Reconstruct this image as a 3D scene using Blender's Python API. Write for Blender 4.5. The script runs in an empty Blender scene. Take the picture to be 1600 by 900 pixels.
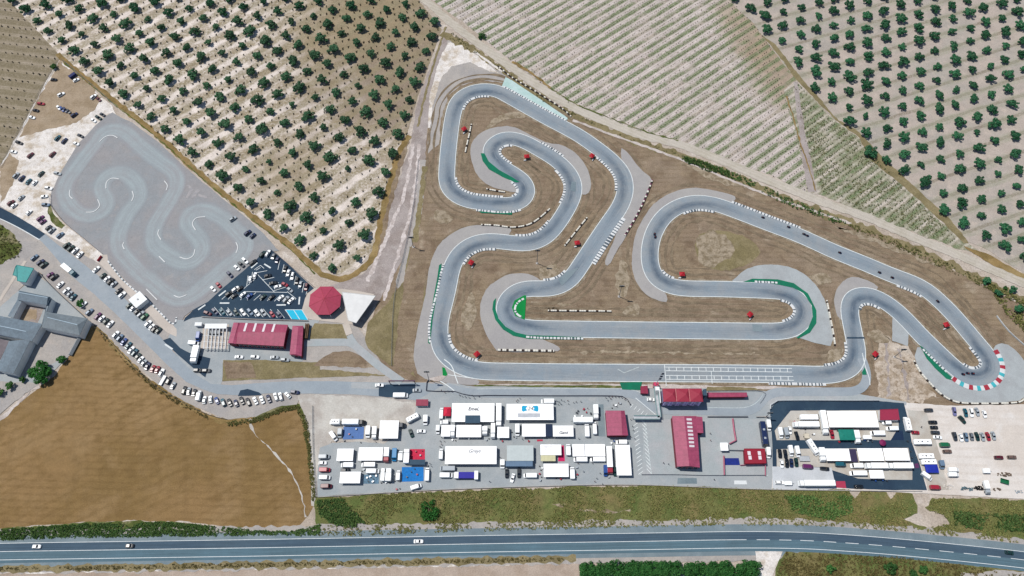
import bpy, bmesh, math, random
from mathutils import Vector, noise as mnoise
random.seed(7)
scene = bpy.context.scene
COL = scene.collection
# ------------------------------------------------------------------ camera model
H = 380.0; F = 1200.0; T = math.radians(26); CT, ST = math.cos(T), math.sin(T)
def G(px, py, z=0.0):
    """point of the place (at height z) seen at photo position px,py (1600x900)"""
    x = (px-800)/F; y = -(py-450)/F
    Y = y*CT+ST; Z = y*ST-CT
    t = (H-z)/-Z
    return (x*t, Y*t)
def G3(px, py, z=0.0):
    a = G(px, py, z); return Vector((a[0], a[1], z))
K = 1.5     # exposure of the photograph: photo value / K = surface colour
def C(r, g, b, k=None):
    def f(v):
        v /= 255.0
        return v/12.92 if v <= 0.04045 else ((v+0.055)/1.055)**2.4
    k = k or K
    return (min(f(r)/k, .85), min(f(g)/k, .85), min(f(b)/k, .85), 1)

# ------------------------------------------------------------------ materials
def newmat(name, rough=0.9, spec=0.2):
    m = bpy.data.materials.new(name); m.use_nodes = True
    nt = m.node_tree; b = nt.nodes['Principled BSDF']
    b.inputs['Roughness'].default_value = rough
    b.inputs['Specular IOR Level'].default_value = spec
    return m, nt, b
class NB:
    def __init__(s, nt):
        s.nt = nt; s.tc = nt.nodes.new('ShaderNodeTexCoord'); s.co = s.tc.outputs['Object']
    def n(s, t, **kw):
        o = s.nt.nodes.new('ShaderNode'+t)
        for k, v in kw.items(): setattr(o, k, v)
        return o
    def l(s, a, b): s.nt.links.new(a, b)
    def noise(s, size, detail=3, rough=.55, off=0, co=None):
        mp = s.n('Mapping'); mp.inputs['Location'].default_value = (off, off*1.7, 0)
        s.l(co or s.co, mp.inputs[0])
        t = s.n('TexNoise'); t.inputs['Scale'].default_value = 1.0/size
        t.inputs['Detail'].default_value = detail; t.inputs['Roughness'].default_value = rough
        s.l(mp.outputs[0], t.inputs['Vector']); return t.outputs['Fac']
    def math(s, op, a, b=None, c=None):
        o = s.n('Math', operation=op)
        for i, v in enumerate((a, b, c)):
            if v is None: continue
            if isinstance(v, (int, float)): o.inputs[i].default_value = v
            else: s.l(v, o.inputs[i])
        return o.outputs[0]
    def ramp(s, v, lo, hi, a=0., b=1.):
        o = s.n('MapRange', interpolation_type='SMOOTHSTEP')
        s.l(v, o.inputs[0]); o.inputs[1].default_value = lo; o.inputs[2].default_value = hi
        o.inputs[3].default_value = a; o.inputs[4].default_value = b; return o.outputs[0]
    def mix(s, f, a, b, mode='MIX'):
        o = s.n('Mix', data_type='RGBA', blend_type=mode)
        if isinstance(f, (int, float)): o.inputs[0].default_value = f
        else: s.l(f, o.inputs[0])
        for i, v in ((6, a), (7, b)):
            if isinstance(v, tuple): o.inputs[i].default_value = v
            else: s.l(v, o.inputs[i])
        return o.outputs[2]
    def scale(s, col, fac):
        o = s.n('VectorMath', operation='SCALE')
        if isinstance(col, tuple): o.inputs[0].default_value = col[:3]
        else: s.l(col, o.inputs[0])
        if isinstance(fac, (int, float)): o.inputs['Scale'].default_value = fac
        else: s.l(fac, o.inputs['Scale'])
        return o.outputs[0]
    def dot(s, d):
        o = s.n('VectorMath', operation='DOT_PRODUCT'); s.l(s.co, o.inputs[0])
        o.inputs[1].default_value = (d[0], d[1], 0); return o.outputs['Value']
def ground(name, base, patches=(), fine=.35, fsize=.9, stripes=(), rough=.95, bump=.25, bsize=1.2, brk=1.5, zones=()):
    """patches: (size, lo, hi, colour, amount, offset); stripes: (dir, period, wobble, width, colour, amount, phase, gate)"""
    m, nt, b = newmat(name, rough, .15); N = NB(nt)
    col = base
    for (size, lo, hi, c, amt, off) in patches:
        f = N.math('MULTIPLY', N.ramp(N.noise(size, 5, .6, off), lo, hi), amt)
        col = N.mix(f, col, c)
    for (cx, cy, r0, r1, c, amt) in zones:      # soil of another colour round one spot, with a ragged edge
        vd = N.n('VectorMath', operation='DISTANCE'); N.l(N.co, vd.inputs[0]); vd.inputs[1].default_value = (cx, cy, 0)
        dd = N.math('ADD', vd.outputs['Value'], N.math('MULTIPLY', N.math('SUBTRACT', N.noise(26, 5, .65, 7.7), .5), r1*1.1))
        col = N.mix(N.math('MULTIPLY', N.ramp(dd, r0, r1, 1, 0), amt), col, c)
    for (d, per, wob, wid, c, amt, ph, gate) in stripes:
        L = math.hypot(*d); nx, ny = -d[1]/L, d[0]/L
        v = N.dot((nx, ny))
        if wob: v = N.math('ADD', v, N.math('MULTIPLY', N.math('SUBTRACT', N.noise(14, 3, .5, 3.3), .5), wob))
        w = N.math('ABSOLUTE', N.math('SUBTRACT', N.math('FRACT', N.math('ADD', N.math('DIVIDE', v, per), ph)), .5))
        f = N.math('SUBTRACT', 1.0, N.ramp(w, wid*.35, wid*.75))
        f = N.math('MULTIPLY', f, amt)
        # broken up along the row
        f = N.math('MULTIPLY', f, N.ramp(N.noise(brk, 4, .8, 8.1), .34, .58, .2, 1))
        if gate: f = N.math('MULTIPLY', f, N.ramp(N.noise(gate, 4, .6, 5.5), .36, .54))
        col = N.mix(f, col, c)
    fn = N.noise(fsize, 4, .75, 1.1)
    col = N.scale(col, N.ramp(fn, .2, .8, 1-fine, 1+fine))
    mid = N.noise(fsize*9, 3, .6, 6.1)
    col = N.scale(col, N.ramp(mid, .25, .75, 1-fine*.35, 1+fine*.35))
    nt.links.new(col, b.inputs['Base Color'])
    if bump:
        bp = N.n('Bump'); bp.inputs['Strength'].default_value = bump; bp.inputs['Distance'].default_value = .4
        N.l(N.noise(bsize, 4, .7, 2.2), bp.inputs['Height']); N.l(bp.outputs[0], b.inputs['Normal'])
    return m
def streaks(N, wd=.35, ln=16, off=0):
    """wear that runs along a road or track"""
    cb = N.n('CombineXYZ'); a = N.n('Attribute', attribute_name='across'); l_ = N.n('Attribute', attribute_name='along')
    N.l(N.math('DIVIDE', a.outputs['Fac'], wd), cb.inputs[0]); N.l(N.math('DIVIDE', l_.outputs['Fac'], ln), cb.inputs[1])
    return N.noise(1, 3, .6, off, cb.outputs[0])
def plain(name, c, rough=.6, spec=.3, var=.12, size=1.5, metal=0, bump=0):
    m, nt, b = newmat(name, rough, spec); N = NB(nt)
    N.l(N.scale(c, N.ramp(N.noise(size, 4, .6), .25, .75, 1-var, 1+var)), b.inputs['Base Color'])
    b.inputs['Metallic'].default_value = metal
    return m
def ribbed(name, c, d=(1, 0), per=.5, var=.12, amt=.25, rough=.55):
    m, nt, b = newmat(name, rough, .3); N = NB(nt)
    v = N.math('FRACT', N.math('DIVIDE', N.dot(d), per))
    f = N.math('MULTIPLY', N.ramp(N.math('ABSOLUTE', N.math('SUBTRACT', v, .5)), .3, .5), amt)
    col = N.mix(f, N.scale(c, N.ramp(N.noise(3, 5, .65), .25, .75, 1-var, 1+var)), N.scale(c, .6))
    streak = N.noise(.9, 3, .6, 4.4)
    col = N.scale(col, N.ramp(streak, .3, .7, 1-var*.6, 1+var*.6))
    N.l(col, b.inputs['Base Color'])
    return m
def glassm(name, c):
    m, nt, b = newmat(name, .12, .5); b.inputs['Base Color'].default_value = c; return m
def leafm(name, c1, c2, c3):
    m, nt, b = newmat(name, .75, .2); N = NB(nt)
    oi = N.n('ObjectInfo')
    f = N.ramp(N.noise(1.1, 3, .7), .3, .7)
    col = N.mix(f, c1, c2)
    g = N.n('NewGeometry')
    col = N.mix(N.ramp(g.outputs['Random Per Island'], .3, 1, 0, .55), col, c3)
    col = N.scale(col, N.ramp(oi.outputs['Random'], 0, 1, .75, 1.25))
    N.l(col, b.inputs['Base Color'])
    b.inputs['Transmission Weight'].default_value = 0
    return m

# ------------------------------------------------------------------ object helpers
def props(o, label=None, cat=None, group=None, kind=None):
    if label: o['label'] = label
    if cat: o['category'] = cat
    if group: o['group'] = group
    if kind: o['kind'] = kind
    return o
def empty(name, loc=(0, 0, 0), rz=0, label=None, cat=None, group=None):
    o = bpy.data.objects.new(name, None); COL.objects.link(o)
    o.location = loc; o.rotation_euler = (0, 0, rz); o.empty_display_size = 1
    return props(o, label, cat, group)
class MB:
    def __init__(s): s.v = []; s.f = []; s.m = []
    def poly(s, pts, mi=0):
        b = len(s.v); s.v += [tuple(p) for p in pts]; s.f.append(tuple(range(b, b+len(pts)))); s.m.append(mi)
    def box(s, x0, y0, z0, x1, y1, z1, mi=0):
        b = len(s.v)
        s.v += [(x0, y0, z0), (x1, y0, z0), (x1, y1, z0), (x0, y1, z0), (x0, y0, z1), (x1, y0, z1), (x1, y1, z1), (x0, y1, z1)]
        for f in ((0, 3, 2, 1), (4, 5, 6, 7), (0, 1, 5, 4), (1, 2, 6, 5), (2, 3, 7, 6), (3, 0, 4, 7)):
            s.f.append(tuple(b+i for i in f)); s.m.append(mi)
    def prism(s, pts, z0, z1, mi=0, top=None):
        """pts ccw footprint; top: alternative xy for the top ring"""
        b = len(s.v); n = len(pts); top = top or pts
        s.v += [(p[0], p[1], z0) for p in pts]+[(p[0], p[1], z1) for p in top]
        s.f.append(tuple(b+i for i in reversed(range(n)))); s.m.append(mi)
        s.f.append(tuple(b+n+i for i in range(n))); s.m.append(mi)
        for i in range(n):
            j = (i+1) % n; s.f.append((b+i, b+j, b+n+j, b+n+i)); s.m.append(mi)
    def bar(s, a, b_, r, mi=0, n=6, r2=None):
        a = Vector(a); b_ = Vector(b_); d = (b_-a).normalized(); r2 = r if r2 is None else r2
        u = d.cross(Vector((0, 0, 1)) if abs(d.z) < .9 else Vector((1, 0, 0))).normalized(); w = d.cross(u)
        k = len(s.v)
        for c, rr in ((a, r), (b_, r2)):
            for i in range(n):
                t = 2*math.pi*i/n; s.v.append(tuple(c+u*math.cos(t)*rr+w*math.sin(t)*rr))
        for i in range(n):
            j = (i+1) % n; s.f.append((k+i, k+j, k+n+j, k+n+i)); s.m.append(mi)
        s.f.append(tuple(k+i for i in reversed(range(n)))); s.m.append(mi)
        s.f.append(tuple(k+n+i for i in range(n))); s.m.append(mi)
    def loft(s, rings, mi=0, cap=True):
        b = len(s.v); n = len(rings[0])
        for r in rings: s.v += [tuple(p) for p in r]
        for k in range(len(rings)-1):
            for i in range(n):
                j = (i+1) % n
                s.f.append((b+k*n+i, b+k*n+j, b+(k+1)*n+j, b+(k+1)*n+i)); s.m.append(mi)
        if cap:
            s.f.append(tuple(b+i for i in reversed(range(n)))); s.m.append(mi)
            s.f.append(tuple(b+(len(rings)-1)*n+i for i in range(n))); s.m.append(mi)
    def mesh(s, name, mats, fix=True):
        me = bpy.data.meshes.new(name); me.from_pydata(s.v, [], s.f)
        for m in mats: me.materials.append(m)
        if len(mats) > 1: me.polygons.foreach_set('material_index', s.m)
        if fix:
            bm = bmesh.new(); bm.from_mesh(me); bmesh.ops.recalc_face_normals(bm, faces=bm.faces); bm.to_mesh(me); bm.free()
        me.update(); return me
    def obj(s, name, mats, parent=None, fix=True):
        if not isinstance(mats, (list, tuple)): mats = [mats]
        o = bpy.data.objects.new(name, s.mesh(name, mats, fix)); COL.objects.link(o)
        if parent: o.parent = parent
        return o
def link(name, me, parent=None, mat=None):
    o = bpy.data.objects.new(name, me); COL.objects.link(o)
    if parent: o.parent = parent
    if mat:
        o.material_slots[0].link = 'OBJECT'; o.material_slots[0].material = mat
    return o
def copy_tree(o, parent=None):
    c = o.copy(); COL.objects.link(c); c.parent = parent
    for ch in o.children: copy_tree(ch, c)
    return c

ZL = {}
_zc = [0]
def zl(n): return .03*n
def zs(n):
    _zc[0] = (_zc[0]+1) % 160
    return zl(n)+_zc[0]*.00018
def rough_edges(pts, step, amp, seed=0):
    out = []
    n = len(pts)
    for i in range(n):
        a = Vector(pts[i]); b = Vector(pts[(i+1) % n]); L = (b-a).length
        k = max(1, int(L/step)); nn = Vector((-(b-a).y, (b-a).x))/max(L, 1e-6)
        for q in range(k):
            p = a.lerp(b, q/k)
            w = mnoise.noise(Vector((p.x*.35, p.y*.35, seed)))*amp + mnoise.noise(Vector((p.x*.08, p.y*.08, seed+5)))*amp*1.2
            out.append(p+nn*w)
    return out
def smooth_closed(pts, it=1):
    for _ in range(it):
        q = []
        n = len(pts)
        for i in range(n):
            a = Vector(pts[i]); b = Vector(pts[(i+1) % n]); q += [a.lerp(b, .25), a.lerp(b, .75)]
        pts = q
    return pts
def sheet(name, px, level, mat, amp=.35, step=1.6, smooth=0, kind='structure', parent=None, **kw):
    pts = [Vector(G(*p)) for p in px]
    if smooth: pts = smooth_closed(pts, smooth)
    if amp: pts = rough_edges(pts, step, amp, level)
    me = bpy.data.meshes.new(name)
    z = zs(level)
    me.from_pydata([(p.x, p.y, z) for p in pts], [], [tuple(range(len(pts)))])
    me.materials.append(mat)
    if me.polygons[0].normal.z < 0: me.flip_normals()
    o = bpy.data.objects.new(name, me); COL.objects.link(o)
    if parent: o.parent = parent
    elif kind: o['kind'] = kind
    props(o, **kw)
    return o
def catmull(pts, closed, step=1.5):
    P = [Vector(p) for p in pts]; n = len(P); out = []
    rng = range(n) if closed else range(n-1)
    for i in rng:
        if closed: p0, p1, p2, p3 = P[i-1], P[i], P[(i+1) % n], P[(i+2) % n]
        else: p0, p1, p2, p3 = P[max(i-1, 0)], P[i], P[i+1], P[min(i+2, n-1)]
        k = max(1, int((p2-p1).length/step))
        for q in range(k):
            t = q/k
            # centripetal-ish uniform catmull with tension
            m1 = (p2-p0)*.5; m2 = (p3-p1)*.5
            L = (p2-p1).length
            if m1.length > 1e-6: m1 = m1.normalized()*min(m1.length, L*1.1)
            if m2.length > 1e-6: m2 = m2.normalized()*min(m2.length, L*1.1)
            h00 = 2*t**3-3*t*t+1; h10 = t**3-2*t*t+t; h01 = -2*t**3+3*t*t; h11 = t**3-t*t
            out.append(p1*h00+m1*h10+p2*h01+m2*h11)
    if not closed: out.append(P[-1])
    return out
def smooth_line(P, closed, it):
    for _ in range(it):
        Q = []
        n = len(P)
        for i in range(n):
            if not closed and i in (0, n-1): Q.append(P[i]); continue
            Q.append(P[i-1]*.25+P[i]*.5+P[(i+1) % n]*.25)
        P = Q
    return P
def normals(P, closed):
    N = []; n = len(P)
    for i in range(n):
        a = P[i-1] if (closed or i > 0) else P[i]; b = P[(i+1) % n] if (closed or i < n-1) else P[i]
        d = (b-a).normalized(); N.append(Vector((-d.y, d.x)))
    return N
def ribbon_mesh(name, P, N, closed, offs, z, mats, rub=None, fmat=None, cut=None, zi=0):
    """offs: lateral offsets of the columns; cut(i)->bool keeps segment i"""
    v = []; f = []; n = len(P); m = len(offs)
    for i in range(n):
        for o in offs:
            q = P[i]+N[i]*(o(i) if callable(o) else o); v.append((q.x, q.y, z+i*zi))
    mi = []
    for i in range(n if closed else n-1):
        if cut and not cut(i): continue
        j = (i+1) % n
        for k in range(m-1):
            f.append((i*m+k, j*m+k, j*m+k+1, i*m+k+1)); mi.append(fmat(i) if fmat else 0)
    me = bpy.data.meshes.new(name); me.from_pydata(v, [], f)
    for a in mats: me.materials.append(a)
    if len(mats) > 1: me.polygons.foreach_set('material_index', mi)
    if me.polygons and me.polygons[0].normal.z < 0: me.flip_normals()
    al = [0.0]
    for i in range(1, n): al.append(al[-1]+(P[i]-P[i-1]).length)
    xa = me.attributes.new('across', 'FLOAT', 'POINT'); xa.data.foreach_set('value', [(o(i) if callable(o) else o) for i in range(n) for o in offs])
    xl = me.attributes.new('along', 'FLOAT', 'POINT'); xl.data.foreach_set('value', [al[i] for i in range(n) for _ in range(m)])
    if rub:
        at = me.attributes.new('wear', 'FLOAT', 'POINT')
        at.data.foreach_set('value', [rub(i, offs[k]) for i in range(n) for k in range(m)])
    return me
def ribbon(name, px, width, level, mat, closed=False, step=1.5, sm=2, kind='structure', parent=None, jit=0, ground_pts=False, zadd=0, **kw):
    P = [Vector(p) for p in px] if ground_pts else [Vector(G(*p)) for p in px]
    P = smooth_line(catmull(P, closed, step), closed, sm)
    N = normals(P, closed)
    if jit:
        def lo(i): return -width/2+mnoise.noise(Vector((P[i].x*.3, P[i].y*.3, level)))*jit
        def hi(i): return width/2+mnoise.noise(Vector((P[i].x*.3, P[i].y*.3, level+9)))*jit
        offs = [lo, hi]
    else: offs = [-width/2, width/2]
    o = link(name, ribbon_mesh(name, P, N, closed, offs, zs(level)+zadd, [mat]))
    if parent: o.parent = parent
    elif kind: o['kind'] = kind
    props(o, **kw); return o

# ------------------------------------------------------------------ world, sun, camera
SUN_EL = math.radians(63); sh = Vector(G(690, 603))-Vector(G(670.5, 594)); sh.normalize()   # shadows run this way on the ground
sun_dir = Vector((-sh.x*math.cos(SUN_EL), -sh.y*math.cos(SUN_EL), math.sin(SUN_EL)))
w = bpy.data.worlds.new('World'); scene.world = w; w.use_nodes = True
sky = w.node_tree.nodes.new('ShaderNodeTexSky'); sky.sky_type = 'NISHITA'; sky.sun_disc = False
sky.sun_elevation = SUN_EL; sky.sun_rotation = math.atan2(sun_dir.x, sun_dir.y)
sky.air_density = 1.2; sky.dust_density = .6; sky.altitude = 500
bg = w.node_tree.nodes['Background']; bg.inputs[1].default_value = .085
w.node_tree.links.new(sky.outputs[0], bg.inputs[0])
sl = bpy.data.lights.new('sun', 'SUN'); sl.energy = 4.3; sl.angle = math.radians(.55); sl.color = (1, .955, .89)
so = bpy.data.objects.new('sun', sl); COL.objects.link(so)
so.rotation_euler = sun_dir.to_track_quat('Z', 'Y').to_euler(); so.location = (0, 0, 300)
cam = bpy.data.cameras.new('camera'); cam.sensor_width = 36; cam.lens = 27.0; cam.clip_end = 6000; cam.clip_start = 1
co = bpy.data.objects.new('camera', cam); COL.objects.link(co); co.location = (0, 0, H); co.rotation_euler = (T, 0, 0)
scene.camera = co
scene.view_settings.view_transform = 'Standard'; scene.view_settings.look = 'None'
scene.view_settings.exposure = .16; scene.view_settings.gamma = 1
scene.render.resolution_x = 1024; scene.render.resolution_y = 576

# ================================================================== GROUND
def dirpx(a, b):
    A = Vector(G(*a)); B = Vector(G(*b)); d = (B-A).normalized(); return (d.x, d.y)
M_base = ground('soil_pinkish', C(196, 184, 172), [(40, .4, .65, C(172, 158, 142), .8, 0), (9, .5, .7, C(214, 205, 196), .8, 3)], .3)
DL = dirpx((440, 330), (523, 272))     # tractor bands of the left orchard
M_orchL = ground('orchard_soil', C(230, 219, 210), [(5, .45, .7, C(206, 194, 180), .6, 1), (16, .54, .68, C(168, 156, 132), .6, 4)], .3, .8,
                 [(DL, 4.53*2, 4.2, .5, C(150, 139, 113), .9, .25, 0), (dirpx((155, 155), (181, 146)), 13.6, 4.5, .34, C(150, 136, 110), .8, .1, 9)],
                 zones=[(*G(655, 70), 30, 115, C(140, 124, 106), .85), (*G(560, 20), 15, 80, C(158, 142, 112), .8), (*G(450, 265), 8, 42, C(164, 148, 124), .7), (*G(610, 150), 10, 60, C(150, 134, 116), .7)])
M_orchL2 = ground('brown_orchard_soil', C(168, 152, 132), [(6, .42, .62, C(214, 202, 188), .75, 1), (14, .45, .6, C(122, 106, 86), .8, 4)], .35, .8,
                 [(DL, 4.53*2, 4.2, .6, C(124, 108, 88), .9, .25, 0)])
DR = dirpx((1356, 158), (1520, 108))
M_orchR = ground('grove_soil', C(186, 174, 164), [(30, .4, .65, C(172, 166, 158), .8, 1), (6, .5, .7, C(200, 186, 174), .7, 3)], .2, .8,
                 [(DR, 12.15, 2.2, .16, C(138, 128, 112), .85, .56, 0), (DR, 12.15, 5, .4, C(158, 160, 138), .55, .6, 20)])
DV = dirpx((860, 85), (965, 22))
M_vine = ground('vineyard_soil', C(210, 198, 192), [(45, .4, .65, C(196, 186, 178), .8, 1), (5, .5, .75, C(226, 218, 212), .5, 3)], .3, .7,
                [(DV, 5.85, 1.0, .36, C(156, 146, 126), .75, .1, 0), (DV, 5.85, 1.0, .46, C(92, 118, 66), 1, .1, 17), (DV, 1.46, .3, .36, C(160, 148, 138), .55, .4, 0)], brk=1.0,
                zones=[(*G(1180, 60), 6, 30, C(168, 148, 124), .8), (*G(1215, 100), 6, 32, C(166, 146, 122), .85), (*G(1150, 20), 4, 22, C(168, 150, 126), .7), (*G(1225, 145), 5, 24, C(172, 154, 134), .8), (*G(730, 20), 10, 50, C(206, 198, 192), .6)])
M_vine2 = ground('young_vineyard_soil', C(200, 190, 178), [(14, .4, .6, C(120, 128, 92), .6, 1), (5, .5, .75, C(214, 206, 196), .6, 3)], .35, .8,
                 [(DV, 5.85, 1.2, .6, C(92, 116, 68), .9, .1, 12), (DV, 2.92, 1.2, .4, C(138, 130, 110), .6, .15, 0)], brk=1.0)
DT = dirpx((0, 60), (80, 70))
M_plough = ground('ploughed_soil', C(156, 144, 124), [(35, .4, .65, C(164, 152, 136), .8, 1), (7, .5, .7, C(178, 166, 150), .6, 3)], .22, .8,
                  [(DT, 7.0, .9, .55, C(122, 112, 88), .85, .1, 0), (DT, 1.7, .4, .4, C(136, 124, 100), .5, .4, 0)])
M_wheat = ground('stubble', C(146, 118, 80), [(60, .38, .62, C(130, 106, 66), .8, 1), (16, .45, .7, C(152, 126, 90), .7, 3), (80, .5, .7, C(158, 130, 92), .7, 8), (9, .5, .7, C(116, 92, 56), .5, 12)], .24, .5,
                 [(dirpx((150, 730), (400, 737)), 3.3, 2.6, .3, C(108, 84, 50), .3, .1, 45), (dirpx((0, 700), (240, 590)), 5, 6, .3, C(116, 92, 54), .35, .1, 40)], bump=.15)
M_grassp = ground('pale_dry_grass', C(168, 154, 134), [(3, .4, .62, C(132, 118, 96), .95, 1)], .3, .7)
M_grass = ground('dry_grass', C(142, 124, 105), [(26, .4, .62, C(148, 131, 108), .8, 1), (9, .48, .66, C(120, 102, 84), .8, 3), (12, .56, .7, C(176, 162, 142), .65, 8), (40, .5, .66, C(152, 136, 118), .6, 15)], .32, .6,
                 [(dirpx((850, 560), (1200, 563)), 3.1, 1.5, .3, C(108, 92, 68), .35, .1, 14)])
M_grassg = ground('greening_grass', C(142, 130, 98), [(12, .4, .62, C(122, 112, 80), .8, 1), (6, .5, .68, C(150, 138, 108), .7, 3)], .3, .7)
M_verge = ground('verge_scrub', C(114, 116, 70), [(26, .44, .6, C(132, 118, 80), .8, 1), (11, .45, .65, C(90, 106, 56), .8, 3), (30, .64, .74, C(170, 150, 120), .5, 8)], .4, .6, bump=.6)
M_strip = ground('yellow_verge', C(150, 126, 84), [(8, .4, .6, C(122, 104, 64), .8, 1), (14, .5, .7, C(168, 148, 106), .7, 3)], .25, .7)
M_sand = ground('white_sand', C(230, 224, 218), [(9, .46, .64, C(186, 170, 148), .85, 1), (3, .5, .66, C(204, 194, 180), .7, 5), (5, .5, .7, C(240, 236, 232), .6, 3)], .28, .6)
M_sandb = ground('brown_sand', C(170, 152, 130), [(12, .42, .62, C(150, 132, 108), .85, 1), (6, .5, .7, C(176, 160, 138), .6, 3)], .22, .7)
M_gravel = ground('gravel', C(178, 172, 166), [(18, .42, .62, C(166, 162, 160), .85, 1), (5, .5, .7, C(190, 180, 172), .6, 3)], .16, .6)
M_pale = ground('pale_track_soil', C(204, 194, 188), [(10, .42, .62, C(182, 170, 162), .8, 1), (3, .5, .7, C(222, 214, 208), .6, 4)], .22, .6)
M_bare = ground('bare_grey_earth', C(170, 160, 156), [(14, .42, .62, C(152, 140, 134), .8, 1), (4, .5, .7, C(190, 182, 176), .6, 4)], .25, .6)
M_padsand = ground('paddock_sand', C(202, 198, 190), [(16, .42, .6, C(180, 172, 164), .85, 1), (5, .5, .7, C(216, 214, 208), .6, 4)], .15, .6)
M_dirtroad = ground('dirt_road_soil', C(196, 188, 176), [(10, .42, .62, C(184, 176, 160), .8, 1)], .14, .6,
                    [(dirpx((900, 168), (1000, 212)), 2.2, .3, .4, C(206, 198, 186), .5, .1, 0)])
M_lot = ground('compacted_lot', C(226, 219, 212), [(30, .42, .62, C(214, 204, 194), .85, 1), (7, .5, .7, C(232, 228, 224), .6, 3)], .1, .6,
               [(dirpx((1480, 700), (1600, 703)), 4, 2, .3, C(208, 198, 188), .5, .1, 20)])
M_tan = ground('tan_paving', C(198, 194, 186), [(12, .42, .62, C(180, 170, 158), .8, 1), (4, .5, .7, C(200, 192, 182), .6, 3)], .08, .5)
M_conc = ground('grey_concrete', C(172, 177, 179), [(1.8, .64, .74, C(128, 134, 138), .6, 11), (22, .4, .62, C(160, 168, 172), .85, 1), (6, .5, .7, C(182, 184, 184), .6, 3)], .09, .5)
M_concw = ground('white_concrete', C(206, 210, 214), [(12, .4, .62, C(196, 200, 204), .85, 1)], .08, .5)
M_concl = ground('light_concrete', C(170, 178, 180), [(12, .4, .62, C(178, 180, 182), .85, 1)], .1, .5)
M_beige = ground('beige_concrete', C(206, 196, 186), [(12, .4, .62, C(196, 186, 176), .85, 1)], .07, .5)
M_roadg = ground('grey_asphalt', C(156, 166, 174), [(24, .4, .62, C(166, 174, 180), .85, 1), (5, .5, .7, C(148, 158, 168), .5, 3)], .09, .5, rough=.85, bump=.1)
M_road2 = ground('kart_lot_asphalt', C(156, 154, 155), [(34, .4, .62, C(149, 154, 158), .85, 1), (5, .5, .7, C(164, 161, 160), .6, 3), (1.6, .66, .74, C(112, 112, 116), .7, 9)], .14, .5, rough=.85, bump=.1)
M_polish = ground('polished_asphalt', C(156, 170, 176), [(12, .4, .62, C(166, 180, 186), .85, 1)], .08, .5, rough=.8, bump=.1)
M_dark = ground('dark_asphalt', C(44, 64, 84), [(24, .4, .62, C(54, 76, 94), .85, 1), (5, .55, .75, C(72, 92, 106), .5, 3)], .14, .5, rough=.8, bump=.1)
M_hwy = ground('highway_asphalt', C(72, 92, 109), [(40, .4, .62, C(80, 100, 114), .85, 1)], .1, .5, rough=.8, bump=.08)
M_hwy2 = ground('highway_asphalt_worn', C(90, 115, 127), [(40, .4, .62, C(92, 120, 134), .85, 1)], .1, .5, rough=.8, bump=.08)
for mm in (M_hwy, M_hwy2):
    nt_h = mm.node_tree; bb = nt_h.nodes['Principled BSDF']; N = NB(nt_h); src = bb.inputs['Base Color'].links[0].from_socket
    f1 = N.ramp(streaks(N, .6, 30), .25, .75, .84, 1.14); N.l(N.scale(src, f1), bb.inputs['Base Color'])
M_shoulder = ground('shoulder_asphalt', C(120, 136, 144), [(14, .4, .62, C(136, 150, 156), .85, 1)], .12, .5, rough=.85)
M_runoff = ground('runoff_concrete', C(168, 165, 164), [(18, .4, .62, C(174, 171, 168), .85, 1)], .1, .5)
M_runoffl = ground('pale_runoff', C(176, 182, 184), [(10, .4, .62, C(168, 172, 174), .85, 1)], .1, .5)
M_green = ground('green_paint', C(28, 122, 92), [(5, .4, .62, C(34, 112, 88), .85, 1)], .1, .5, bump=0)
M_greenb = ground('bright_green_paint', C(20, 142, 70), [(5, .4, .62, C(24, 130, 66), .85, 1)], .1, .5, bump=0)
M_mint = ground('mint_paint', C(196, 218, 216), [(6, .4, .62, C(176, 206, 200), .85, 1)], .1, .5, bump=0)
M_cyan = plain('cyan_paint', C(0, 190, 226), .7, var=.05)
M_line = plain('white_paint', C(226, 232, 232), .8, var=.12, size=1)
M_linef = plain('worn_white_paint', C(196, 206, 206), .85, var=.2, size=.7)
M_scrubg = ground('green_scrub_soil', C(96, 104, 54), [(7, .42, .6, C(78, 90, 44), .8, 1), (9, .5, .65, C(150, 140, 112), .7, 3)], .4, .8, bump=.5)

# the base sheet reaches far beyond the frame
me = bpy.data.meshes.new('ground'); me.from_pydata([(-2500, -2000, -.05), (2500, -2000, -.05), (2500, 3500, -.05), (-2500, 3500, -.05)], [], [(0, 1, 2, 3)])
me.materials.append(M_base); props(link('ground', me), kind='structure')

POLY_ORCHL = [(5, -90), (10, -20), (12, -2), (95, 88), (175, 150), (250, 210), (325, 277), (400, 336), (450, 373), (500, 418), (525, 430), (556, 420), (580, 395), (596, 325), (622, 237), (638, 205), (652, 150), (690, 46), (655, 2), (600, -90)]
POLY_ORCHR = [(1100, -90), (1138, 0), (1178, 37), (1205, 75), (1245, 125), (1302, 185), (1345, 215), (1365, 250), (1415, 292), (1478, 350), (1508, 375), (1545, 392), (1600, 428), (1700, 480), (1900, 300), (1900, -90)]
sheet('field', [(-300, -90), (0, -90), (10, -20), (12, -2), (95, 88), (70, 130), (45, 180), (18, 228), (0, 258), (-60, 330), (-300, 330)], 1, M_plough, .4)
sheet('orchard_ground', POLY_ORCHL, 1, M_orchL, .5)

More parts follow.
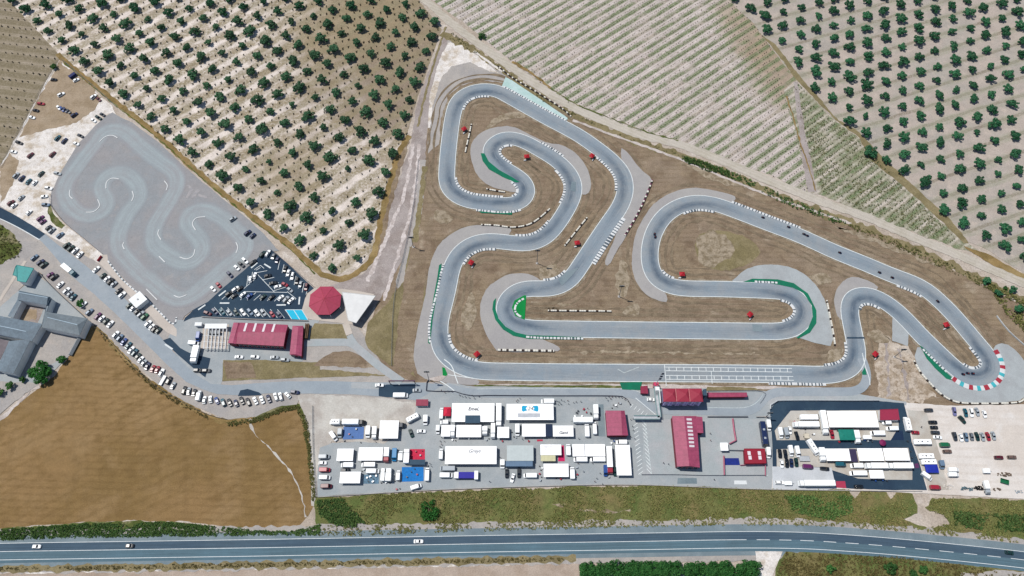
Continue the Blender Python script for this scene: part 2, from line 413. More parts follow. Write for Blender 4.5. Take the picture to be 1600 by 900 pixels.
sheet('field', [(690, -60), (672, -2), (725, 36), (800, 96), (850, 133), (892, 163), (950, 186), (1000, 205), (1062, 219), (1125, 244), (1200, 273), (1262, 302), (1247, 225), (1235, 180), (1225, 140), (1245, 125), (1205, 75), (1178, 37), (1138, 0), (1110, -60)], 1, M_vine, .7)
sheet('field', [(1225, 140), (1245, 128), (1302, 187), (1345, 217), (1365, 252), (1415, 294), (1478, 352), (1508, 377), (1540, 398), (1500, 390), (1425, 362), (1350, 332), (1282, 305), (1262, 302), (1247, 225), (1235, 180)], 1, M_vine2, .9)
sheet('orchard_ground', POLY_ORCHR, 2, M_orchR, .5)
sheet('grass', [(1190, 55), (1205, 72), (1245, 125), (1302, 185), (1343, 215), (1360, 250), (1413, 292), (1478, 352), (1506, 380), (1514, 380), (1487, 345), (1425, 288), (1372, 238), (1340, 204), (1310, 188), (1250, 120), (1212, 70)], 3, M_grassg, .7)
sheet('grass', [(1240, 128), (1250, 225), (1262, 300), (1276, 300), (1262, 225), (1250, 160), (1246, 128)], 3, M_bare, .6)
ribbon('path', [(1228, 150), (1240, 185), (1252, 228), (1264, 262), (1274, 298)], .8, 4, M_strip, jit=.8)
# brown stubble field
sheet('field', [(-300, 690), (-60, 672), (0, 655), (30, 632), (60, 605), (84, 588), (105, 562), (125, 532), (140, 512), (150, 507), (172, 532), (215, 577), (250, 606), (290, 630), (325, 648), (355, 659), (400, 655), (440, 640), (463, 637), (478, 660), (484, 700), (492, 780), (482, 806), (462, 827), (400, 827), (300, 817), (262, 813), (140, 815), (0, 826), (-300, 828)], 1, M_wheat, .6)
ribbon('path', [(391, 662), (398, 678), (418, 697), (436, 716), (452, 735), (466, 760), (474, 785), (478, 808)], .55, 3, M_padsand, jit=.9)
ribbon('path', [(-20, 668), (10, 647), (30, 628), (46, 612), (62, 603)], 1.6, 3, M_pale, jit=1.5)
M_scrape = ground('scraped_earth', C(196, 182, 166), [(6, .44, .6, C(160, 142, 120), .85, 1), (2.5, .5, .66, C(136, 118, 98), .7, 4), (20, .5, .66, C(206, 196, 184), .7, 9)], .32, .6)
# green banks round the stubble field
ribbon('grass', [(150, 507), (172, 534), (215, 579), (250, 608), (290, 632), (325, 650), (356, 658), (400, 652), (440, 636), (466, 634), (478, 655), (485, 700), (492, 780)], 2.4, 3, M_strip, jit=2.6)
ribbon('grass', [(400, 652), (440, 637), (464, 633), (476, 645), (483, 668)], 3.6, 4, M_scrubg, jit=1.6)
sheet('grass', [(-300, 826), (0, 827), (140, 816), (262, 814), (400, 828), (460, 829), (500, 818), (500, 838), (400, 838), (250, 840), (100, 842), (0, 846), (-300, 852)], 2, M_scrubg, .8)
# circuit ground
sheet('grass', [(697, 52), (716, 62), (760, 88), (800, 119), (885, 174), (950, 207), (1060, 237), (1200, 298), (1350, 354), (1430, 387), (1500, 428), (1560, 458), (1640, 500), (1760, 560), (1760, 640), (1600, 634), (1480, 634), (1410, 629), (1200, 606), (650, 598), (600, 580), (570, 530), (590, 470), (636, 395), (655, 320), (664, 240), (672, 160), (684, 90)], 2, M_grass, .5)
sheet('sand', [(697, 62), (716, 66), (758, 92), (790, 116), (786, 128), (750, 126), (720, 134), (700, 150), (690, 185), (686, 225), (668, 240), (672, 160), (682, 100)], 3, M_gravel, .8)
sheet('sand', [(700, 66), (716, 68), (752, 92), (782, 116), (765, 112), (735, 98), (706, 104), (690, 120), (676, 165), (672, 200), (668, 200), (672, 150), (684, 100)], 4, M_sand, .8)
sheet('path', [(640, 232), (652, 160), (690, 60), (700, 62), (676, 140), (666, 225), (662, 300), (640, 385), (610, 440), (570, 505), (548, 512), (500, 455), (530, 440), (565, 430), (592, 400), (605, 330)], 3, M_bare, .8)
ribbon('ditch', [(697, 42), (690, 62), (678, 100), (664, 150), (653, 198)], 1.3, 5, M_grassg, jit=.8)
ribbon('ditch', [(635, 220), (622, 265), (606, 325), (596, 375), (586, 402)], 3.6, 4, M_grass, jit=1.2)
M_ltrack = ground('light_wheel_track', C(216, 206, 202), [(3, .42, .6, C(184, 172, 166), .9, 1)], .25, .6)
for pts, wd in (([(646, 225), (640, 260), (631, 305), (612, 350), (598, 385), (586, 412), (574, 440)], 2.2), ([(655, 225), (651, 275), (642, 330), (626, 385), (612, 430), (600, 470)], 2.0), ([(664, 260), (655, 330), (648, 385), (640, 440)], 2.8)):
    ribbon('path', pts, wd, 5, M_ltrack if wd < 2.5 else M_grassg, jit=1.5)
sheet('path', [(654, 250), (664, 250), (660, 330), (650, 390), (638, 450), (628, 470), (618, 440), (640, 370), (650, 310)], 4, M_gravel, .8)
sheet('grass', [(640, 385), (652, 390), (664, 430), (664, 470), (650, 520), (640, 560), (650, 590), (612, 570), (578, 520), (600, 480), (630, 440)], 4, M_grassg, .6)
sheet('grass', [(645, 380), (676, 380), (664, 440), (662, 470), (650, 520), (645, 560), (650, 578), (640, 585), (616, 570), (622, 500), (632, 440)], 5, M_grass, .7)
sheet('grass', [(1080, 375), (1110, 358), (1150, 362), (1190, 385), (1180, 408), (1140, 425), (1095, 418)], 4, M_grassg, 1.2, smooth=2)
sheet('grass', [(1085, 375), (1110, 360), (1140, 366), (1148, 395), (1128, 418), (1096, 414)], 5, M_grassp, 3, smooth=2)
sheet('sand', [(1372, 512), (1394, 533), (1418, 541), (1440, 575), (1470, 624), (1410, 630), (1374, 626), (1370, 575)], 4, M_scrape, 2.2)
ribbon('path', [(1382, 535), (1388, 570), (1386, 620)], 1.2, 5, M_bare, jit=2.2)
ribbon('path', [(1404, 545), (1412, 580), (1420, 625)], 1.0, 5, M_bare, jit=2.6)
for pts in ([(905, 552), (960, 550), (1085, 552)], [(1110, 553), (1180, 553)], [(900, 478), (830, 472)]):
    ribbon('path', pts, 1.0, 4, M_grassp, jit=1.6)
sheet('sand', [(745, 601), (860, 600), (1000, 600), (1200, 604), (1290, 606), (1300, 611), (1200, 610), (1000, 607), (745, 605)], 4, M_pale, .5)
for q in ([(680, 328), (700, 332), (712, 345), (690, 352), (676, 342)], [(842, 418), (868, 410), (880, 424), (862, 436), (845, 436)], [(1352, 518), (1372, 512), (1394, 530), (1394, 536), (1360, 534)], [(1430, 500), (1452, 512), (1476, 535), (1490, 560), (1470, 545), (1440, 522)], [(1295, 545), (1316, 540), (1320, 560), (1305, 568), (1288, 566)], [(752, 225), (760, 190), (800, 170), (830, 180), (800, 186), (765, 200)],
          [(970, 480), (1000, 476), (1000, 492), (975, 494)], [(1290, 350), (1340, 362), (1420, 392), (1480, 420), (1440, 410), (1350, 372)], [(1060, 250), (1130, 276), (1180, 300), (1120, 285), (1070, 262)], [(1250, 430), (1290, 425), (1300, 440), (1285, 445)], [(725, 470), (742, 450), (748, 490), (736, 520), (722, 510)], [(960, 425), (975, 400), (985, 440), (975, 470), (962, 460)]):
    sheet('grass', q, 6, M_grassp, 2.2, 2, smooth=2)
# diagonal dirt road and its verges
ribbon('grass', [(690, 52), (740, 78), (790, 112), (850, 158), (900, 182), (980, 216), (1060, 243), (1130, 268), (1200, 300), (1275, 330), (1350, 356), (1425, 388), (1500, 422), (1600, 470), (1700, 520)], 5, 4, M_grassg, jit=3.5)
ribbon('path', [(740, 80), (785, 112)], 1.4, 6, M_sand, jit=.5)
ribbon('path', [(895, 188), (960, 212), (1060, 248), (1200, 305), (1330, 350)], 1.5, 6, M_pale, jit=.8)
ribbon('road', [(640, -22), (664, 0), (710, 40), (755, 74), (800, 106), (850, 141), (896, 168), (950, 192), (1000, 211), (1062, 226), (1125, 250), (1200, 282), (1275, 312), (1350, 338), (1425, 370), (1500, 400), (1600, 443), (1700, 485)], 5.6, 6, M_dirtroad, jit=.7)
ribbon('grass', [(800, 97), (812, 103), (835, 118), (860, 138)], 1.6, 7, M_strip, jit=1.2)
ribbon('grass', [(860, 138), (900, 163), (960, 187), (1010, 206), (1060, 220)], .7, 7, M_scrubg, jit=.9)
sheet('grass', [(1505, 385), (1545, 398), (1600, 428), (1680, 470), (1690, 480), (1600, 438), (1540, 408)], 5, M_strip, .7)
# yellow-brown verge round the left orchard
ribbon('grass', [(90, 84), (97, 92), (175, 155), (250, 215), (325, 283), (400, 343), (450, 381), (500, 426), (526, 436), (555, 428), (583, 400), (599, 325), (624, 237), (640, 212)], 3.4, 4, M_strip, jit=1.2)
ribbon('ditch', [(98, 96), (175, 160), (250, 219), (325, 287), (400, 348), (450, 387), (492, 428)], .6, 5, M_scrubg, jit=.8)
# white sandy parking ground, upper left
sheet('sand', [(90, 98), (100, 100), (125, 122), (175, 165), (182, 180), (122, 225), (80, 300), (80, 325), (100, 350), (160, 398), (153, 412), (100, 380), (66, 364), (0, 322), (-60, 290), (-300, 300), (-300, 420), (-60, 330), (0, 262), (20, 225), (70, 132)][:14]+[(-90, 260), (-60, 330), (0, 262), (20, 225), (70, 132)][2:], 3, M_sand, .6)
sheet('sand', [(92, 96), (125, 122), (160, 152), (150, 172), (110, 195), (70, 205), (30, 215), (48, 180), (72, 132)], 4, M_sandb, 1.5)
sheet('sand', [(0, 262), (14, 240), (30, 250), (20, 290), (8, 310), (0, 318)], 4, M_sandb, 1.2)
sheet('grass', [(78, 318), (84, 335), (102, 352), (96, 358), (82, 348), (74, 330)], 5, M_scrubg, .8)
# the rental kart lot
LOT = [(176, 176), (190, 184), (207, 192), (250, 224), (290, 262), (350, 312), (385, 340), (412, 366), (436, 392), (410, 396), (400, 407), (350, 449), (325, 472), (304, 483), (289, 494), (282, 506), (274, 514), (262, 505), (250, 489), (212, 455), (168, 408), (160, 397), (100, 347), (80, 320), (80, 302), (92, 275), (107, 250), (122, 225), (150, 196), (165, 182)]
sheet('kart_lot', LOT, 6, M_road2, .25)
KP = [(150, 225), (160, 208), (172, 202), (188, 203), (203, 214), (222, 232), (250, 252), (272, 268), (277, 284), (268, 308), (252, 336), (240, 358), (240, 380), (262, 398), (287, 411), (305, 407), (317, 392), (313, 376), (298, 358), (291, 342), (301, 330), (325, 328), (350, 342), (372, 364), (384, 384), (376, 398), (350, 420), (325, 443), (303, 461), (284, 468), (264, 462), (236, 440), (205, 412), (186, 388), (185, 366), (200, 332), (216, 312), (215, 292), (200, 273), (180, 269), (162, 281), (158, 297), (168, 312), (164, 328), (146, 337), (124, 334), (107, 317), (101, 297), (112, 272), (130, 247)]
m, nt, b = newmat('kart_track_asphalt', .82, .2); N = NB(nt)
at = N.n('Attribute', attribute_name='wear')
fw = N.math('MULTIPLY', N.math('MULTIPLY', at.outputs['Fac'], N.ramp(N.noise(9, 5, .7, 2), .25, .65, .4, 1)), N.ramp(streaks(N, .7, 18), .3, .7, .55, 1.1))
kc = N.mix(N.ramp(N.noise(34, 4, .6), .4, .62), C(154, 153, 156), C(150, 156, 160))
kc = N.mix(fw, kc, C(166, 177, 180)); kc = N.scale(kc, N.ramp(N.noise(.5, 4, .7), .2, .8, .9, 1.1)); N.l(kc, b.inputs['Base Color'])
M_ktrack = m
KPP = smooth_line(catmull([Vector(G(*p)) for p in KP], True, 1.5), True, 6); KN = normals(KPP, True)
def kprof(i, o):
    wob = mnoise.noise(Vector((KPP[i].x*.05, KPP[i].y*.05, 3)))*1.2
    d = abs(o-wob); edge = max(0, min(1, (5.0-d)/1.8)); groove = .45*math.exp(-((o-wob-.6)/1.1)**2)+.3*math.exp(-((o-wob+2.2)/.6)**2)
    return max(0, edge*(.95-groove))
props(link('kart_track', ribbon_mesh('kart_track', KPP, KN, True, [-5.6+.56*k for k in range(21)], zs(7), [M_ktrack], rub=kprof)), kind='structure')
M_fade = ground('faded_paint', C(174, 170, 170), [(2, .4, .6, C(158, 157, 160), .9, 1)], .1, .5)
for q in ([(290, 309), (297, 297), (301, 298), (294, 310)], [(298, 309), (308, 296), (313, 297), (303, 310)], [(309, 303), (323, 307), (325, 310), (310, 307)], [(292, 290), (296, 289), (303, 297), (300, 299)]): sheet('paint', q, 8, M_fade, .3)
# paved and gravel belt from the access road to the paddock
sheet('gravel', [(-40, 330), (0, 343), (31, 358), (61, 376), (40, 405), (20, 440), (0, 470), (-60, 520), (-300, 560), (-300, 300)], 3, M_gravel, .6)
sheet('gravel', [(0, 322), (70, 364), (100, 382), (153, 410), (185, 441), (205, 465), (225, 482), (247, 507), (275, 525), (300, 490), (480, 500), (545, 506), (560, 512), (612, 590), (650, 597), (690, 598), (690, 640), (520, 640), (470, 618), (464, 632), (440, 634), (400, 650), (357, 656), (325, 644), (290, 628), (250, 603), (215, 573), (172, 529), (140, 500), (85, 450), (62, 425), (30, 452), (-60, 600), (-60, 440), (20, 400), (60, 378), (0, 342)], 4, M_gravel, .4)
sheet('sand', [(465, 618), (500, 616), (600, 622), (655, 630), (690, 650), (690, 690), (620, 700), (560, 690), (520, 690), (500, 720), (496, 790), (488, 790), (484, 700), (478, 660)], 5, M_padsand, .8)
sheet('concrete', [(160, 398), (168, 398), (169, 407), (190, 434), (212, 455), (232, 470), (250, 488), (267, 505), (276, 514), (276, 526), (262, 520), (247, 507), (225, 482), (205, 465), (185, 441), (154, 411)], 7, M_beige, .15)
sheet('concrete', [(275, 500), (290, 500), (308, 492), (480, 500), (500, 500), (490, 512), (478, 560), (470, 566), (430, 566), (348, 566), (348, 596), (340, 612), (300, 598), (262, 530), (270, 515)], 6, M_conc, .2)
# road to the paddock
sheet('road', [(-60, 298), (0, 324), (25, 337), (50, 352), (71, 366), (61, 374), (31, 356), (0, 341), (-60, 318)], 7, M_dark, .1)
ribbon('road_line', [(-60, 319), (0, 342), (31, 357), (62, 375)], .5, 8, M_line)
sheet('road', [(71, 366), (90, 382), (125, 408), (155, 432), (185, 456), (212, 484), (240, 514), (262, 540), (285, 566), (305, 584), (330, 600), (362, 602), (400, 599), (450, 596), (520, 596), (600, 598), (652, 598), (690, 600), (716, 608), (716, 626), (655, 626), (600, 620), (540, 616), (469, 615), (430, 614), (380, 618), (340, 616), (318, 609), (291, 597), (252, 561), (200, 509), (175, 485), (144, 457), (112, 432), (67, 379), (61, 374)], 7, M_roadg, .15)
sheet('road', [(255, 532), (266, 528), (282, 544), (295, 551), (312, 556), (329, 560), (325, 577), (321, 590), (304, 577), (262, 540)], 8, M_dark, .1)
sheet('road', [(372, 619), (376, 610), (387, 608), (405, 613), (410, 618)], 8, M_dark, .1)
sheet('road', [(592, 619), (592, 606), (604, 601), (649, 600), (649, 611), (634, 621), (606, 621)], 8, M_dark, .1)
sheet('concrete', [(549, 598), (592, 598), (592, 608), (549, 607)], 8, M_concl, .1)
ribbon('road_line', [(258, 538), (270, 546)], .9, 9, M_line)
# car park
CP = [(287, 503), (289, 497), (304, 483), (325, 472), (350, 449), (400, 407), (412, 393), (424, 391), (434, 398), (492, 452), (479, 458), (472, 484), (482, 501), (400, 499), (316, 495), (300, 497)]
sheet('car_park', CP, 8, M_dark, .08)
# grounds of the red buildings
sheet('grass', [(349, 563), (420, 563), (470, 566), (500, 566), (500, 588), (440, 592), (348, 596)], 7, M_grassg, .4)
sheet('grass', [(350, 566), (392, 566), (400, 590), (352, 594)], 8, M_grass, .9)
sheet('grass', [(492, 505), (538, 507), (545, 531), (483, 535), (486, 515)], 7, M_grassg, .3)
sheet('grass', [(476, 540), (505, 547), (545, 545), (575, 560), (592, 577), (560, 576), (490, 572), (470, 560)], 6, M_gravel, .6)
sheet('grass', [(490, 572), (502, 560), (520, 550), (545, 549), (565, 558), (586, 575), (540, 574)], 7, M_grass, .6)
sheet('grass', [(480, 578), (520, 578), (602, 586), (600, 588), (540, 588), (480, 590)], 7, M_grassg, .6)
sheet('grass', [(575, 505), (600, 480), (622, 480), (618, 540), (612, 573), (575, 545), (570, 530)], 6, M_grassg, .5)
ribbon('path', [(472, 536), (520, 535), (548, 536), (560, 545), (590, 570), (628, 597)], 4.2, 8, M_concl)
ribbon('path', [(546, 524), (552, 535), (562, 547)], 3.4, 9, M_concl)
ribbon('path', [(540, 505), (546, 523)], 3.6, 9, M_beige)
sheet('concrete', [(477, 466), (482, 458), (492, 450), (535, 452), (560, 455), (585, 460), (578, 475), (553, 507), (540, 506), (488, 500), (480, 498), (472, 484)], 9, M_beige, .1)
# paddock
sheet('paddock', [(500, 700), (520, 692), (560, 690), (600, 694), (645, 660), (652, 625), (700, 598), (740, 604), (1000, 607), (1150, 607), (1200, 612), (1212, 640), (1212, 765), (1000, 757), (700, 764), (560, 772), (497, 776), (496, 740)], 8, M_conc, .25)
sheet('paddock', [(1040, 655), (1200, 655), (1200, 742), (1100, 744), (1003, 742), (1006, 655)], 9, M_concl, .1)
ribbon('pit_lane', [(700, 606), (726, 613), (770, 615), (970, 614), (995, 618), (1010, 630), (1026, 640), (1100, 642), (1165, 643), (1185, 634), (1196, 620), (1215, 613), (1330, 612), (1346, 607), (1354, 594), (1352, 575), (1346, 560)], 4.6, 10, M_roadg, sm=3)
ribbon('road_line', [(745, 608), (975, 608), (1002, 614), (1016, 628)], .3, 11, M_linef)
ribbon('road_line', [(1105, 637), (1165, 637), (1184, 628), (1192, 616)], .3, 11, M_linef)
sheet('road', [(935, 632), (943, 632), (946, 682), (935, 682)], 9, M_shoulder, .1)
sheet('road', [(1059, 747), (1088, 747), (1089, 756), (1058, 756)], 9, M_shoulder, .1)
sheet('grass', [(745, 602), (1000, 602), (1000, 606), (975, 607), (750, 606), (735, 600)], 5, M_scrubg, .4)
sheet('grass', [(1105, 604), (1180, 606), (1186, 610), (1100, 612)], 9, M_grassg, .4)
sheet('grass', [(1292, 603), (1325, 597), (1346, 588), (1350, 600), (1340, 607), (1300, 609)], 9, M_grass, .4)
# right paddock
sheet('paddock', [(1410, 629), (1480, 634), (1600, 632), (1760, 640), (1760, 790), (1600, 780), (1420, 770), (1300, 764), (1205, 766), (1207, 730), (1300, 726), (1400, 640)], 8, M_lot, .3)
sheet('paddock', [(1202, 618), (1340, 616), (1416, 628), (1416, 634), (1200, 634)], 9, M_concl, .3)
sheet('paddock', [(1203, 640), (1214, 628), (1374, 627), (1412, 630), (1417, 650), (1424, 690), (1438, 730), (1448, 766), (1400, 766), (1335, 764), (1306, 762), (1296, 731), (1207, 730), (1206, 690)], 10, M_dark, .12)
sheet('paddock', [(1235, 642), (1402, 641), (1404, 668), (1391, 688), (1213, 688), (1210, 673)], 11, M_tan, .1)
sheet('paddock', [(1213, 702), (1419, 700), (1425, 736), (1425, 750), (1382, 750), (1340, 748), (1300, 735), (1294, 730), (1213, 730)], 11, M_tan, .1)
sheet('paddock', [(1206, 729), (1299, 731), (1306, 763), (1290, 766), (1207, 766)], 12, M_concw, .1)
sheet('paddock', [(1417, 640), (1446, 642), (1466, 700), (1482, 765), (1450, 767), (1440, 730), (1426, 690)], 10, M_tan, .5)
# verge above the highway
VERGE = [(494, 779), (560, 775), (630, 770), (700, 768), (800, 764), (900, 761), (1000, 759), (1100, 761), (1200, 765), (1325, 766), (1335, 778), (1345, 768), (1385, 769), (1392, 780), (1400, 770), (1424, 771), (1430, 790), (1432, 800), (1410, 812), (1450, 824), (1485, 818), (1475, 806), (1448, 795), (1456, 778), (1520, 779), (1600, 782), (1760, 790), (1760, 880), (1600, 850), (1500, 838), (1400, 829), (1300, 822), (1200, 820), (1100, 821), (1000, 823), (900, 826), (800, 828), (700, 831), (600, 835), (500, 838), (492, 820)]
sheet('grass', VERGE, 5, M_verge, 1.0)
sheet('grass', [(497, 782), (535, 780), (552, 800), (570, 815), (550, 826), (520, 818), (500, 806)], 6, M_scrubg, 1.2)
sheet('sand', [(862, 788), (875, 787), (886, 790), (872, 792)], 6, M_grassp, 1.2)
ribbon('path', [(905, 797), (940, 799), (985, 798)], .8, 6, M_grassp, jit=1.8)
# highway
HW = [(-300, 868), (-100, 865), (0, 862), (200, 859), (400, 856), (600, 852.5), (800, 849), (1000, 846), (1150, 843.5), (1250, 844.5), (1330, 849), (1400, 854.5), (1500, 864), (1600, 875), (1700, 889), (1900, 920)]
ribbon('gravel', HW, 19.5, 6, M_gravel, jit=1.6, sm=1)
ribbon('highway', HW, 14.2, 7, M_shoulder, sm=1)
ribbon('highway', HW, 7.9, 8, M_hwy, sm=1)
HP = smooth_line(catmull([Vector(G(*p)) for p in HW], False, 1.5), False, 1); HN = normals(HP, False)
props(link('highway', ribbon_mesh('highway', HP, HN, False, [-5.2, -3.7, 0], zs(8.4), [M_hwy2])), kind='structure')
for off, cutf in ((3.75, None), (-3.75, None), (0, lambda i: HP[i].x < 105 or (i % 7) < 4)):
    props(link('road_line', ribbon_mesh('road_line', HP, HN, False, [off-.13, off+.13], zs(9), [M_line], cut=cutf)), kind='structure')
# below the highway
ribbon('grass', [(-300, 892), (0, 889), (200, 887), (400, 883), (600, 879), (800, 875), (900, 873)], 3.0, 7, M_grassg, jit=2.0)
sheet('field', [(-300, 892), (0, 895), (400, 889), (700, 883), (904, 880), (906, 900), (910, 1000), (-300, 1000)], 3, ground('pinkish_field', C(184, 168, 154), [(14, .42, .62, C(170, 152, 136), .85, 1)], .2, .6), .4)
ribbon('path', [(-300, 893), (0, 893), (400, 887), (700, 882), (900, 878)], 1.6, 4, M_sand, jit=1)
sheet('path', [(1180, 862), (1225, 858), (1218, 872), (1206, 900), (1200, 960), (1160, 960), (1185, 890)], 8, M_sand, .6)
sheet('concrete', [(910, 898), (1190, 895), (1200, 960), (905, 960)], 4, M_roadg, .4)
sheet('grass', [(1228, 861), (1300, 862), (1400, 868), (1500, 880), (1600, 892), (1760, 915), (1760, 1000), (1203, 1000), (1212, 880)], 7, M_verge, 1)
sheet('field', [(1502, 896), (1560, 890), (1700, 905), (1700, 1000), (1502, 1000)], 8, M_gravel, .8)
# farm yard
sheet('yard', [(-60, 590), (-60, 500), (0, 480), (20, 462), (60, 430), (85, 452), (140, 503), (125, 530), (108, 556), (84, 580), (60, 600), (0, 640), (-60, 660)], 5, M_conc, .3)
sheet('yard', [(68, 512), (122, 526), (110, 556), (80, 570), (48, 580), (30, 590), (52, 545)], 6, M_gravel, .5)
sheet('yard', [(35, 470), (70, 477), (58, 508), (20, 500)], 6, M_bare, .4)
sheet('yard', [(32, 484), (60, 482), (56, 500), (34, 500)], 7, M_sandb, 1.5)
sheet('grass', [(-60, 350), (0, 352), (20, 366), (35, 385), (28, 400), (0, 415), (-60, 420)], 5, M_scrubg, 1.2)
sheet('grass', [(-60, 600), (0, 596), (60, 600), (40, 615), (20, 632), (0, 648), (-60, 660)], 6, M_gravel, .8)
ribbon('path', [(0, 470), (12, 450), (25, 430), (40, 408)], 1.8, 7, M_beige, jit=.4)

# ------------------------------------------------------------------ THE RACE TRACK
TRK = [(1240, 585), (1150, 584), (1000, 583), (850, 582), (790, 581), (760, 580.5), (738, 578), (718, 571), (702, 560), (690, 546), (686, 528), (686, 508), (690, 488), (696, 465), (700, 448), (703, 430), (708, 412), (718, 396), (735, 383), (755, 377), (776, 377), (800, 380), (825, 381), (847, 374), (865, 358), (884, 330), (895, 307), (897, 289), (888, 269), (868, 250), (845, 236), (822, 223), (800, 216), (783, 217), (771, 225), (765, 237), (771, 250), (784, 261), (801, 271), (816, 281), (824, 292), (824, 304), (816, 315), (800, 320), (780, 320), (755, 317.5), (730, 314), (710, 304), (699, 289), (698, 272), (700, 240), (704, 205), (708, 180), (714, 160), (728, 147), (750, 140.5), (775, 142), (800, 155), (850, 183), (900, 209.5), (926, 227), (953, 248), (971, 268), (977, 286), (976, 305), (967, 326), (948, 353), (922, 392), (905, 418), (890, 438), (868, 449.5), (845, 451.5), (822, 451), (804, 457), (792, 468), (787, 482), (790, 495), (800, 506), (820, 512.5), (850, 514), (1000, 516), (1100, 517), (1200, 518), (1228, 517), (1248, 508), (1258, 494), (1256, 478), (1245, 465), (1228, 457), (1200, 454.5), (1130, 452), (1070, 451), (1045, 447), (1026, 436), (1017, 420), (1014.5, 400), (1016, 382), (1023, 360), (1036, 340), (1052, 327), (1072, 318.5), (1092, 316), (1115, 319), (1140, 327), (1200, 350), (1250, 369), (1305, 394), (1350, 412), (1390, 429), (1425, 442), (1447, 453), (1467, 470), (1490, 493), (1512, 519), (1533, 544), (1548, 562), (1551, 576), (1543, 588), (1527, 592), (1508, 588), (1488, 572), (1465, 550), (1440, 526), (1415, 499), (1394, 480), (1372, 466), (1352, 460), (1336, 463), (1327, 475), (1327, 490), (1331, 510), (1336, 535), (1339, 553), (1334, 570), (1318, 581), (1290, 586)]
TP = smooth_line(catmull([Vector(G(*p)) for p in TRK], True, 1.5), True, 10)
TN = normals(TP, True); NT = len(TP)
curv = []
for i in range(NT):
    a = TP[i-4]; b = TP[i]; c = TP[(i+4) % NT]; d1 = (b-a).normalized(); d2 = (c-b).normalized()
    curv.append(math.atan2(d1.x*d2.y-d1.y*d2.x, d1.dot(d2))/((c-a).length/2))
def avg(L, r):
    n = len(L); return [sum(L[(i+k) % n] for k in range(-r, r+1))/(2*r+1) for i in range(n)]
cs = avg(curv, 9); ca = avg([abs(c) for c in cs], 5)
m, nt, b = newmat('track_asphalt', .8, .25); N = NB(nt)
at = N.n('Attribute', attribute_name='wear')
col = N.mix(N.ramp(N.noise(30, 4, .6), .4, .62), C(147, 158, 167), C(156, 162, 166))
col = N.mix(N.math('MULTIPLY', N.ramp(N.noise(4, 3, .6, 3), .45, .7), .35), col, C(134, 154, 166))
rb = N.math('MULTIPLY', at.outputs['Fac'], N.ramp(N.noise(6, 4, .65, 9), .2, .7, .6, 1.1))
col = N.mix(rb, col, C(74, 91, 109))
st = N.math('MULTIPLY', N.ramp(streaks(N, .5, 22), .5, .72), .38); col = N.mix(st, col, C(96, 116, 134))
col = N.mix(N.math('MULTIPLY', N.ramp(streaks(N, 1.1, 12, 7), .52, .75), .35), col, C(172, 178, 180))
col = N.scale(col, N.ramp(N.noise(.5, 4, .7), .2, .8, .88, 1.12)); N.l(col, b.inputs['Base Color'])
M_track = m
TW = 9.5
offs = [-TW/2+TW*k/14 for k in range(15)]
def rubf(i, o):
    line = max(-1.6, min(1.6, cs[i]*38))     # racing line leans to the inside of each bend
    g = math.exp(-((o-line)/2.3)**2)
    return min(1, g*(.16+min(.66, ca[i]*18)))
tr = link('race_track', ribbon_mesh('race_track', TP, TN, True, offs, zl(10), [M_track], rub=rubf)); props(tr, kind='structure')
for s in (-1, 1):
    o = link('track_line', ribbon_mesh('track_line', TP, TN, True, [s*TW/2-.2, s*TW/2+.2], zl(11), [M_line])); props(o, kind='structure')
# repaired patches
for q in ([(872, 437), (885, 425), (905, 418), (893, 432), (878, 447)], [(1175, 507), (1190, 508), (1191, 519), (1176, 518)], [(1323, 527), (1350, 527), (1351, 529.5), (1323, 529.5)], [(893, 284), (900, 285), (899, 300), (891, 298)]):
    sheet('asphalt_patch', q, 11.6, M_shoulder if q[0][0] != 1323 else M_dark, .1)
def edge_band(a, b_, mat, lvl, jit=.8):
    for s in (-1, 1):
        lim = lambda i, s=s: (1-s*cs[i]*b_*1.25) > 0 and abs(cs[i])*b_ < .8
        o1 = lambda i, s=s: s*(a+jit*mnoise.noise(Vector((TP[i].x*.1, TP[i].y*.1, a)))); o2 = lambda i, s=s: s*(b_+jit*mnoise.noise(Vector((TP[i].x*.13, TP[i].y*.13, b_+4))))
        props(link('grass', ribbon_mesh('grass', TP, TN, True, [o1, o2], zl(lvl)+.0289+(.00012 if s > 0 else 0), [mat], cut=lim, zi=6e-7)), kind='structure')
M_edge = ground('dusty_track_edge', C(158, 146, 128), [(4, .4, .6, C(132, 118, 98), .9, 1)], .3, .6); M_mown = ground('darker_mown_band', C(122, 108, 90), [(5, .42, .62, C(142, 127, 106), .9, 1)], .3, .6)
edge_band(TW/2+.1, TW/2+1.3, M_edge, 5, .9); edge_band(TW/2+3.4, TW/2+4.8, M_mown, 4, 1.2); edge_band(TW/2+7.0, TW/2+8.2, M_mown, 3, 1.6)
# run-off areas
def runoff(px, mat=M_runoff, lvl=7, sm_=1): sheet('runoff', px, lvl, mat, .25, smooth=sm_)
runoff([(667, 450), (669, 425), (675, 405), (687, 380), (705, 365), (725, 355), (751, 351), (780, 352), (802, 356), (790, 375), (740, 385), (712, 402), (700, 440), (690, 490), (688, 540), (705, 568), (740, 588), (752, 600), (730, 602), (691, 598), (655, 590), (646, 565), (646, 552), (650, 525), (658, 490)])
runoff([(735, 238), (737, 222), (750, 208), (770, 199), (800, 196), (838, 216), (857, 224), (878, 226), (900, 239), (917, 261), (924, 285), (922, 300), (912, 306), (905, 300), (895, 265), (850, 235), (800, 215), (775, 225), (772, 250), (800, 275), (825, 290), (815, 303), (790, 298), (765, 292), (745, 275), (736, 252)])
runoff([(968, 230), (980, 237), (1000, 265), (1020, 280), (1016, 292), (1000, 325), (978, 370), (962, 395), (951, 416), (944, 413), (950, 395), (965, 365), (960, 345), (975, 300), (975, 270)])
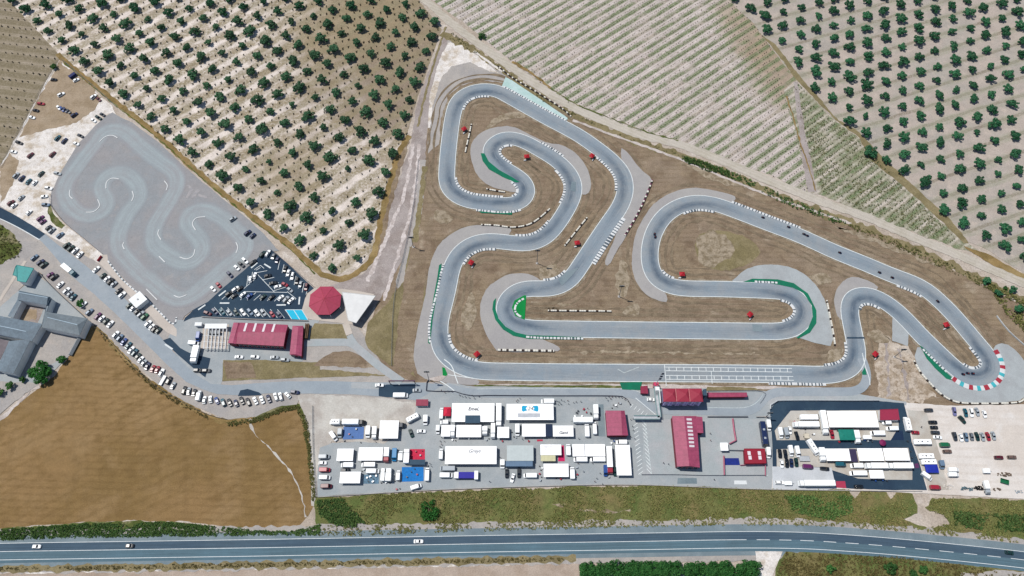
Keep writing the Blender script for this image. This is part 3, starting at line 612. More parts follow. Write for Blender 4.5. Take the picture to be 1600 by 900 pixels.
runoff([(1110, 296), (1147, 305), (1150, 312), (1140, 318), (1100, 314), (1060, 320), (1030, 345), (1015, 385), (1015, 425), (1035, 450), (1044, 466), (1040, 474), (1012, 463), (1000, 450), (990, 432), (986, 405), (992, 365), (1010, 332), (1025, 315), (1050, 300), (1080, 293)])
runoff([(1138, 444), (1162, 422), (1185, 414), (1225, 414), (1250, 424), (1270, 439), (1285, 460), (1295, 490), (1305, 542), (1275, 537), (1247, 528), (1230, 525), (1255, 510), (1260, 480), (1235, 458), (1180, 450)], M_runoffl)
runoff([(1306, 452), (1320, 437), (1335, 432), (1362, 440), (1375, 452), (1350, 460), (1330, 470), (1325, 500), (1310, 500), (1302, 475)])
runoff([(1435, 537), (1470, 560), (1500, 595), (1540, 600), (1553, 575), (1550, 542), (1570, 535), (1590, 550), (1604, 570), (1604, 618), (1590, 629), (1500, 631), (1475, 622), (1450, 597), (1427, 562)], M_runoffl)
runoff([(1394, 476), (1420, 505), (1418, 541), (1394, 533)], M_runoffl, sm_=0)
runoff([(778, 550), (771, 542), (758, 520), (750, 495), (751, 470), (762, 448), (779, 436), (794, 428), (821, 427), (837, 432), (848, 442), (830, 455), (800, 460), (785, 482), (795, 505), (820, 520), (860, 535), (877, 544), (870, 551)])
# painted green run-offs
def green(px, mat=M_green, lvl=12.5): sheet('paint', px, lvl, mat, .08)
green([(751, 240), (757, 240), (764, 253), (780, 266), (800, 277), (812, 285), (806, 286), (785, 277), (764, 265), (754, 252)])
green([(746, 329), (800, 331), (800, 336), (752, 333)])
green([(771, 471), (775, 466), (774, 482), (779, 498), (790, 511), (806, 520), (824, 524), (911, 527), (911, 531), (826, 530), (802, 525), (786, 515), (774, 500), (769, 484)])
green([(804, 470), (819, 462), (822, 462), (820, 500), (805, 494), (800, 481)], M_greenb)
green([(1161, 441), (1175, 436), (1215, 437), (1240, 443), (1262, 459), (1275, 485), (1275, 505), (1265, 520), (1247, 529.5), (1244, 528), (1262, 514), (1270, 495), (1268, 478), (1255, 458), (1238, 450), (1200, 442)])
green([(1436, 539), (1445, 546), (1480, 584), (1494, 596), (1478, 592), (1460, 575), (1447, 560)])
green([(686, 415), (690, 412), (690, 425), (684, 455), (676, 500), (672, 538), (669, 536), (671, 510), (678, 462), (684, 430)])
green([(691, 574), (695, 575), (699, 585), (697, 588), (692, 587)], M_greenb)
green([(968, 598), (1003, 597), (1001, 610), (972, 609)])
green([(1346, 582), (1351, 574), (1354, 586), (1347, 586)])
green([(790, 121), (800, 126), (882, 181), (887, 185), (885, 191), (850, 171), (815, 150), (784, 136)], M_mint, 9)
# pit entry marks
ribbon('road_line', [(694, 562), (706, 571), (711, 587), (716, 600)], .5, 12.2, M_line)
ribbon('road_line', [(700, 586), (715, 588), (742, 592)], .4, 12.2, M_line)
ribbon('road_line', [(688, 596), (700, 603), (710, 611)], .5, 12.2, M_line)
sheet('paint', [(668, 592), (685, 588), (699, 586), (690, 595), (680, 596)], 12, M_pale, .1)
ribbon('road_line', [(1347, 552), (1352, 575), (1358, 590), (1359, 602)], .4, 12.2, M_line)
# grid boxes
def seg(a, b, wd=.35, mat=None, lvl=12.4, name='grid_line'): ribbon(name, [a, b], wd, lvl, mat or M_line, step=60, sm=0)
seg((1038, 570), (1041, 604)); seg((1039, 574), (1237, 576)); seg((1040, 579.7), (1237, 581.7)); seg((1040, 587), (1239, 588.6)); seg((1040, 593), (1240, 594.6))
for k in range(17):
    x = 1045+k*11.55
    if x < 1237: seg((x, 574.1+k*.1), (x+.4, 579.8+k*.1)); seg((x+1.2, 587.1+k*.09), (x+1.6, 593.1+k*.09))
seg((1111, 580), (1112.5, 600), .3)
seg((975, 583), (965, 577), .3, M_linef); seg((975, 583), (998, 574), .3, M_linef)

# kerbs: raised blocks along the edge of the track
M_kw = plain('kerb_white', C(222, 224, 224), .6, var=.08); M_kg = plain('kerb_dark', C(88, 100, 110), .7, var=.15)
M_kc = plain('kerb_cyan', C(70, 180, 190), .6, var=.1); M_kr = plain('kerb_red', C(170, 50, 66), .6, var=.1)
def kerb(px, width=1.5, block=1.8, seq=(0, 1), duty=.62, h=.09, sm=3):
    P = smooth_line(catmull([Vector(G(*p)) for p in px], False, .6), False, sm); N_ = normals(P, False)
    mb = MB(); s = 0; k = 0
    for i in range(len(P)-1):
        L = (P[i+1]-P[i]).length; ph = (s/block) % 1
        mi = seq[0] if ph < duty else seq[1]
        if len(seq) > 2: mi = seq[int(s/block) % len(seq)]
        a, b_ = P[i]-N_[i]*width/2, P[i]+N_[i]*width/2; c, d = P[i+1]+N_[i+1]*width/2, P[i+1]-N_[i+1]*width/2
        z = zl(11)+.01
        hh = h if mi != 1 else h*.7
        mb.poly([(a.x, a.y, z), (d.x, d.y, z), (d.x*.8+c.x*.2, d.y*.8+c.y*.2, z+hh), (a.x*.8+b_.x*.2, a.y*.8+b_.y*.2, z+hh)], mi)
        mb.poly([(a.x*.8+b_.x*.2, a.y*.8+b_.y*.2, z+hh), (d.x*.8+c.x*.2, d.y*.8+c.y*.2, z+hh), (d.x*.2+c.x*.8, d.y*.2+c.y*.8, z+hh), (a.x*.2+b_.x*.8, a.y*.2+b_.y*.8, z+hh)], mi)
        mb.poly([(a.x*.2+b_.x*.8, a.y*.2+b_.y*.8, z+hh), (d.x*.2+c.x*.8, d.y*.2+c.y*.8, z+hh), (c.x, c.y, z), (b_.x, b_.y, z)], mi)
        s += L
    o = mb.obj('kerb', [M_kw, M_kg, M_kc, M_kr], fix=False); o['kind'] = 'structure'
def trim(px_from, px_to, side, off=0, **kw):
    """kerb glued to the track edge between the points nearest to two photo positions"""
    A = Vector(G(*px_from)); B = Vector(G(*px_to))
    ia = min(range(NT), key=lambda i: (TP[i]+TN[i]*side*TW/2-A).length); ib = min(range(NT), key=lambda i: (TP[i]+TN[i]*side*TW/2-B).length)
    if (ib-ia) % NT > NT/2: ia, ib = ib, ia
    n = (ib-ia) % NT; wd = kw.get('width', 1.5)
    pts = []
    for k in range(0, n+1, 2):
        i = (ia+k) % NT; q = TP[i]+TN[i]*side*(TW/2+off+wd*.35); pts.append(q)
    P = [(q.x, q.y) for q in pts]
    return P
def kerbt(a, b, side, off=0, **kw):
    P = trim(a, b, side, off, **kw)
    global G
    g0 = G; G = lambda x, y, z=0: (x, y)
    kerb(P, **kw); G = g0
def side_of(p):
    A = Vector(G(*p)); i = min(range(NT), key=lambda i: (TP[i]-A).length)
    return 1 if TN[i].dot(A-TP[i]) > 0 else -1
KERBS = [((721, 172), (768, 151), {}), ((786, 138), (882, 190), {'width': 1.3}), ((806, 370), (857, 347), {}), ((877, 317), (866, 262), {}), ((842, 226), (878, 246), {}), ((936, 244), (962, 302), {}),
         ((974, 340), (924, 414), {'width': 2.6, 'block': 2.0}), ((711, 276), (787, 308), {}), ((744, 328), (813, 327), {}), ((800, 227), (800, 260), {}), ((800, 285), (800, 309), {}),
         ((688, 413), (672, 537), {'width': 1.4}), ((721, 412), (775, 389), {}), ((700, 518), (748, 568), {}), ((818, 463), (818, 500), {}), ((821, 526), (911, 528), {}), ((846, 439), (884, 424), {}),
         ((1066, 334), (1117, 331), {}), ((1030, 421), (1052, 440), {}), ((1144, 317), (1250, 357), {}), ((1180, 441), (1214, 443), {}), ((1216, 469), (1225, 505), {}), ((1337, 487), (1374, 479), {}),
         ((1402, 444), (1445, 462), {}), ((1325, 537), (1287, 571), {}), ((1202, 600), (1292, 600), {}), ((1522, 540), (1505, 570), {}), ((1443, 546), (1478, 582), {})]
for a, b_, kw in KERBS:
    s = side_of(((a[0]+b_[0])/2, (a[1]+b_[1])/2)) if False else side_of(a)
    kerbt(a, b_, s, **kw)
kerbt((1480, 584), (1559, 545), side_of((1480, 584)), width=2.7, block=2.1, seq=(3, 0, 2, 0), off=.1)
for arc in ([(110, 297), (109, 306), (114, 311)], [(135, 332), (147, 331), (156, 322), (153, 312)], [(166, 295), (167, 285), (175, 279), (186, 280)], [(207, 299), (209, 307), (206, 315)], [(257, 283), (262, 290), (260, 298)], [(249, 359), (247, 366), (252, 375)], [(281, 402), (292, 405), (302, 400), (305, 390)], [(306, 360), (301, 350), (307, 341), (321, 339)], [(369, 379), (372, 387), (369, 396)], [(194, 379), (192, 384), (195, 390)], [(249, 401), (258, 410)], [(229, 452), (246, 469)], [(272, 462), (281, 465), (292, 461)], [(156, 222), (165, 214), (176, 212), (184, 216)]):
    kerb(arc, width=.55, seq=(0, 0), sm=1)
# jagged white kerb wall of the kart lot
kerb([(169, 408), (190, 435), (212, 455), (232, 471), (250, 488), (267, 505), (274, 505), (276, 496)], width=.9, block=2.4, duty=.6, sm=0)

# car park paint (pixels of an enlargement, 7.2x from 310,385)
def q8(x, y): return (310+x/7.2, 385+y/7.2)
CPL = [((920, 150), (895, 265)), ((965, 205), (942, 300)), ((1010, 250), (985, 345)), ((1055, 290), (1030, 385)), ((1100, 335), (1078, 435)), ((1145, 375), (1125, 475)), ((1190, 415), (1168, 520)), ((1235, 450), (1212, 545)),
       ((560, 330), (545, 450)), ((610, 290), (600, 390)), ((645, 300), (775, 275)), ((720, 380), (855, 350)), ((780, 440), (905, 410)), ((850, 500), (985, 460)), ((510, 480), (660, 350)), ((660, 310), (860, 520)), ((520, 510), (1000, 520)), ((1000, 510), (1100, 590)),
       ((630, 265), (700, 215)), ((700, 215), (740, 250)), ((650, 270), (700, 240)), ((330, 540), (265, 598)), ((390, 540), (335, 598)), ((450, 540), (400, 600)), ((520, 545), (475, 605)), ((650, 520), (550, 608)), ((700, 545), (625, 610)), ((770, 550), (700, 612)), ((850, 545), (775, 615)), ((925, 550), (855, 620)), ((1000, 560), (930, 622)), ((1060, 570), (1000, 640)), ((1100, 590), (1040, 650))]
for k, x in enumerate((180, 255, 330, 410, 490, 570, 650, 730, 810, 890, 975)): CPL.append(((x, 685+k*3), (x+80, 780+k*3)))
for a, b_ in CPL: seg(q8(*a), q8(*b_), .28, M_line, 9.4, 'parking_line')
for pl in ([(242, 640), (350, 640)], [(880, 662), (985, 660)], [(232, 560), (310, 500)], [(594, 245), (665, 185)], [(742, 200), (815, 245)], [(1140, 570), (1132, 655)], [(0, 715), (80, 660)]):
    seg(q8(*pl[0]), q8(*pl[1]), .8, M_line, 9.4, 'road_arrow')
sheet('disabled_bays', [q8(980, 715), q8(1165, 715), q8(1235, 830), q8(1050, 820)], 9.4, M_cyan, 0)
seg(q8(1072, 716), q8(1142, 824), .3, M_line, 9.8, 'parking_line')
for a, b_ in ((q8(980, 715), q8(1050, 820)), (q8(1165, 715), q8(1235, 830)), (q8(980, 715), q8(1165, 715))): seg(a, b_, .3, M_line, 9.8, 'parking_line')
# kart parking chevrons beside the red warehouse
for k in range(13):
    y = 662+k*6.3; dx = (y-662)*.1
    seg((989+dx*1.1, y+4), (996+dx*1.1, y-1), .3, M_line, 9.4, 'parking_line'); seg((1003+dx, y-5), (1010+dx*1.05, y+3), .3, M_line, 9.4, 'parking_line')
for k in range(5): seg((985+k*5.5, 637+k*3.5), (989+k*5.5, 632+k*3.5), .3, M_line, 11.4, 'parking_line'); seg((993+k*6, 622+k*5), (1000+k*6, 628+k*5), .35, M_line, 11.4, 'parking_line')
seg((1006, 655), (1018, 741), .3, M_linef, 9.8, 'road_line'); seg((1000, 742), (1200, 743), .4, M_linef, 9.8, 'road_line')

# ================================================================== VEHICLES
Z0 = .3
PAL = {'white': C(236, 238, 238, 1.12), 'silver': C(176, 184, 190), 'grey': C(120, 126, 132), 'dark grey': C(58, 64, 72), 'black': C(22, 27, 34), 'navy': C(26, 42, 84), 'blue': C(36, 78, 150), 'bright blue': C(18, 128, 184), 'dark green': C(20, 58, 54), 'green': C(30, 110, 70),
       'red': C(168, 36, 56), 'dark red': C(100, 28, 40), 'purple': C(104, 36, 96), 'teal': C(30, 96, 112), 'beige': C(206, 194, 172), 'brown': C(120, 96, 86), 'blue-grey': C(112, 136, 160), 'yellow': C(220, 200, 100), 'lilac': C(124, 124, 170)}
PM = {}
for k, v in PAL.items():
    m, nt, b = newmat('paint_'+k.replace(' ', '_').replace('-', '_'), .32, .5); b.inputs['Base Color'].default_value = v
    if k not in ('white', 'beige'): b.inputs['Coat Weight'].default_value = .5; b.inputs['Coat Roughness'].default_value = .1
    else: b.inputs['Roughness'].default_value = .45
    PM[k] = m
M_glass = glassm('car_glass', C(18, 28, 38)); M_tyre = plain('tyre_rubber', C(30, 32, 36), .9); M_rim = plain('wheel_rim', C(150, 154, 158), .4)
M_under = plain('chassis_black', C(30, 34, 38), .8)
M_white = plain('white_gelcoat', C(240, 241, 240, 1.12), .5, var=.04, size=2)
M_whitebox = ribbed('white_box_panels', C(236, 238, 238, 1.12), (1, 0), 2.6, .06, .2)
M_canvas = ribbed('white_canvas', C(240, 240, 240, 1.06), (1, 0), 3.1, .06, .13, .8)
M_canvasg = plain('grey_canvas', C(196, 206, 206), .8, .15, var=.08, size=2)
M_metal = plain('grey_metal', C(120, 126, 132), .5, .5); M_alu = plain('aluminium', C(190, 194, 198), .4, .5)
M_hatch = plain('roof_hatch_plastic', C(96, 104, 112), .5)
def ringx(x, hw, zb, zt, bev=.12):
    return [(x, -hw, zb), (x, -hw, zt-bev), (x, -hw+bev, zt), (x, hw-bev, zt), (x, hw, zt-bev), (x, hw, zb)]
def wheel_mesh(r=.32, w_=.22):
    mb = MB(); mb.bar((0, -w_/2, 0), (0, w_/2, 0), r, 0, 12); mb.bar((0, -w_/2-.01, 0), (0, w_/2+.01, 0), r*.55, 1, 10)
    return mb.mesh('wheel', [M_tyre, M_rim])
W_CAR = wheel_mesh(); W_BIG = wheel_mesh(.48, .3)
def make_car(style):
    e = empty('car')
    L2 = {'hatch': 2.0, 'saloon': 2.25, 'estate': 2.3, 'suv': 2.3}[style]; hw = .88 if style != 'suv' else .93
    mb = MB(); q = L2/2.15
    st = [(-2.15, .70, .74), (-1.98, .83, .90), (-1.2, hw, .95), (0, hw, .96), (.95, hw-.01, .95), (1.65, hw-.04, .84), (2.02, .74, .70), (2.15, .56, .56)]
    mb.loft([ringx(x*q, h_, .26, z, .1) for x, h_, z in st])
    rb = {'hatch': (-1.78, -1.35), 'saloon': (-1.45, -.95), 'estate': (-2.05, -1.85), 'suv': (-2.0, -1.75)}[style]
    zt = 1.46 if style != 'suv' else 1.72
    bx0, bx1 = rb[0]*q, .92*q; tx0, tx1 = rb[1]*q, .12*q; bw, tw = hw-.08, hw-.24; zb = .93
    B = [(bx0, -bw, zb), (bx1, -bw, zb), (bx1, bw, zb), (bx0, bw, zb)]; Tq = [(tx0, -tw, zt), (tx1, -tw, zt), (tx1, tw, zt), (tx0, tw, zt)]
    mb.loft([B, Tq]); mb.box(tx0+.08, -tw+.05, zt, tx1-.05, tw-.05, zt+.035)
    mb.box(.55*q, -hw-.1, .9, .7*q, -hw+.02, 1.02); mb.box(.55*q, hw-.02, .9, .7*q, hw+.1, 1.02)
    mb.obj('body', PM['white'], e)
    def quad(a, b_, c, d, name, out):
        P = [Vector(x) for x in (a, b_, c, d)]; ctr = sum(P, Vector())/4; nn = (P[1]-P[0]).cross(P[3]-P[0]).normalized()
        if nn.dot(Vector(out)) < 0: nn = -nn
        P = [ctr+(p-ctr)*.88+nn*.012 for p in P]
        g = MB(); g.poly(P); g.obj(name, M_glass, e, fix=False)
    quad(B[1], B[2], Tq[2], Tq[1], 'windscreen', (1, 0, .5)); quad(B[3], B[0], Tq[0], Tq[3], 'rear_window', (-1, 0, .5))
    quad(B[0], B[1], Tq[1], Tq[0], 'side_window', (0, -1, .3)); quad(B[2], B[3], Tq[3], Tq[2], 'side_window', (0, 1, .3))
    for x in (-1.3, 1.35):
        for y in (-.78, .78):
            wo = link('wheel', W_CAR, e); wo.location = (x*q, y, .32)
    if style in ('suv', 'estate'):
        for y in (-tw+.1, tw-.1):
            g = MB(); g.box(tx0+.1, y-.025, zt+.06, tx1-.1, y+.025, zt+.1); g.obj('roof_rail', M_under, e)
    return e
def make_van(L=5.4, Wd=2.0, Hh=2.3):
    e = empty('van'); h_ = L/2; mb = MB(); a = Wd/2
    mb.loft([ringx(-h_, a-.08, .35, Hh-.15, .15), ringx(-h_+.15, a, .35, Hh, .15), ringx(h_-1.7, a, .35, Hh, .18), ringx(h_-1.35, a-.02, .35, Hh-.2, .2), ringx(h_-.75, a-.05, .35, 1.25, .12), ringx(h_-.1, a-.16, .35, .95, .12), ringx(h_, a-.35, .35, .75, .1)])
    mb.obj('body', PM['white'], e)
    g = MB(); g.poly([(h_-1.30, -a+.18, Hh-.22), (h_-.78, -a+.2, 1.32), (h_-.78, a-.2, 1.32), (h_-1.30, a-.18, Hh-.22)]); g.obj('windscreen', M_glass, e, fix=False)
    e.children[-1].location = (.03, 0, .03)
    for y in (-1, 1):
        g = MB(); g.box(h_-1.9, y*(a-.005)-.01, 1.25, h_-1.45, y*(a-.005)+.01, 1.85); g.obj('side_window', M_glass, e)
    for x in (-h_+1.0, h_-1.05):
        for y in (-a+.13, a-.13):
            wo = link('wheel', W_CAR, e); wo.location = (x, y, .34)
    return e
def make_truck(L, Wd, Hh, cab=2.2, boxmat=None, cabmat=None, wheels=2, semi=False):
    """cab forward (+x), cargo box behind"""
    e = empty('truck'); h_ = L/2; a = Wd/2; mb = MB()
    mb.box(-h_, -a, 1.05, h_-cab-.35, a, Hh); mb.obj('cargo_box', boxmat or M_whitebox, e)
    if not semi:
        g = MB(); g.box(-h_+.04, -a+.06, Hh, h_-cab-.4, a-.06, Hh+.05); g.obj('roof_panel', M_white, e)
    mb = MB(); zt = min(Hh-.3, 3.0)
    mb.loft([ringx(h_-cab, a-.08, .7, zt, .15), ringx(h_-.55, a-.08, .7, zt, .15), ringx(h_-.2, a-.1, .7, zt-.35, .15), ringx(h_, a-.1, .6, 1.5, .1)])
    mb.obj('cab', cabmat or PM['white'], e)
    g = MB(); g.poly([(h_-.5, -a+.22, zt-.02), (h_-.17, -a+.22, zt-.5), (h_-.17, a-.22, zt-.5), (h_-.5, a-.22, zt-.02)]); g.obj('windscreen', M_glass, e, fix=False); e.children[-1].location = (.02, 0, .02)
    g = MB(); g.box(-h_+.3, -a+.55, .7, h_-.6, a-.55, 1.04); g.obj('chassis', M_under, e)
    xs = [h_-1.1, -h_+1.6]+([-h_+2.75] if L > 8.5 else [])
    for x in xs:
        for y in (-a+.2, a-.2):
            wo = link('wheel', W_BIG, e); wo.location = (x, y, .48)
    return e
def make_caravan(L=6.2, Wd=2.3, Hh=2.6):
    e = empty('caravan'); h_ = L/2; a = Wd/2; mb = MB()
    mb.loft([ringx(-h_, a-.12, .6, Hh-.5, .12), ringx(-h_+.3, a, .4, Hh-.05, .15), ringx(0, a, .35, Hh, .15), ringx(h_-.5, a, .4, Hh-.08, .15), ringx(h_, a-.12, .7, Hh-.9, .12)]); mb.obj('body', M_white, e)
    for x, s_ in ((-h_*.5, .28), (h_*.15, .35), (h_*.6, .25)):
        g = MB(); g.box(x-s_, -s_, Hh-.02, x+s_, s_, Hh+.09); g.obj('roof_hatch', M_hatch, e)
    g = MB(); g.bar((h_-.1, .5, .45), (h_+1.3, 0, .45), .05); g.bar((h_-.1, -.5, .45), (h_+1.3, 0, .45), .05); g.bar((h_+1.2, 0, .45), (h_+1.2, 0, .02), .04); g.obj('drawbar', M_metal, e)
    for y in (-1, 1):
        g = MB(); g.box(-h_*.5, y*(a-.003)-.012, 1.4, h_*.4, y*(a-.003)+.012, 1.9); g.obj('window', M_glass, e)
        wo = link('wheel', W_CAR, e); wo.location = (-.1, y*(a-.14), .33)
    return e
def make_motorhome(L=7.2, Wd=2.35, Hh=3.0):
    e = empty('motorhome'); h_ = L/2; a = Wd/2; mb = MB()
    mb.loft([ringx(-h_, a-.05, .4, Hh-.15, .15), ringx(-h_+.2, a, .4, Hh, .15), ringx(h_-1.7, a, .4, Hh, .18), ringx(h_-.95, a-.12, 1.9, Hh-.35, .2)]); mb.obj('body', M_white, e)
    mb = MB(); mb.loft([ringx(h_-1.8, a-.15, .4, 2.0, .12), ringx(h_-1.2, a-.16, .4, 1.95, .12), ringx(h_-.7, a-.2, .4, 1.25, .1), ringx(h_, a-.4, .4, .8, .1)]); mb.obj('cab', PM['white'], e)
    g = MB(); g.poly([(h_-1.18, -a+.32, 1.93), (h_-.72, -a+.34, 1.3), (h_-.72, a-.34, 1.3), (h_-1.18, a-.32, 1.93)]); g.obj('windscreen', M_glass, e, fix=False); e.children[-1].location = (.04, 0, .04)
    for x, s_ in ((-h_*.6, .25), (-h_*.05, .33), (h_*.35, .22)):
        g = MB(); g.box(x-s_, -s_, Hh-.02, x+s_, s_, Hh+.1); g.obj('roof_hatch', M_hatch, e)
    for x in (-h_+1.5, h_-1.0):
        for y in (-a+.14, a-.14):
            wo = link('wheel', W_CAR, e); wo.location = (x, y, .34)
    return e
def make_trailer(L=4, Wd=2, Hh=2.2, mat=None, low=False):
    e = empty('trailer'); h_ = L/2; a = Wd/2; mb = MB()
    if low:
        mb.box(-h_, -a, .55, h_, a, .68)
        for y in (-a, a-.05): mb.box(-h_, y, .68, h_, y+.05, .95)
        for x in (-h_, h_-.05): mb.box(x, -a+.05, .68, x+.05, a-.05, .95)
        mb.obj('flatbed', mat or M_alu, e)
    else:
        mb.loft([ringx(-h_, a, .5, Hh, .08), ringx(h_-.3, a, .5, Hh, .08), ringx(h_, a-.1, .6, Hh-.4, .08)]); mb.obj('box_body', mat or M_whitebox, e)
    g = MB(); g.bar((h_, .3, .5), (h_+1.1, 0, .5), .05); g.bar((h_, -.3, .5), (h_+1.1, 0, .5), .05); g.obj('drawbar', M_metal, e)
    for y in (-a-.02, a+.02):
        wo = link('wheel', W_CAR, e); wo.location = (-.2, y, .33)
    return e
CARS = {}
def veh_root(kind, color, L=None, W_=None, Hh=None):
    if kind in ('hatch', 'saloon', 'estate', 'suv', 'van'):
        if kind == 'van' and L: 
            e = make_van(L, W_ or 2.0, Hh or 2.3)
        elif kind not in CARS:
            e = make_van() if kind == 'van' else make_car(kind); CARS[kind] = e
        else: e = copy_tree(CARS[kind])
        for ch in e.children:
            if ch.name.startswith('body'): ch.material_slots[0].link = 'OBJECT'; ch.material_slots[0].material = PM[color]
    return e
def place(e, px, py, ang, z=None, h=.8):
    """ang: heading in the photograph, degrees, 0 = right, 90 = down"""
    a = Vector(G(px, py, h)); t = math.radians(ang); b_ = Vector(G(px+4*math.cos(t), py+4*math.sin(t), h)); d = b_-a
    e.location = (a.x, a.y, Z0 if z is None else z); e.rotation_euler = (0, 0, math.atan2(d.y, d.x))
ORD = ['', 'first', 'second', 'third', 'fourth', 'fifth', 'sixth', 'seventh', 'eighth', 'ninth', 'tenth', 'eleventh', 'twelfth', 'thirteenth', 'fourteenth', 'fifteenth', 'sixteenth', 'seventeenth', 'eighteenth', 'nineteenth', 'twentieth', 'twenty-first', 'twenty-second', 'twenty-third', 'twenty-fourth', 'twenty-fifth', 'twenty-sixth', 'twenty-seventh', 'twenty-eighth', 'twenty-ninth']
KW = {'hatch': 'hatchback', 'saloon': 'saloon car', 'estate': 'estate car', 'suv': 'off-road car', 'van': 'van'}
NAMES = {'hatch': 'parked_car', 'saloon': 'parked_car', 'estate': 'parked_car', 'suv': 'parked_car', 'van': 'parked_van'}
rc = random.Random(3)
def row(desc, end, group, items, z=None):
    for n, it in enumerate(items):
        x, y, ang, color = it[:4]
        kind = it[4] if len(it) > 4 else rc.choice(['hatch', 'hatch', 'saloon', 'estate', 'suv'])
        e = veh_root(kind, color); e.name = NAMES[kind]
        place(e, x, y, ang+rc.uniform(-2, 2), z)
        props(e, '%s %s, %s from the %s %s' % (color, KW[kind], ORD[n+1], end, desc), 'van' if kind == 'van' else 'car', group)
def car(x, y, ang, color, kind, label, z=None, h=.8, group=None, name=None):
    e = veh_root(kind, color); e.name = name or NAMES[kind]; place(e, x, y, ang, z, h); props(e, label, 'van' if kind == 'van' else 'car', group); return e

# upper-left sandy ground
row('on the brown corner triangle', 'top', 'cars on the sandy parking ground',
    [(84, 124.5, 0, 'black'), (119, 125, -25, 'white'), (95.5, 147.5, -30, 'white'), (146, 151, -40, 'white'), (154, 155, 40, 'dark red'), (64, 162, 5, 'red'), (91.5, 168, 50, 'white'), (97, 170.5, 50, 'blue'), (102, 172, 50, 'navy'), (107, 174, 50, 'dark grey'), (56, 172.5, 8, 'black'), (116, 179.5, -35, 'navy'), (50, 183.5, 12, 'white'), (160, 179, 30, 'dark grey'), (154, 184, 30, 'dark green'), (146, 188, 30, 'white')], z=.12)
row('on white sand left of the kart lot', 'top', 'cars on the sandy parking ground',
    [(125.5, 212, 25, 'dark grey'), (90, 215.5, -50, 'teal'), (100.5, 220, -50, 'navy'), (30, 223, 18, 'black'), (119, 224.5, 20, 'white'), (21, 237, 12, 'white'), (82, 241, -45, 'dark red'), (47.5, 242.5, -45, 'dark red'), (64, 271.5, -45, 'dark green'), (90, 271, 12, 'silver'), (25, 274, -50, 'silver'), (34, 278.5, -50, 'navy'), (44.5, 283.5, -50, 'teal'), (54, 285.5, -50, 'white'), (76, 294, 8, 'white'), (69, 307, -12, 'white'), (33, 309, -45, 'silver'), (17, 317, -40, 'dark red'), (22, 321, -40, 'white'), (71.5, 320, 0, 'blue-grey'), (45, 332, -42, 'white'), (63, 341, -35, 'purple'), (67, 346.5, -35, 'purple')], z=.12)
row('between dark road and kart lot fence', 'top', 'cars beside the access road',
    [(76, 356, -40, 'dark grey'), (81, 360, -45, 'silver'), (94, 367.5, -40, 'blue-grey', 'estate'), (104.5, 383.5, -40, 'dark green', 'suv'), (111, 388, -45, 'dark green'), (117.5, 392, -48, 'white'), (125, 398, -48, 'white'), (150.5, 421, -42, 'white'), (161, 431, -42, 'dark green'), (167.5, 436, -42, 'white'), (173, 440, -42, 'black'), (178, 444, -42, 'silver'), (185.5, 454.5, -42, 'black'), (191, 461, -42, 'white', 'suv'), (202, 477.5, -42, 'dark green'), (208.5, 481, -42, 'white'), (214.5, 487, -42, 'black'), (220, 491, -42, 'silver'), (226, 495, -42, 'green'), (231.5, 506, -48, 'white'), (237, 511, -48, 'white'), (242, 514, -48, 'black'), (247.5, 516.5, -48, 'dark green')])
row('lining the farm yard wall', 'top', 'cars beside the access road',
    [(54, 402.5, -42, 'blue-grey'), (63.5, 410, -38, 'navy', 'suv'), (69, 414, -38, 'dark green', 'suv'), (78.5, 429.5, -38, 'purple'), (85, 433, -38, 'black', 'suv'), (94.5, 445, -42, 'white'), (104, 454.5, -48, 'white'), (109, 459.5, -48, 'silver'), (114.5, 464.5, -48, 'teal'), (130, 476, -40, 'white'), (140, 487.5, -42, 'blue-grey', 'suv'), (153, 494, -48, 'purple'), (159, 498, -48, 'white'), (165.5, 502, -48, 'dark green'), (172.5, 506.5, -48, 'white')])
row('along the edge of the stubble field', 'top', 'cars along the stubble field',
    [(181, 523, -50, 'white', 'suv'), (187.5, 528, -50, 'blue-grey'), (193.5, 534, -50, 'blue'), (200.5, 540, -50, 'teal'), (205, 547, -50, 'white'), (210.5, 551, -50, 'teal'), (215.5, 557, -50, 'dark green'), (220, 562, -50, 'white'), (225, 567, -50, 'silver'), (230.5, 572, -58, 'navy'), (239, 576, -62, 'red'), (246, 577.5, -62, 'red'), (252.5, 582.5, -62, 'white', 'suv'), (264, 594.5, -60, 'black', 'suv'), (270.5, 602.5, -60, 'silver'),
     (288, 610, -75, 'black', 'suv'), (295, 611, -75, 'silver'), (303.5, 613.5, -75, 'dark grey'), (311, 618.5, -78, 'white', 'van'), (319.5, 625, -80, 'white'), (329, 624, -95, 'white'), (339, 626, -112, 'blue'), (349, 629, -110, 'teal'), (359, 629, -112, 'black'), (369, 630, -112, 'navy'), (378, 626, -112, 'black'), (388, 628, -112, 'black'), (399, 626, -115, 'white')])
row('at the lower corner of the stubble field', 'left', 'cars along the stubble field',
    [(409.5, 624.5, -112, 'white', 'saloon'), (420, 623, -110, 'navy'), (431, 620, -108, 'white'), (438.5, 619.5, -105, 'white', 'estate'), (449.5, 617.5, -130, 'white'), (461, 613, 3, 'navy', 'suv')])
row('on the right edge of the kart lot', 'top', 'cars round the kart lot',
    [(364, 342, -35, 'silver', 'suv'), (387, 364, -40, 'navy'), (395, 368.5, -40, 'navy'), (395.5, 410, -40, 'black'), (383, 407.5, 40, 'white'), (377, 413.5, 40, 'dark grey'), (370, 418.5, 40, 'white'), (359, 429, 45, 'navy'), (341.5, 445.5, 48, 'red'), (333, 451.5, 48, 'white')])
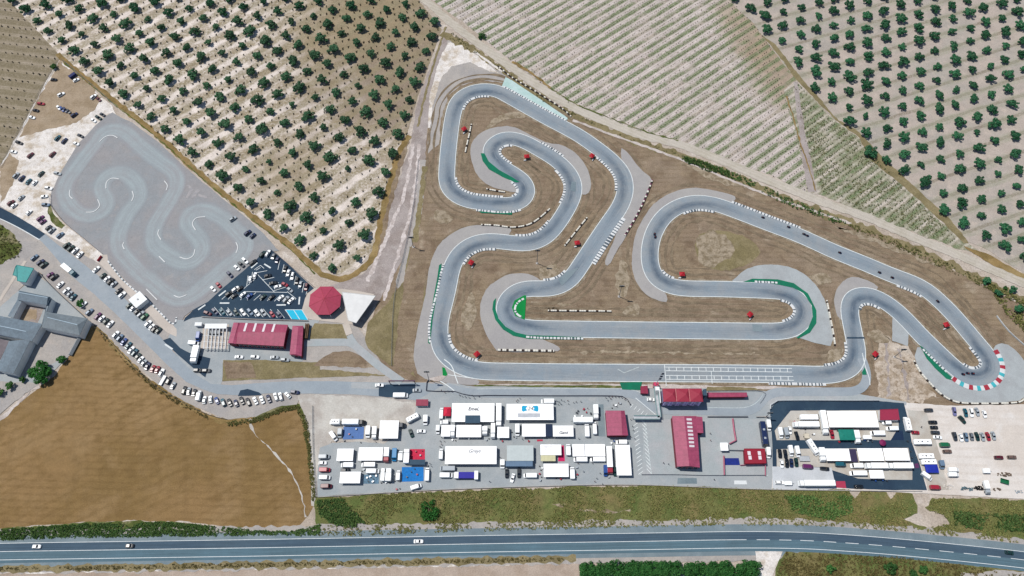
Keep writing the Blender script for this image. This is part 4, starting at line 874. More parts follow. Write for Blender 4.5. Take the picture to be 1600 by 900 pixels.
row('in the right bays of the car park', 'top', 'cars in the dark car park',
    [(410, 397.5, -55, 'dark green'), (418.5, 396, -60, 'white'), (427, 401, 115, 'grey'), (433, 407, 110, 'navy'), (445.5, 420.5, 110, 'black'), (450.5, 426.5, 110, 'white'), (457, 431.5, 105, 'white'), (464, 439, 105, 'black'), (469.5, 444.5, 110, 'silver'), (478.5, 448.5, 105, 'dark red')])
row('in the middle triangle of the car park', 'top', 'cars in the dark car park',
    [(398.5, 430.5, -75, 'white'), (418.5, 431, -12, 'black'), (391, 436.5, -90, 'white'), (427, 442.5, -12, 'black'), (434, 448, -18, 'white'), (445, 444.5, 25, 'red'), (368, 452, -40, 'white'), (375, 451, -40, 'black'), (453, 453, 40, 'silver'), (358, 459, -35, 'black'), (379.5, 460.5, -45, 'white'), (366, 462.5, -40, 'black'), (390, 462.5, -40, 'blue'), (411, 464, -42, 'dark green'), (424.5, 464.5, -42, 'black'), (439, 465.5, -45, 'white'), (447, 468, -48, 'silver'), (454.5, 470, -45, 'white')])
row('in the bottom bays of the car park', 'left', 'cars in the dark car park',
    [(324.5, 489.5, 20, 'dark red'), (336, 487, 45, 'navy'), (347, 487, 50, 'teal'), (358.5, 488.5, 50, 'silver'), (369, 488, 55, 'dark green'), (379.5, 488, 52, 'white'), (391, 487.5, 52, 'blue-grey'), (401.5, 489, 52, 'white'), (411.5, 488.5, 52, 'silver'), (425.5, 491, 52, 'red'), (436.5, 492, 52, 'navy')])
row('in front of the long red building', 'left', 'cars before the red building',
    [(373.5, 558, 0, 'white', 'saloon'), (398.5, 558, 0, 'white', 'suv'), (429, 558.5, 0, 'silver', 'saloon'), (445.5, 562.5, 0, 'silver', 'suv')])
row('beside the white stage lorry', 'left', 'cars by the junction', [(309.5, 579, 0, 'black', 'suv'), (323, 579.5, 0, 'dark grey', 'suv')])
# paddock
row('in the left column, lower paddock', 'top', 'vehicles in the paddock',
    [(507, 714, 0, 'silver', 'van'), (504.5, 723.5, 0, 'white', 'hatch'), (508, 734.5, 0, 'red', 'van'), (508, 746.5, 0, 'white', 'van'), (510.5, 760, 0, 'dark red', 'van')])
car(642.5, 677, 70, 'dark green', 'saloon', 'dark green saloon standing alone below the tilted caravan')
car(658.5, 674, 0, 'white', 'saloon', 'white saloon right of the dark green car in the upper paddock')
car(650.5, 761, -18, 'white', 'van', 'white van parked askew at the bottom edge below the blue mat')
car(540, 735, 0, 'black', 'estate', 'black estate car beneath two white vans in the lower left paddock')
car(792, 740, 90, 'black', 'saloon', 'black saloon below the grey ribbed awning, left one')
car(811, 739.5, 90, 'black', 'estate', 'black estate car below the grey ribbed awning, right one')
car(801, 747, 105, 'white', 'saloon', 'white saloon parked between the two black cars, further down')
car(946, 736, 88, 'blue', 'van', 'bright blue van left of the red lorry cab')
car(961, 737, 88, 'dark green', 'estate', 'dark green estate car right of the red lorry cab')
car(1017, 624.5, 3, 'white', 'hatch', 'white car with red stripe beside the steps of the race control building')
car(651.5, 610, 0, 'silver', 'saloon', 'silver saloon with dark roof driving through the paddock gate')
car(593, 602, 0, 'white', 'saloon', 'white car on the pale road slab before the gate')
# right paddock
row('on the tan paving, right paddock', 'left', 'vehicles in the right paddock',
    [(1219, 677, 80, 'white', 'van'), (1228, 677, 78, 'silver', 'van'), (1234, 672.5, 85, 'white', 'hatch'), (1245, 681, 70, 'black', 'estate'), (1300, 679, 80, 'red', 'saloon')])
row('in the upper short row by red hut', 'left', 'vehicles in the right paddock', [(1218.5, 709, 82, 'black', 'saloon'), (1227, 709.5, 82, 'black', 'estate'), (1235, 705, 78, 'white', 'van'), (1245.5, 706, 75, 'white', 'van')])
row('in the lower short row by red hut', 'left', 'vehicles in the right paddock', [(1221.5, 725, 85, 'white', 'hatch'), (1229.5, 724, 85, 'black', 'saloon'), (1236.5, 723.5, 85, 'navy', 'saloon'), (1244, 722.5, 82, 'dark green', 'estate')])
car(1262, 729.5, 3, 'purple', 'van', 'dark purple van on tan paving right of the two short rows')
car(1288.5, 732.5, 5, 'black', 'suv', 'black off-road car right of the dark purple van')
car(1313, 726, 2, 'teal', 'van', 'dark teal van under the edge of the first long white marquee')
car(1218, 754, 0, 'white', 'suv', 'white car with black roof at the bottom left of the right paddock')
car(1341.5, 760.5, 0, 'black', 'suv', 'black car on dark asphalt at the bottom of the right paddock')
car(1200.5, 665, 82, 'white', 'van', 'white van right of the navy coach')
car(1200, 708, 85, 'white', 'van', 'white van right of the small red hut')
car(1430.5, 676, 3, 'red', 'hatch', 'red hatchback above the long caravan')
car(1461, 762, 2, 'red', 'van', 'red van by itself at the bottom right corner of the dark asphalt')
row('in the left column of the gravel lot', 'top', 'cars on the pale gravel lot',
    [(1451, 641, 0, 'dark grey', 'suv'), (1457.5, 660, 0, 'black', 'suv'), (1459.5, 668, 0, 'black', 'hatch'), (1461.5, 676, 0, 'dark grey', 'suv'), (1465, 683.5, 5, 'white', 'saloon'), (1476, 695.5, 0, 'green', 'van'), (1480, 705.5, 0, 'brown', 'suv'), (1489, 734.5, 0, 'white', 'van'), (1489, 742, 0, 'white', 'van')])
row('in the top row of the gravel lot', 'left', 'cars on the pale gravel lot',
    [(1491, 643, 78, 'lilac', 'estate'), (1503, 656, 45, 'dark green', 'suv'), (1508.5, 645, 75, 'teal', 'saloon'), (1517.5, 645, 75, 'white', 'suv'), (1526.5, 643.5, 70, 'silver', 'saloon'), (1538, 647, 70, 'white', 'hatch')])
row('in the eight-car row of the gravel lot', 'left', 'cars on the pale gravel lot',
    [(1491.5, 682, 72, 'dark grey', 'suv'), (1501.5, 684, 75, 'white', 'hatch'), (1509, 683, 75, 'blue-grey', 'suv'), (1518, 682.5, 75, 'grey', 'hatch'), (1526.5, 682, 72, 'dark green', 'saloon'), (1535, 682.5, 72, 'silver', 'saloon'), (1543.5, 682, 72, 'red', 'saloon'), (1552, 681, 70, 'silver', 'saloon')])
car(1560.5, 715, 0, 'dark red', 'suv', 'dark red car, left of the lone pair on the pale gravel lot')
car(1581, 714.5, 0, 'brown', 'estate', 'brown car, right of the lone pair on the pale gravel lot')
# highway traffic
car(57.5, 854, 0, 'white', 'hatch', 'white car driving at the left end of the highway', group='cars on the highway', name='driving_car')
car(203, 853, 0, 'black', 'hatch', 'black car driving behind the white car on the highway', group='cars on the highway', name='driving_car')
car(654, 846, 0, 'white', 'saloon', 'white car driving alone on the middle stretch of the highway', group='cars on the highway', name='driving_car')
car(1577, 863.5, 8, 'dark green', 'hatch', 'dark green car near the right end of the highway', group='cars on the highway', name='driving_car')

def rect(x0, y0, x1, y1, h):
    """centre, east-west size, north-south size of something whose top, h above ground, fills this box of the photo"""
    cx, cy = (x0+x1)/2, (y0+y1)/2
    a = Vector(G(cx, cy, h)); w_ = G(x1, cy, h)[0]-G(x0, cy, h)[0]; d = G(cx, y0, h)[1]-G(cx, y1, h)[1]
    return a, w_, d
def big(kind, x0, y0, x1, y1, label, front='R', color='white', h=None, group='vehicles in the paddock', **kw):
    h = h or {'van': 2.3, 'truck': 3.4, 'caravan': 2.6, 'motorhome': 3.0, 'trailer': 2.2, 'coach': 3.5}[kind]
    a, w_, d = rect(x0, y0, x1, y1, h); L, W_ = (w_, d) if front in 'RL' else (d, w_)
    if kind == 'van': e = veh_root('van', color, L=max(L, 4.2), W_=min(max(W_, 1.8), 2.3))
    elif kind == 'truck': e = make_truck(L, min(W_, 2.7), h, cab=kw.get('cab', 2.2), boxmat=kw.get('boxmat'), cabmat=PM[color])
    elif kind == 'caravan': e = make_caravan(L, min(W_, 2.5), h)
    elif kind == 'motorhome': e = make_motorhome(L, min(W_, 2.5), h)
    else: e = make_trailer(L, min(W_, 2.6), h, kw.get('boxmat'), kw.get('low', False))
    e.name = {'van': 'parked_van', 'truck': 'lorry', 'caravan': 'caravan', 'motorhome': 'motorhome', 'trailer': 'trailer'}[kind]
    e.location = (a.x, a.y, Z0); e.rotation_euler = (0, 0, {'R': 0, 'L': math.pi, 'U': math.pi/2, 'D': -math.pi/2}[front])
    props(e, label, {'truck': 'lorry'}.get(kind, kind), group)
    return e
B = big
B('trailer', 534, 654, 560, 663, 'long white box trailer left of a black lorry cab, topmost in left paddock', 'L', h=3.3)
B('motorhome', 514, 654, 530.5, 663, 'white motorhome at the left end of the top line of the left paddock', 'L')
B('van', 560.5, 655, 569, 664, 'black tractor unit coupled to the long white box trailer', 'R', 'black')
B('van', 527, 669, 534, 683, 'grey van left of the pale blue ground mat', 'D', 'silver')
e = veh_root('van', 'white'); e.name = 'parked_van'; place(e, 521, 681.5, 55, None, 1.5); props(e, 'white van standing at a slant near the left paddock corner', 'van', 'vehicles in the paddock')
B('van', 571, 665, 578, 683, 'white van right of the pale blue mat, left of two', 'D')
B('truck', 581, 666, 588, 685, 'white lorry right of the pale blue mat, right of two', 'D', cab=1.8, h=2.8)
B('van', 623, 660, 632, 668, 'black car by the upper right corner of the square white tent', 'R', 'dark grey')
e = make_caravan(6.6, 2.4, 2.7); e.name = 'caravan'; place(e, 644.5, 652.5, 152, None, 2.2); props(e, 'white caravan standing at a slant at the top of the left paddock', 'caravan', 'vehicles in the paddock')
B('van', 661, 648, 668, 663, 'white van right of the slanted caravan', 'D')
B('truck', 599.5, 699, 607.5, 721, 'lorry with white box and red cab between tent and blue van', 'D', 'red')
B('van', 612, 700, 620, 720, 'bright blue van right of the red-cabbed lorry', 'D', 'bright blue')
B('van', 622, 704, 629, 719, 'white van between the bright blue van and the grey-white lorry', 'U')
B('truck', 630, 700, 640, 723, 'white lorry left of the red ground mat', 'U', h=3.3)
B('van', 619, 734, 625, 750, 'white van on the left side of the bright blue mat', 'U')
B('van', 664, 730, 670.5, 751, 'white van on the right side of the bright blue mat', 'U')
B('van', 532, 722, 552, 730, 'white van directly below the left square tent of the second line', 'L')
B('van', 564, 722, 586, 729, 'white van directly below the long tent of the second line', 'L')
B('van', 572, 732, 592, 739, 'white van above the cluttered grey-blue mat', 'R')
B('truck', 595, 730, 601, 751, 'narrow white lorry right of the cluttered mat, left one', 'U', h=2.9)
B('truck', 602, 730, 611.5, 751, 'wide white lorry right of the cluttered mat, right one', 'U', h=3.4)
B('van', 687, 636, 692, 654, 'white van left of the red tent', 'U')
B('van', 688, 656, 700, 662, 'white van below the red tent', 'L')
B('truck', 775, 630, 783.5, 665, 'long white lorry between the two biggest marquees of the top line', 'D', h=3.6)
B('van', 845.5, 622.5, 866, 630, 'white van above the marquee with the cyan emblem', 'L')
B('van', 681, 664, 687, 677, 'pale green-white van left of the second line of tents', 'D')
B('truck', 704, 664, 710.5, 682, 'white lorry between two white tents of the second line', 'D', h=3.2)
B('truck', 753.5, 666, 761.5, 679, 'short white lorry right of the long tent of the second line', 'D', cab=1.6, h=3.0)
B('truck', 767, 661, 773.5, 684, 'white lorry below the gap between the two biggest marquees', 'D', h=3.2)
B('van', 805, 662, 812, 680, 'white van left of the tent below the cyan emblem', 'D')
B('trailer', 896, 650, 926, 661, 'long white semi-trailer with pointed nose left of the dark strip', 'L', h=3.5)
B('truck', 927.5, 632, 935, 654, 'white lorry at the upper left of the dark strip', 'D', h=3.3)
B('van', 914, 661, 921, 682, 'white van above the double white marquee', 'U')
B('van', 926.5, 658, 932.5, 678, 'white van left of the lower dark strip', 'U')
B('van', 686, 700, 692, 717, 'white van left of the marquee with grey handwriting', 'U')
B('van', 687, 727, 711, 736, 'pale grey van below the marquee with grey handwriting', 'L', 'silver')
B('van', 687, 738, 707, 746, 'white van left of the dark blue lorry bed', 'R')
B('van', 818, 739, 839, 746, 'white van below the grey ribbed awning at the right', 'L')
B('van', 781, 720, 789, 729, 'white van at the lower left corner of the grey ribbed awning', 'D')
B('van', 884.5, 693, 892, 711, 'white van left of the double white marquee', 'U')
B('van', 896.5, 714, 918, 721, 'white van below the double marquee, left one', 'L')
B('van', 922.5, 713.5, 946, 721, 'white van below the double marquee, right one', 'L')
B('van', 890, 729, 899, 748, 'white van right of the lower white tent', 'U')
B('truck', 947.5, 697, 958, 739, 'articulated lorry with white trailer and orange red cab', 'D', 'red', h=3.5, cab=2.6)
B('van', 963, 687, 980, 693.5, 'small white van above the tall white marquee', 'L')
B('truck', 1240, 657, 1280, 668, 'white lorry with yellow tail in the right paddock', 'L', h=3.3)
B('trailer', 1251, 647, 1278, 656, 'white box trailer above the lorry with the yellow tail', 'L', h=3.0)
B('truck', 1282.5, 641, 1295, 677, 'long white lorry left of the largest marquee of the right paddock', 'D', h=3.7)
e = make_motorhome(8.4, 2.4, 3.0); e.name = 'motorhome'; place(e, 1271, 698.5, 57, None, 2.5); props(e, 'white motorhome crossing the dark asphalt at a slant', 'motorhome', 'vehicles in the right paddock')
B('truck', 1281, 699, 1290, 720, 'white lorry at the left end of the long marquee line', 'D', h=3.2)
B('truck', 1336, 672, 1344, 692, 'white lorry right of the green tent', 'D', h=3.0)
B('van', 1361, 672, 1383, 680.5, 'white van above the crimson scooter awning', 'L')
B('trailer', 1349, 680, 1361.5, 686, 'short white trailer right of the green tent and lorry', 'L', h=2.2)
B('van', 1380, 656, 1392.5, 662.5, 'white van directly below the red-roofed hut', 'L')
B('van', 1386, 666, 1404, 672, 'white van above the navy square', 'L')
B('motorhome', 1414, 650, 1424.5, 672, 'white motorhome right of the red-roofed hut', 'U')
B('caravan', 1429, 685, 1456, 695, 'long white caravan on the tan strip', 'L')
B('caravan', 1437, 708, 1460, 716.5, 'white caravan with two hatches, upper of a pair on the tan strip', 'L')
B('caravan', 1441, 717.5, 1464, 725.5, 'white caravan beside the blue tarpaulin, lower of a pair', 'L')
e = veh_root('van', 'white'); e.name = 'parked_van'; place(e, 1448.5, 744, 35, None, 1.5); props(e, 'white van standing at a slant below the blue tarpaulin', 'van', 'vehicles in the right paddock')
B('van', 1469.5, 720, 1476.5, 731, 'grey van right of the lower caravan pair', 'D', 'blue-grey')
B('van', 1330, 723, 1349, 731, 'white van in the vehicle line below the marquees, leftmost', 'L')
B('truck', 1353, 722, 1387, 732.5, 'white lorry in the vehicle line below the marquees, middle', 'L', h=3.2)
B('truck', 1388, 722, 1427, 732.5, 'white lorry in the vehicle line below the marquees, rightmost', 'L', h=3.3)
B('van', 1329, 735, 1355, 743, 'white van in the lowest line, left of the small white marquee', 'L')
B('truck', 1249, 749, 1305, 760, 'very long white articulated lorry along the bottom edge', 'L', h=3.5)
B('trailer', 1226, 752, 1238, 758, 'small white trailer left of the very long white lorry', 'R', h=1.6)
B('trailer', 1536.5, 732, 1547.5, 739, 'small white trailer alone on the pale gravel lot', 'R', h=1.8)
B('trailer', 1249, 712, 1265, 721, 'open white flat trailer by the two short rows', 'L', h=1.0, low=True)
B('trailer', 1256.5, 677, 1265, 685, 'small beige trailer at the edge of the tan paving', 'U', h=1.6, boxmat=plain('beige_trailer', C(216, 206, 186)))
B('van', 614, 611, 637, 622, 'white van waiting on the dark road patch by the gate', 'R', h=2.6)
e = make_truck(9.5, 2.6, 3.3, cab=2.3, cabmat=PM['teal']); e.name = 'lorry'; place(e, 106.5, 421, 39, None, 2.8); props(e, 'lorry with long white box and dark teal cab beside the access road', 'lorry')
e = make_truck(9.2, 3.2, 3.4, cab=2.2); e.name = 'lorry'; place(e, 304, 553, 104, None, 3); props(e, 'white stage lorry by the pergola with dark asphalt beside it', 'lorry')
e = veh_root('van', 'blue'); e.name = 'parked_van'; place(e, 309.5, 526, 100, None, 1.5); props(e, 'blue van parked left of the white pergola', 'van')
e = veh_root('van', 'white'); e.name = 'parked_van'; place(e, 302.5, 536, 5, None, 1.5); props(e, 'white van between the blue van and the stage lorry', 'van')
e = make_trailer(5.5, 2.0, 1.0, M_alu, True); e.name = 'trailer'; place(e, 254, 594.5, -60, None, .6); props(e, 'empty white frame trailer between the red and black cars by the field', 'trailer')
e = make_trailer(4.6, 2.2, 2.0, plain('navy_cover', C(30, 44, 96), .7)); e.name = 'trailer'; place(e, 113, 117.5, -35, .12, 1.5); props(e, 'dark blue covered trailer at the top of the corner triangle', 'trailer')
# dark blue lorry bed between two white cabs
a, w_, d = rect(709, 737, 747, 748, 2.2)
e = empty('lorry', (a.x, a.y, Z0)); props(e, 'dark blue covered lorry bed between two white ends', 'lorry', 'vehicles in the paddock')
g = MB(); g.box(-w_/2+2.4, -d/2+.2, .9, w_/2-1.9, d/2-.2, 2.3); g.obj('cargo_cover', plain('dark_blue_cover', C(48, 44, 160), .7, var=.1), e)
g = MB(); g.loft([ringx(-w_/2, d/2-.5, .5, 1.6), ringx(-w_/2+.5, d/2-.2, .5, 2.6), ringx(-w_/2+2.3, d/2-.2, .5, 2.6)]); g.obj('cab', PM['white'], e)
g = MB(); g.box(w_/2-1.8, -d/2-.4, .5, w_/2, d/2+.3, 2.7); g.obj('white_rear_box', M_whitebox, e)
for x in (-w_/2+1.2, w_/2-1): 
    for y in (-d/2+.3, d/2-.3): wo = link('wheel', W_BIG, e); wo.location = (x, y, .48)
# navy coach
a, w_, d = rect(1186.5, 658, 1202, 696, 3.4); d1 = Vector(G(1194, 696, 3.4))-Vector(G(1194, 658, 3.4))
e = empty('coach', (a.x, a.y, Z0), -math.pi/2); props(e, 'long navy blue coach beside the right paddock entrance', 'coach')
g = MB(); L = d*1.0; g.loft([ringx(-L/2, 1.15, .5, 3.2, .2), ringx(-L/2+.3, 1.3, .4, 3.5, .2), ringx(L/2-.7, 1.3, .4, 3.5, .2), ringx(L/2-.1, 1.25, .5, 2.2, .15), ringx(L/2, 1.1, .5, 1.2, .1)]); g.obj('body', PM['navy'], e)
g = MB(); g.poly([(L/2-.66, -1.1, 3.38), (L/2-.1, -1.1, 2.25), (L/2-.1, 1.1, 2.25), (L/2-.66, 1.1, 3.38)]); g.obj('windscreen', M_glass, e, fix=False); e.children[-1].location = (.04, 0, .04)
for y in (-1.3, 1.3): g = MB(); g.box(-L/2+.8, y-.015, 1.8, L/2-1.2, y+.015, 2.8); g.obj('side_window', M_glass, e)
for x in (-L*.15, L*.2): g = MB(); g.box(x-.5, -.5, 3.45, x+.5, .5, 3.65); g.obj('roof_unit', PM['silver'], e)
for x in (-L/2+2.2, L/2-2.4):
    for y in (-1.1, 1.1): wo = link('wheel', W_BIG, e); wo.location = (x, y, .48)

# racing karts on the circuit, each with a driver
def make_kart():
    e = empty('racing_kart')
    g = MB(); g.box(-.9, -.35, .06, .8, .35, .12); g.bar((-.9, -.62, .14), (-.9, .62, .14), .03); g.bar((.75, -.5, .14), (.75, .5, .14), .03); g.obj('chassis', M_under, e)
    g = MB(); g.prism([(.95, -.5), (1.1, -.3), (1.1, .3), (.95, .5), (.8, .4), (.8, -.4)], .1, .26); g.box(-.3, -.72, .1, .45, -.45, .24); g.box(-.3, .45, .1, .45, .72, .24); g.obj('fairing', PM['navy'], e)
    g = MB(); g.box(-.55, -.2, .12, -.15, .2, .3); g.box(-.62, -.2, .12, -.55, .2, .6); g.obj('seat', M_under, e)
    wk = wheel_mesh(.14, .2)
    for x in (-.72, .62):
        for y in (-.58, .58): wo = link('wheel', wk, e); wo.location = (x, y, .14)
    return e

# ================================================================== PEOPLE
def skin_mesh(name, V, Ed, R, mat, sub=1):
    me = bpy.data.meshes.new('tmp'); me.from_pydata(V, Ed, []); o = bpy.data.objects.new('tmp', me); COL.objects.link(o)
    sk = o.modifiers.new('s', 'SKIN'); ss = o.modifiers.new('u', 'SUBSURF'); ss.levels = ss.render_levels = sub
    if not me.skin_vertices: me.attributes  # layer is made by the modifier in most builds
    lay = me.skin_vertices[0] if me.skin_vertices else None
    if lay is None:
        bm = bmesh.new(); bm.from_mesh(me); bm.verts.layers.skin.verify(); bm.to_mesh(me); bm.free(); lay = me.skin_vertices[0]
    for i, r in enumerate(R): lay.data[i].radius = (r, r); 
    lay.data[0].use_root = True
    bpy.context.view_layer.update()
    dg = bpy.context.evaluated_depsgraph_get(); out = bpy.data.meshes.new_from_object(o.evaluated_get(dg)); out.name = name
    bpy.data.objects.remove(o); out.materials.clear()
    for m_ in (mat if isinstance(mat, list) else [mat]): out.materials.append(m_)
    for p in out.polygons: p.use_smooth = True
    return out
M_skin = plain('skin', C(196, 150, 124), .6); M_hair = plain('dark_hair', C(40, 32, 28), .8)
CL = [plain('cloth_'+n, C(*c), .9) for n, c in (('black', (30, 32, 38)), ('white', (220, 222, 224)), ('blue', (40, 66, 120)), ('red', (150, 36, 46)), ('grey', (110, 112, 118)))]
def person_mesh(sit, mats):
    if sit:
        V = [(0, 0, .28), (0.02, 0, .5), (-.02, 0, .72), (0, 0, .84), (.02, 0, .97), (.12, .1, .28), (.5, .12, .42), (.8, .12, .2), (.9, .12, .2), (.12, -.1, .28), (.5, -.12, .42), (.8, -.12, .2), (.9, -.12, .2), (-.02, .19, .7), (.18, .26, .5), (.4, .12, .5), (-.02, -.19, .7), (.18, -.26, .5), (.4, -.12, .5)]
    else:
        V = [(0, 0, .95), (0, 0, 1.2), (0, 0, 1.42), (0, 0, 1.52), (.02, 0, 1.66), (0, .1, .9), (.03, .12, .5), (0, .13, .08), (.12, .14, .04), (0, -.1, .9), (-.03, -.12, .5), (-.04, -.13, .08), (.08, -.14, .04), (0, .2, 1.4), (.03, .27, 1.12), (.12, .25, .88), (0, -.2, 1.4), (.0, -.27, 1.12), (.08, -.26, .88)]
    Ed = [(0, 1), (1, 2), (2, 3), (3, 4), (0, 5), (5, 6), (6, 7), (7, 8), (0, 9), (9, 10), (10, 11), (11, 12), (2, 13), (13, 14), (14, 15), (2, 16), (16, 17), (17, 18)]
    R = [.16, .15, .16, .06, .11, .1, .07, .05, .04, .1, .07, .05, .04, .07, .05, .035, .07, .05, .035]
    m_ = skin_mesh('person_body', V, Ed, R, mats)
    hz = V[3][2]
    for p in m_.polygons:
        z = p.center.z
        if sit: p.material_index = 2 if z > hz else (0 if p.center.x < .25 else 1)
        else: p.material_index = 2 if (z > 1.5 or (abs(p.center.y) > .24 and z < 1.2)) else (0 if z > .95 else 1)
    return m_
PB = [person_mesh(False, [CL[k], CL[j], M_skin]) for k, j in ((0, 2), (1, 0), (2, 0), (3, 4), (4, 0))]
PS = person_mesh(True, [CL[3], CL[0], M_skin])
hb = MB(); hb.loft([[(math.cos(t*math.pi/4)*r, math.sin(t*math.pi/4)*r, z) for t in range(8)] for r, z in ((.115, -.02), (.12, .05), (.09, .11), (.03, .135))]); HM = hb.mesh('hair', [M_hair])
def person(px, py, label, group, z=None, k=None, ang=None):
    k = rc.randrange(5) if k is None else k
    o = link('person', PB[k]); a = G(px, py, 0); o.location = (a[0], a[1], Z0 if z is None else z); o.rotation_euler = (0, 0, rc.uniform(0, 6.3) if ang is None else ang)
    h_ = link('hair', HM, o); h_.location = (.015, 0, 1.68)
    props(o, label, 'person', group); return o
crowd = [(718, 618), (722, 620), (727, 621), (733, 622), (738, 619), (706, 613), (700, 612), (695, 614), (690, 611), (741, 623), (748, 620), (809, 626), (812, 623), (807, 628),
         (869, 627), (873, 629), (877, 626), (881, 628), (872, 633), (887, 627), (876, 632), (868, 631), (888, 632), (896, 630), (900, 629), (907, 628),
         (946, 622), (951, 621), (956, 621), (961, 621), (966, 621), (971, 622), (976, 625), (981, 628), (984, 633), (954, 624), (949, 626)]
for x, y in crowd: person(x, y, 'person standing along the fence that separates paddock and pit lane', 'people along the pit lane fence')
for x, y in ((903, 725), (911, 737), (937, 740), (932, 748), (929, 753), (941, 757), (925, 724), (904, 686), (988, 667), (989, 673), (991, 686), (985, 656), (958, 688), (1109, 678), (1109.5, 689), (1115, 750), (765, 753), (781, 715), (791, 685), (793, 687), (690, 684), (688, 690), (694, 690), (690, 695), (688, 699), (816, 687), (820, 686), (824, 687), (1036, 724), (1044, 726), (672, 725), (674, 729), (587, 691), (1268, 680), (1438, 668), (954, 648), (918, 639), (958, 634), (963, 636), (966, 631), (985, 683)):
    person(x, y, 'person walking on the open grey ground of the paddock between tents', 'people walking about the paddock')
kart0 = make_kart()
for n, (x, y, a_, lab) in enumerate([(1023, 366, 100, 'on the left side of the big loop, upper of two'), (1024, 370.5, 100, 'on the left side of the big loop, lower of two'), (1192, 340, 22, 'beside the striped kerb at the top of the long straight'), (1232, 355, 22, 'just below the kerb of the long straight'), (1256, 366, 22, 'on the upper long straight, rear of a close pair'), (1261, 368.5, 22, 'on the upper long straight, front of a close pair'),
                                     (1312, 395, 22, 'alone in the middle of the upper long straight'), (1374, 426, 22, 'near the inner kerb where the long straight ends'), (1394, 434, 22, 'following into the far bend'), (1465, 471, 40, 'alone on the descent to the far hairpin'), (1505, 585, 195, 'leaving the far hairpin, leftmost'), (1512, 583.5, 190, 'leaving the far hairpin, middle'), (1520, 584, 185, 'leaving the far hairpin, rightmost')]):
    e = kart0 if n == 0 else copy_tree(kart0)
    place(e, x, y, a_, zl(11), .3); props(e, 'small dark racing kart '+lab, 'kart', 'racing karts on the circuit')
    o = link('person', PS); o.location = e.location+Vector((math.cos(e.rotation_euler.z)*-.3, math.sin(e.rotation_euler.z)*-.3, .05)); o.rotation_euler = e.rotation_euler
    h_ = link('helmet', HM, o, None); h_.location = (.02, 0, .97)
    props(o, 'red-clad person driving the kart '+lab, 'person', 'kart drivers')

# ================================================================== TENTS AND AWNINGS
def tent(x0, y0, x1, y1, label, mat=None, h=3.0, rise=.4, shape='hip', legs=True, group='white marquees in the paddock', name='marquee', trimc=None, walls=True, cat='tent', px=None):
    a, w_, d = rect(x0, y0, x1, y1, h)
    e = empty(name, (a.x, a.y, Z0)); props(e, label, cat, group); mat = mat or M_canvas
    W2, D2 = w_/2, d/2; h_ = h-Z0
    mb = MB(); t = .12
    c0 = [(-W2, -D2), (W2, -D2), (W2, D2), (-W2, D2)]
    mb.prism(c0, h_-.25, h_)     # valance
    if shape == 'hip':
        i = min(W2, D2)*.85; r = [(-W2+i, 0, h_+rise), (W2-i, 0, h_+rise)] if W2 >= D2 else [(0, -D2+i, h_+rise), (0, D2-i, h_+rise)]
        P = [Vector((p[0], p[1], h_+.002)) for p in c0]
        if W2 >= D2:
            for f in ([P[0], P[1], r[1], r[0]], [P[1], P[2], r[1]], [P[2], P[3], r[0], r[1]], [P[3], P[0], r[0]]): mb.poly(f)
        else:
            for f in ([P[0], P[1], r[0]], [P[1], P[2], r[1], r[0]], [P[2], P[3], r[1]], [P[3], P[0], r[0], r[1]]): mb.poly(f)
    elif shape == 'mono':
        mb.poly([(-W2, -D2, h_+.002), (W2, -D2, h_+.002), (W2, D2, h_+rise), (-W2, D2, h_+rise)]); mb.poly([(W2, -D2, h_), (W2, D2, h_), (W2, D2, h_+rise)]); mb.poly([(-W2, -D2, h_), (-W2, D2, h_), (-W2, D2, h_+rise)]); mb.poly([(-W2, D2, h_), (W2, D2, h_), (W2, D2, h_+rise), (-W2, D2, h_+rise)])
    o = mb.obj('canopy', mat, e)
    # ridge seams
    n = max(2, int(w_/5)) if W2 >= D2 else max(2, int(d/5))
    for k in range(n+1):
        for s in (-1, 1):
            x, y = (-W2+.1+k*(w_-.2)/n, s*(D2-.1)) if W2 >= D2 else (s*(W2-.1), -D2+.1+k*(d-.2)/n)
            g = MB(); g.bar((x, y, 0), (x, y, h_-.2), .06); g.obj('leg', M_alu, e)
    if walls:
        g = MB(); g.box(-W2+.15, D2-.1, 0, W2-.15, D2-.06, h_-.25); g.obj('back_wall', mat, e)
    return e, W2, D2, h_
def text_on(e, s, x, y, z, size, col, rz=0, slope=0, font_shear=0, name='lettering', ext=.01, bold=0):
    cu = bpy.data.curves.new('t', 'FONT'); cu.body = s; cu.size = size; cu.align_x = 'CENTER'; cu.align_y = 'CENTER'; cu.shear = font_shear; cu.extrude = ext; cu.offset = bold
    o = bpy.data.objects.new('t', cu); COL.objects.link(o); bpy.context.view_layer.update()
    me = bpy.data.meshes.new_from_object(o.evaluated_get(bpy.context.evaluated_depsgraph_get())); bpy.data.objects.remove(o)
    me.materials.clear(); me.materials.append(col)
    q = link(name, me, e); q.location = (x, y, z); q.rotation_euler = (slope, 0, rz); return q
def scribble(e, x, y, z, L, slope):
    g = MB(); n = int(L/.5)
    for k in range(n):
        a, b_ = (-L/2+k*L/n, .12*math.sin(k*2.3)), (-L/2+(k+1)*L/n, .12*math.sin((k+1)*2.3))
        g.prism([(a[0], a[1]-.09), (b_[0], b_[1]-.09), (b_[0], b_[1]+.09), (a[0], a[1]+.09)], 0, .015)
    o = g.obj('printed_line', M_inkl, e); o.location = (x, y, z); o.rotation_euler = (slope, 0, 0)
M_ink = plain('grey_ink', C(90, 96, 104), .7); M_inkm = plain('mid_grey_ink', C(150, 154, 160), .7); M_inkl = plain('pale_grey_ink', C(190, 192, 196), .7)
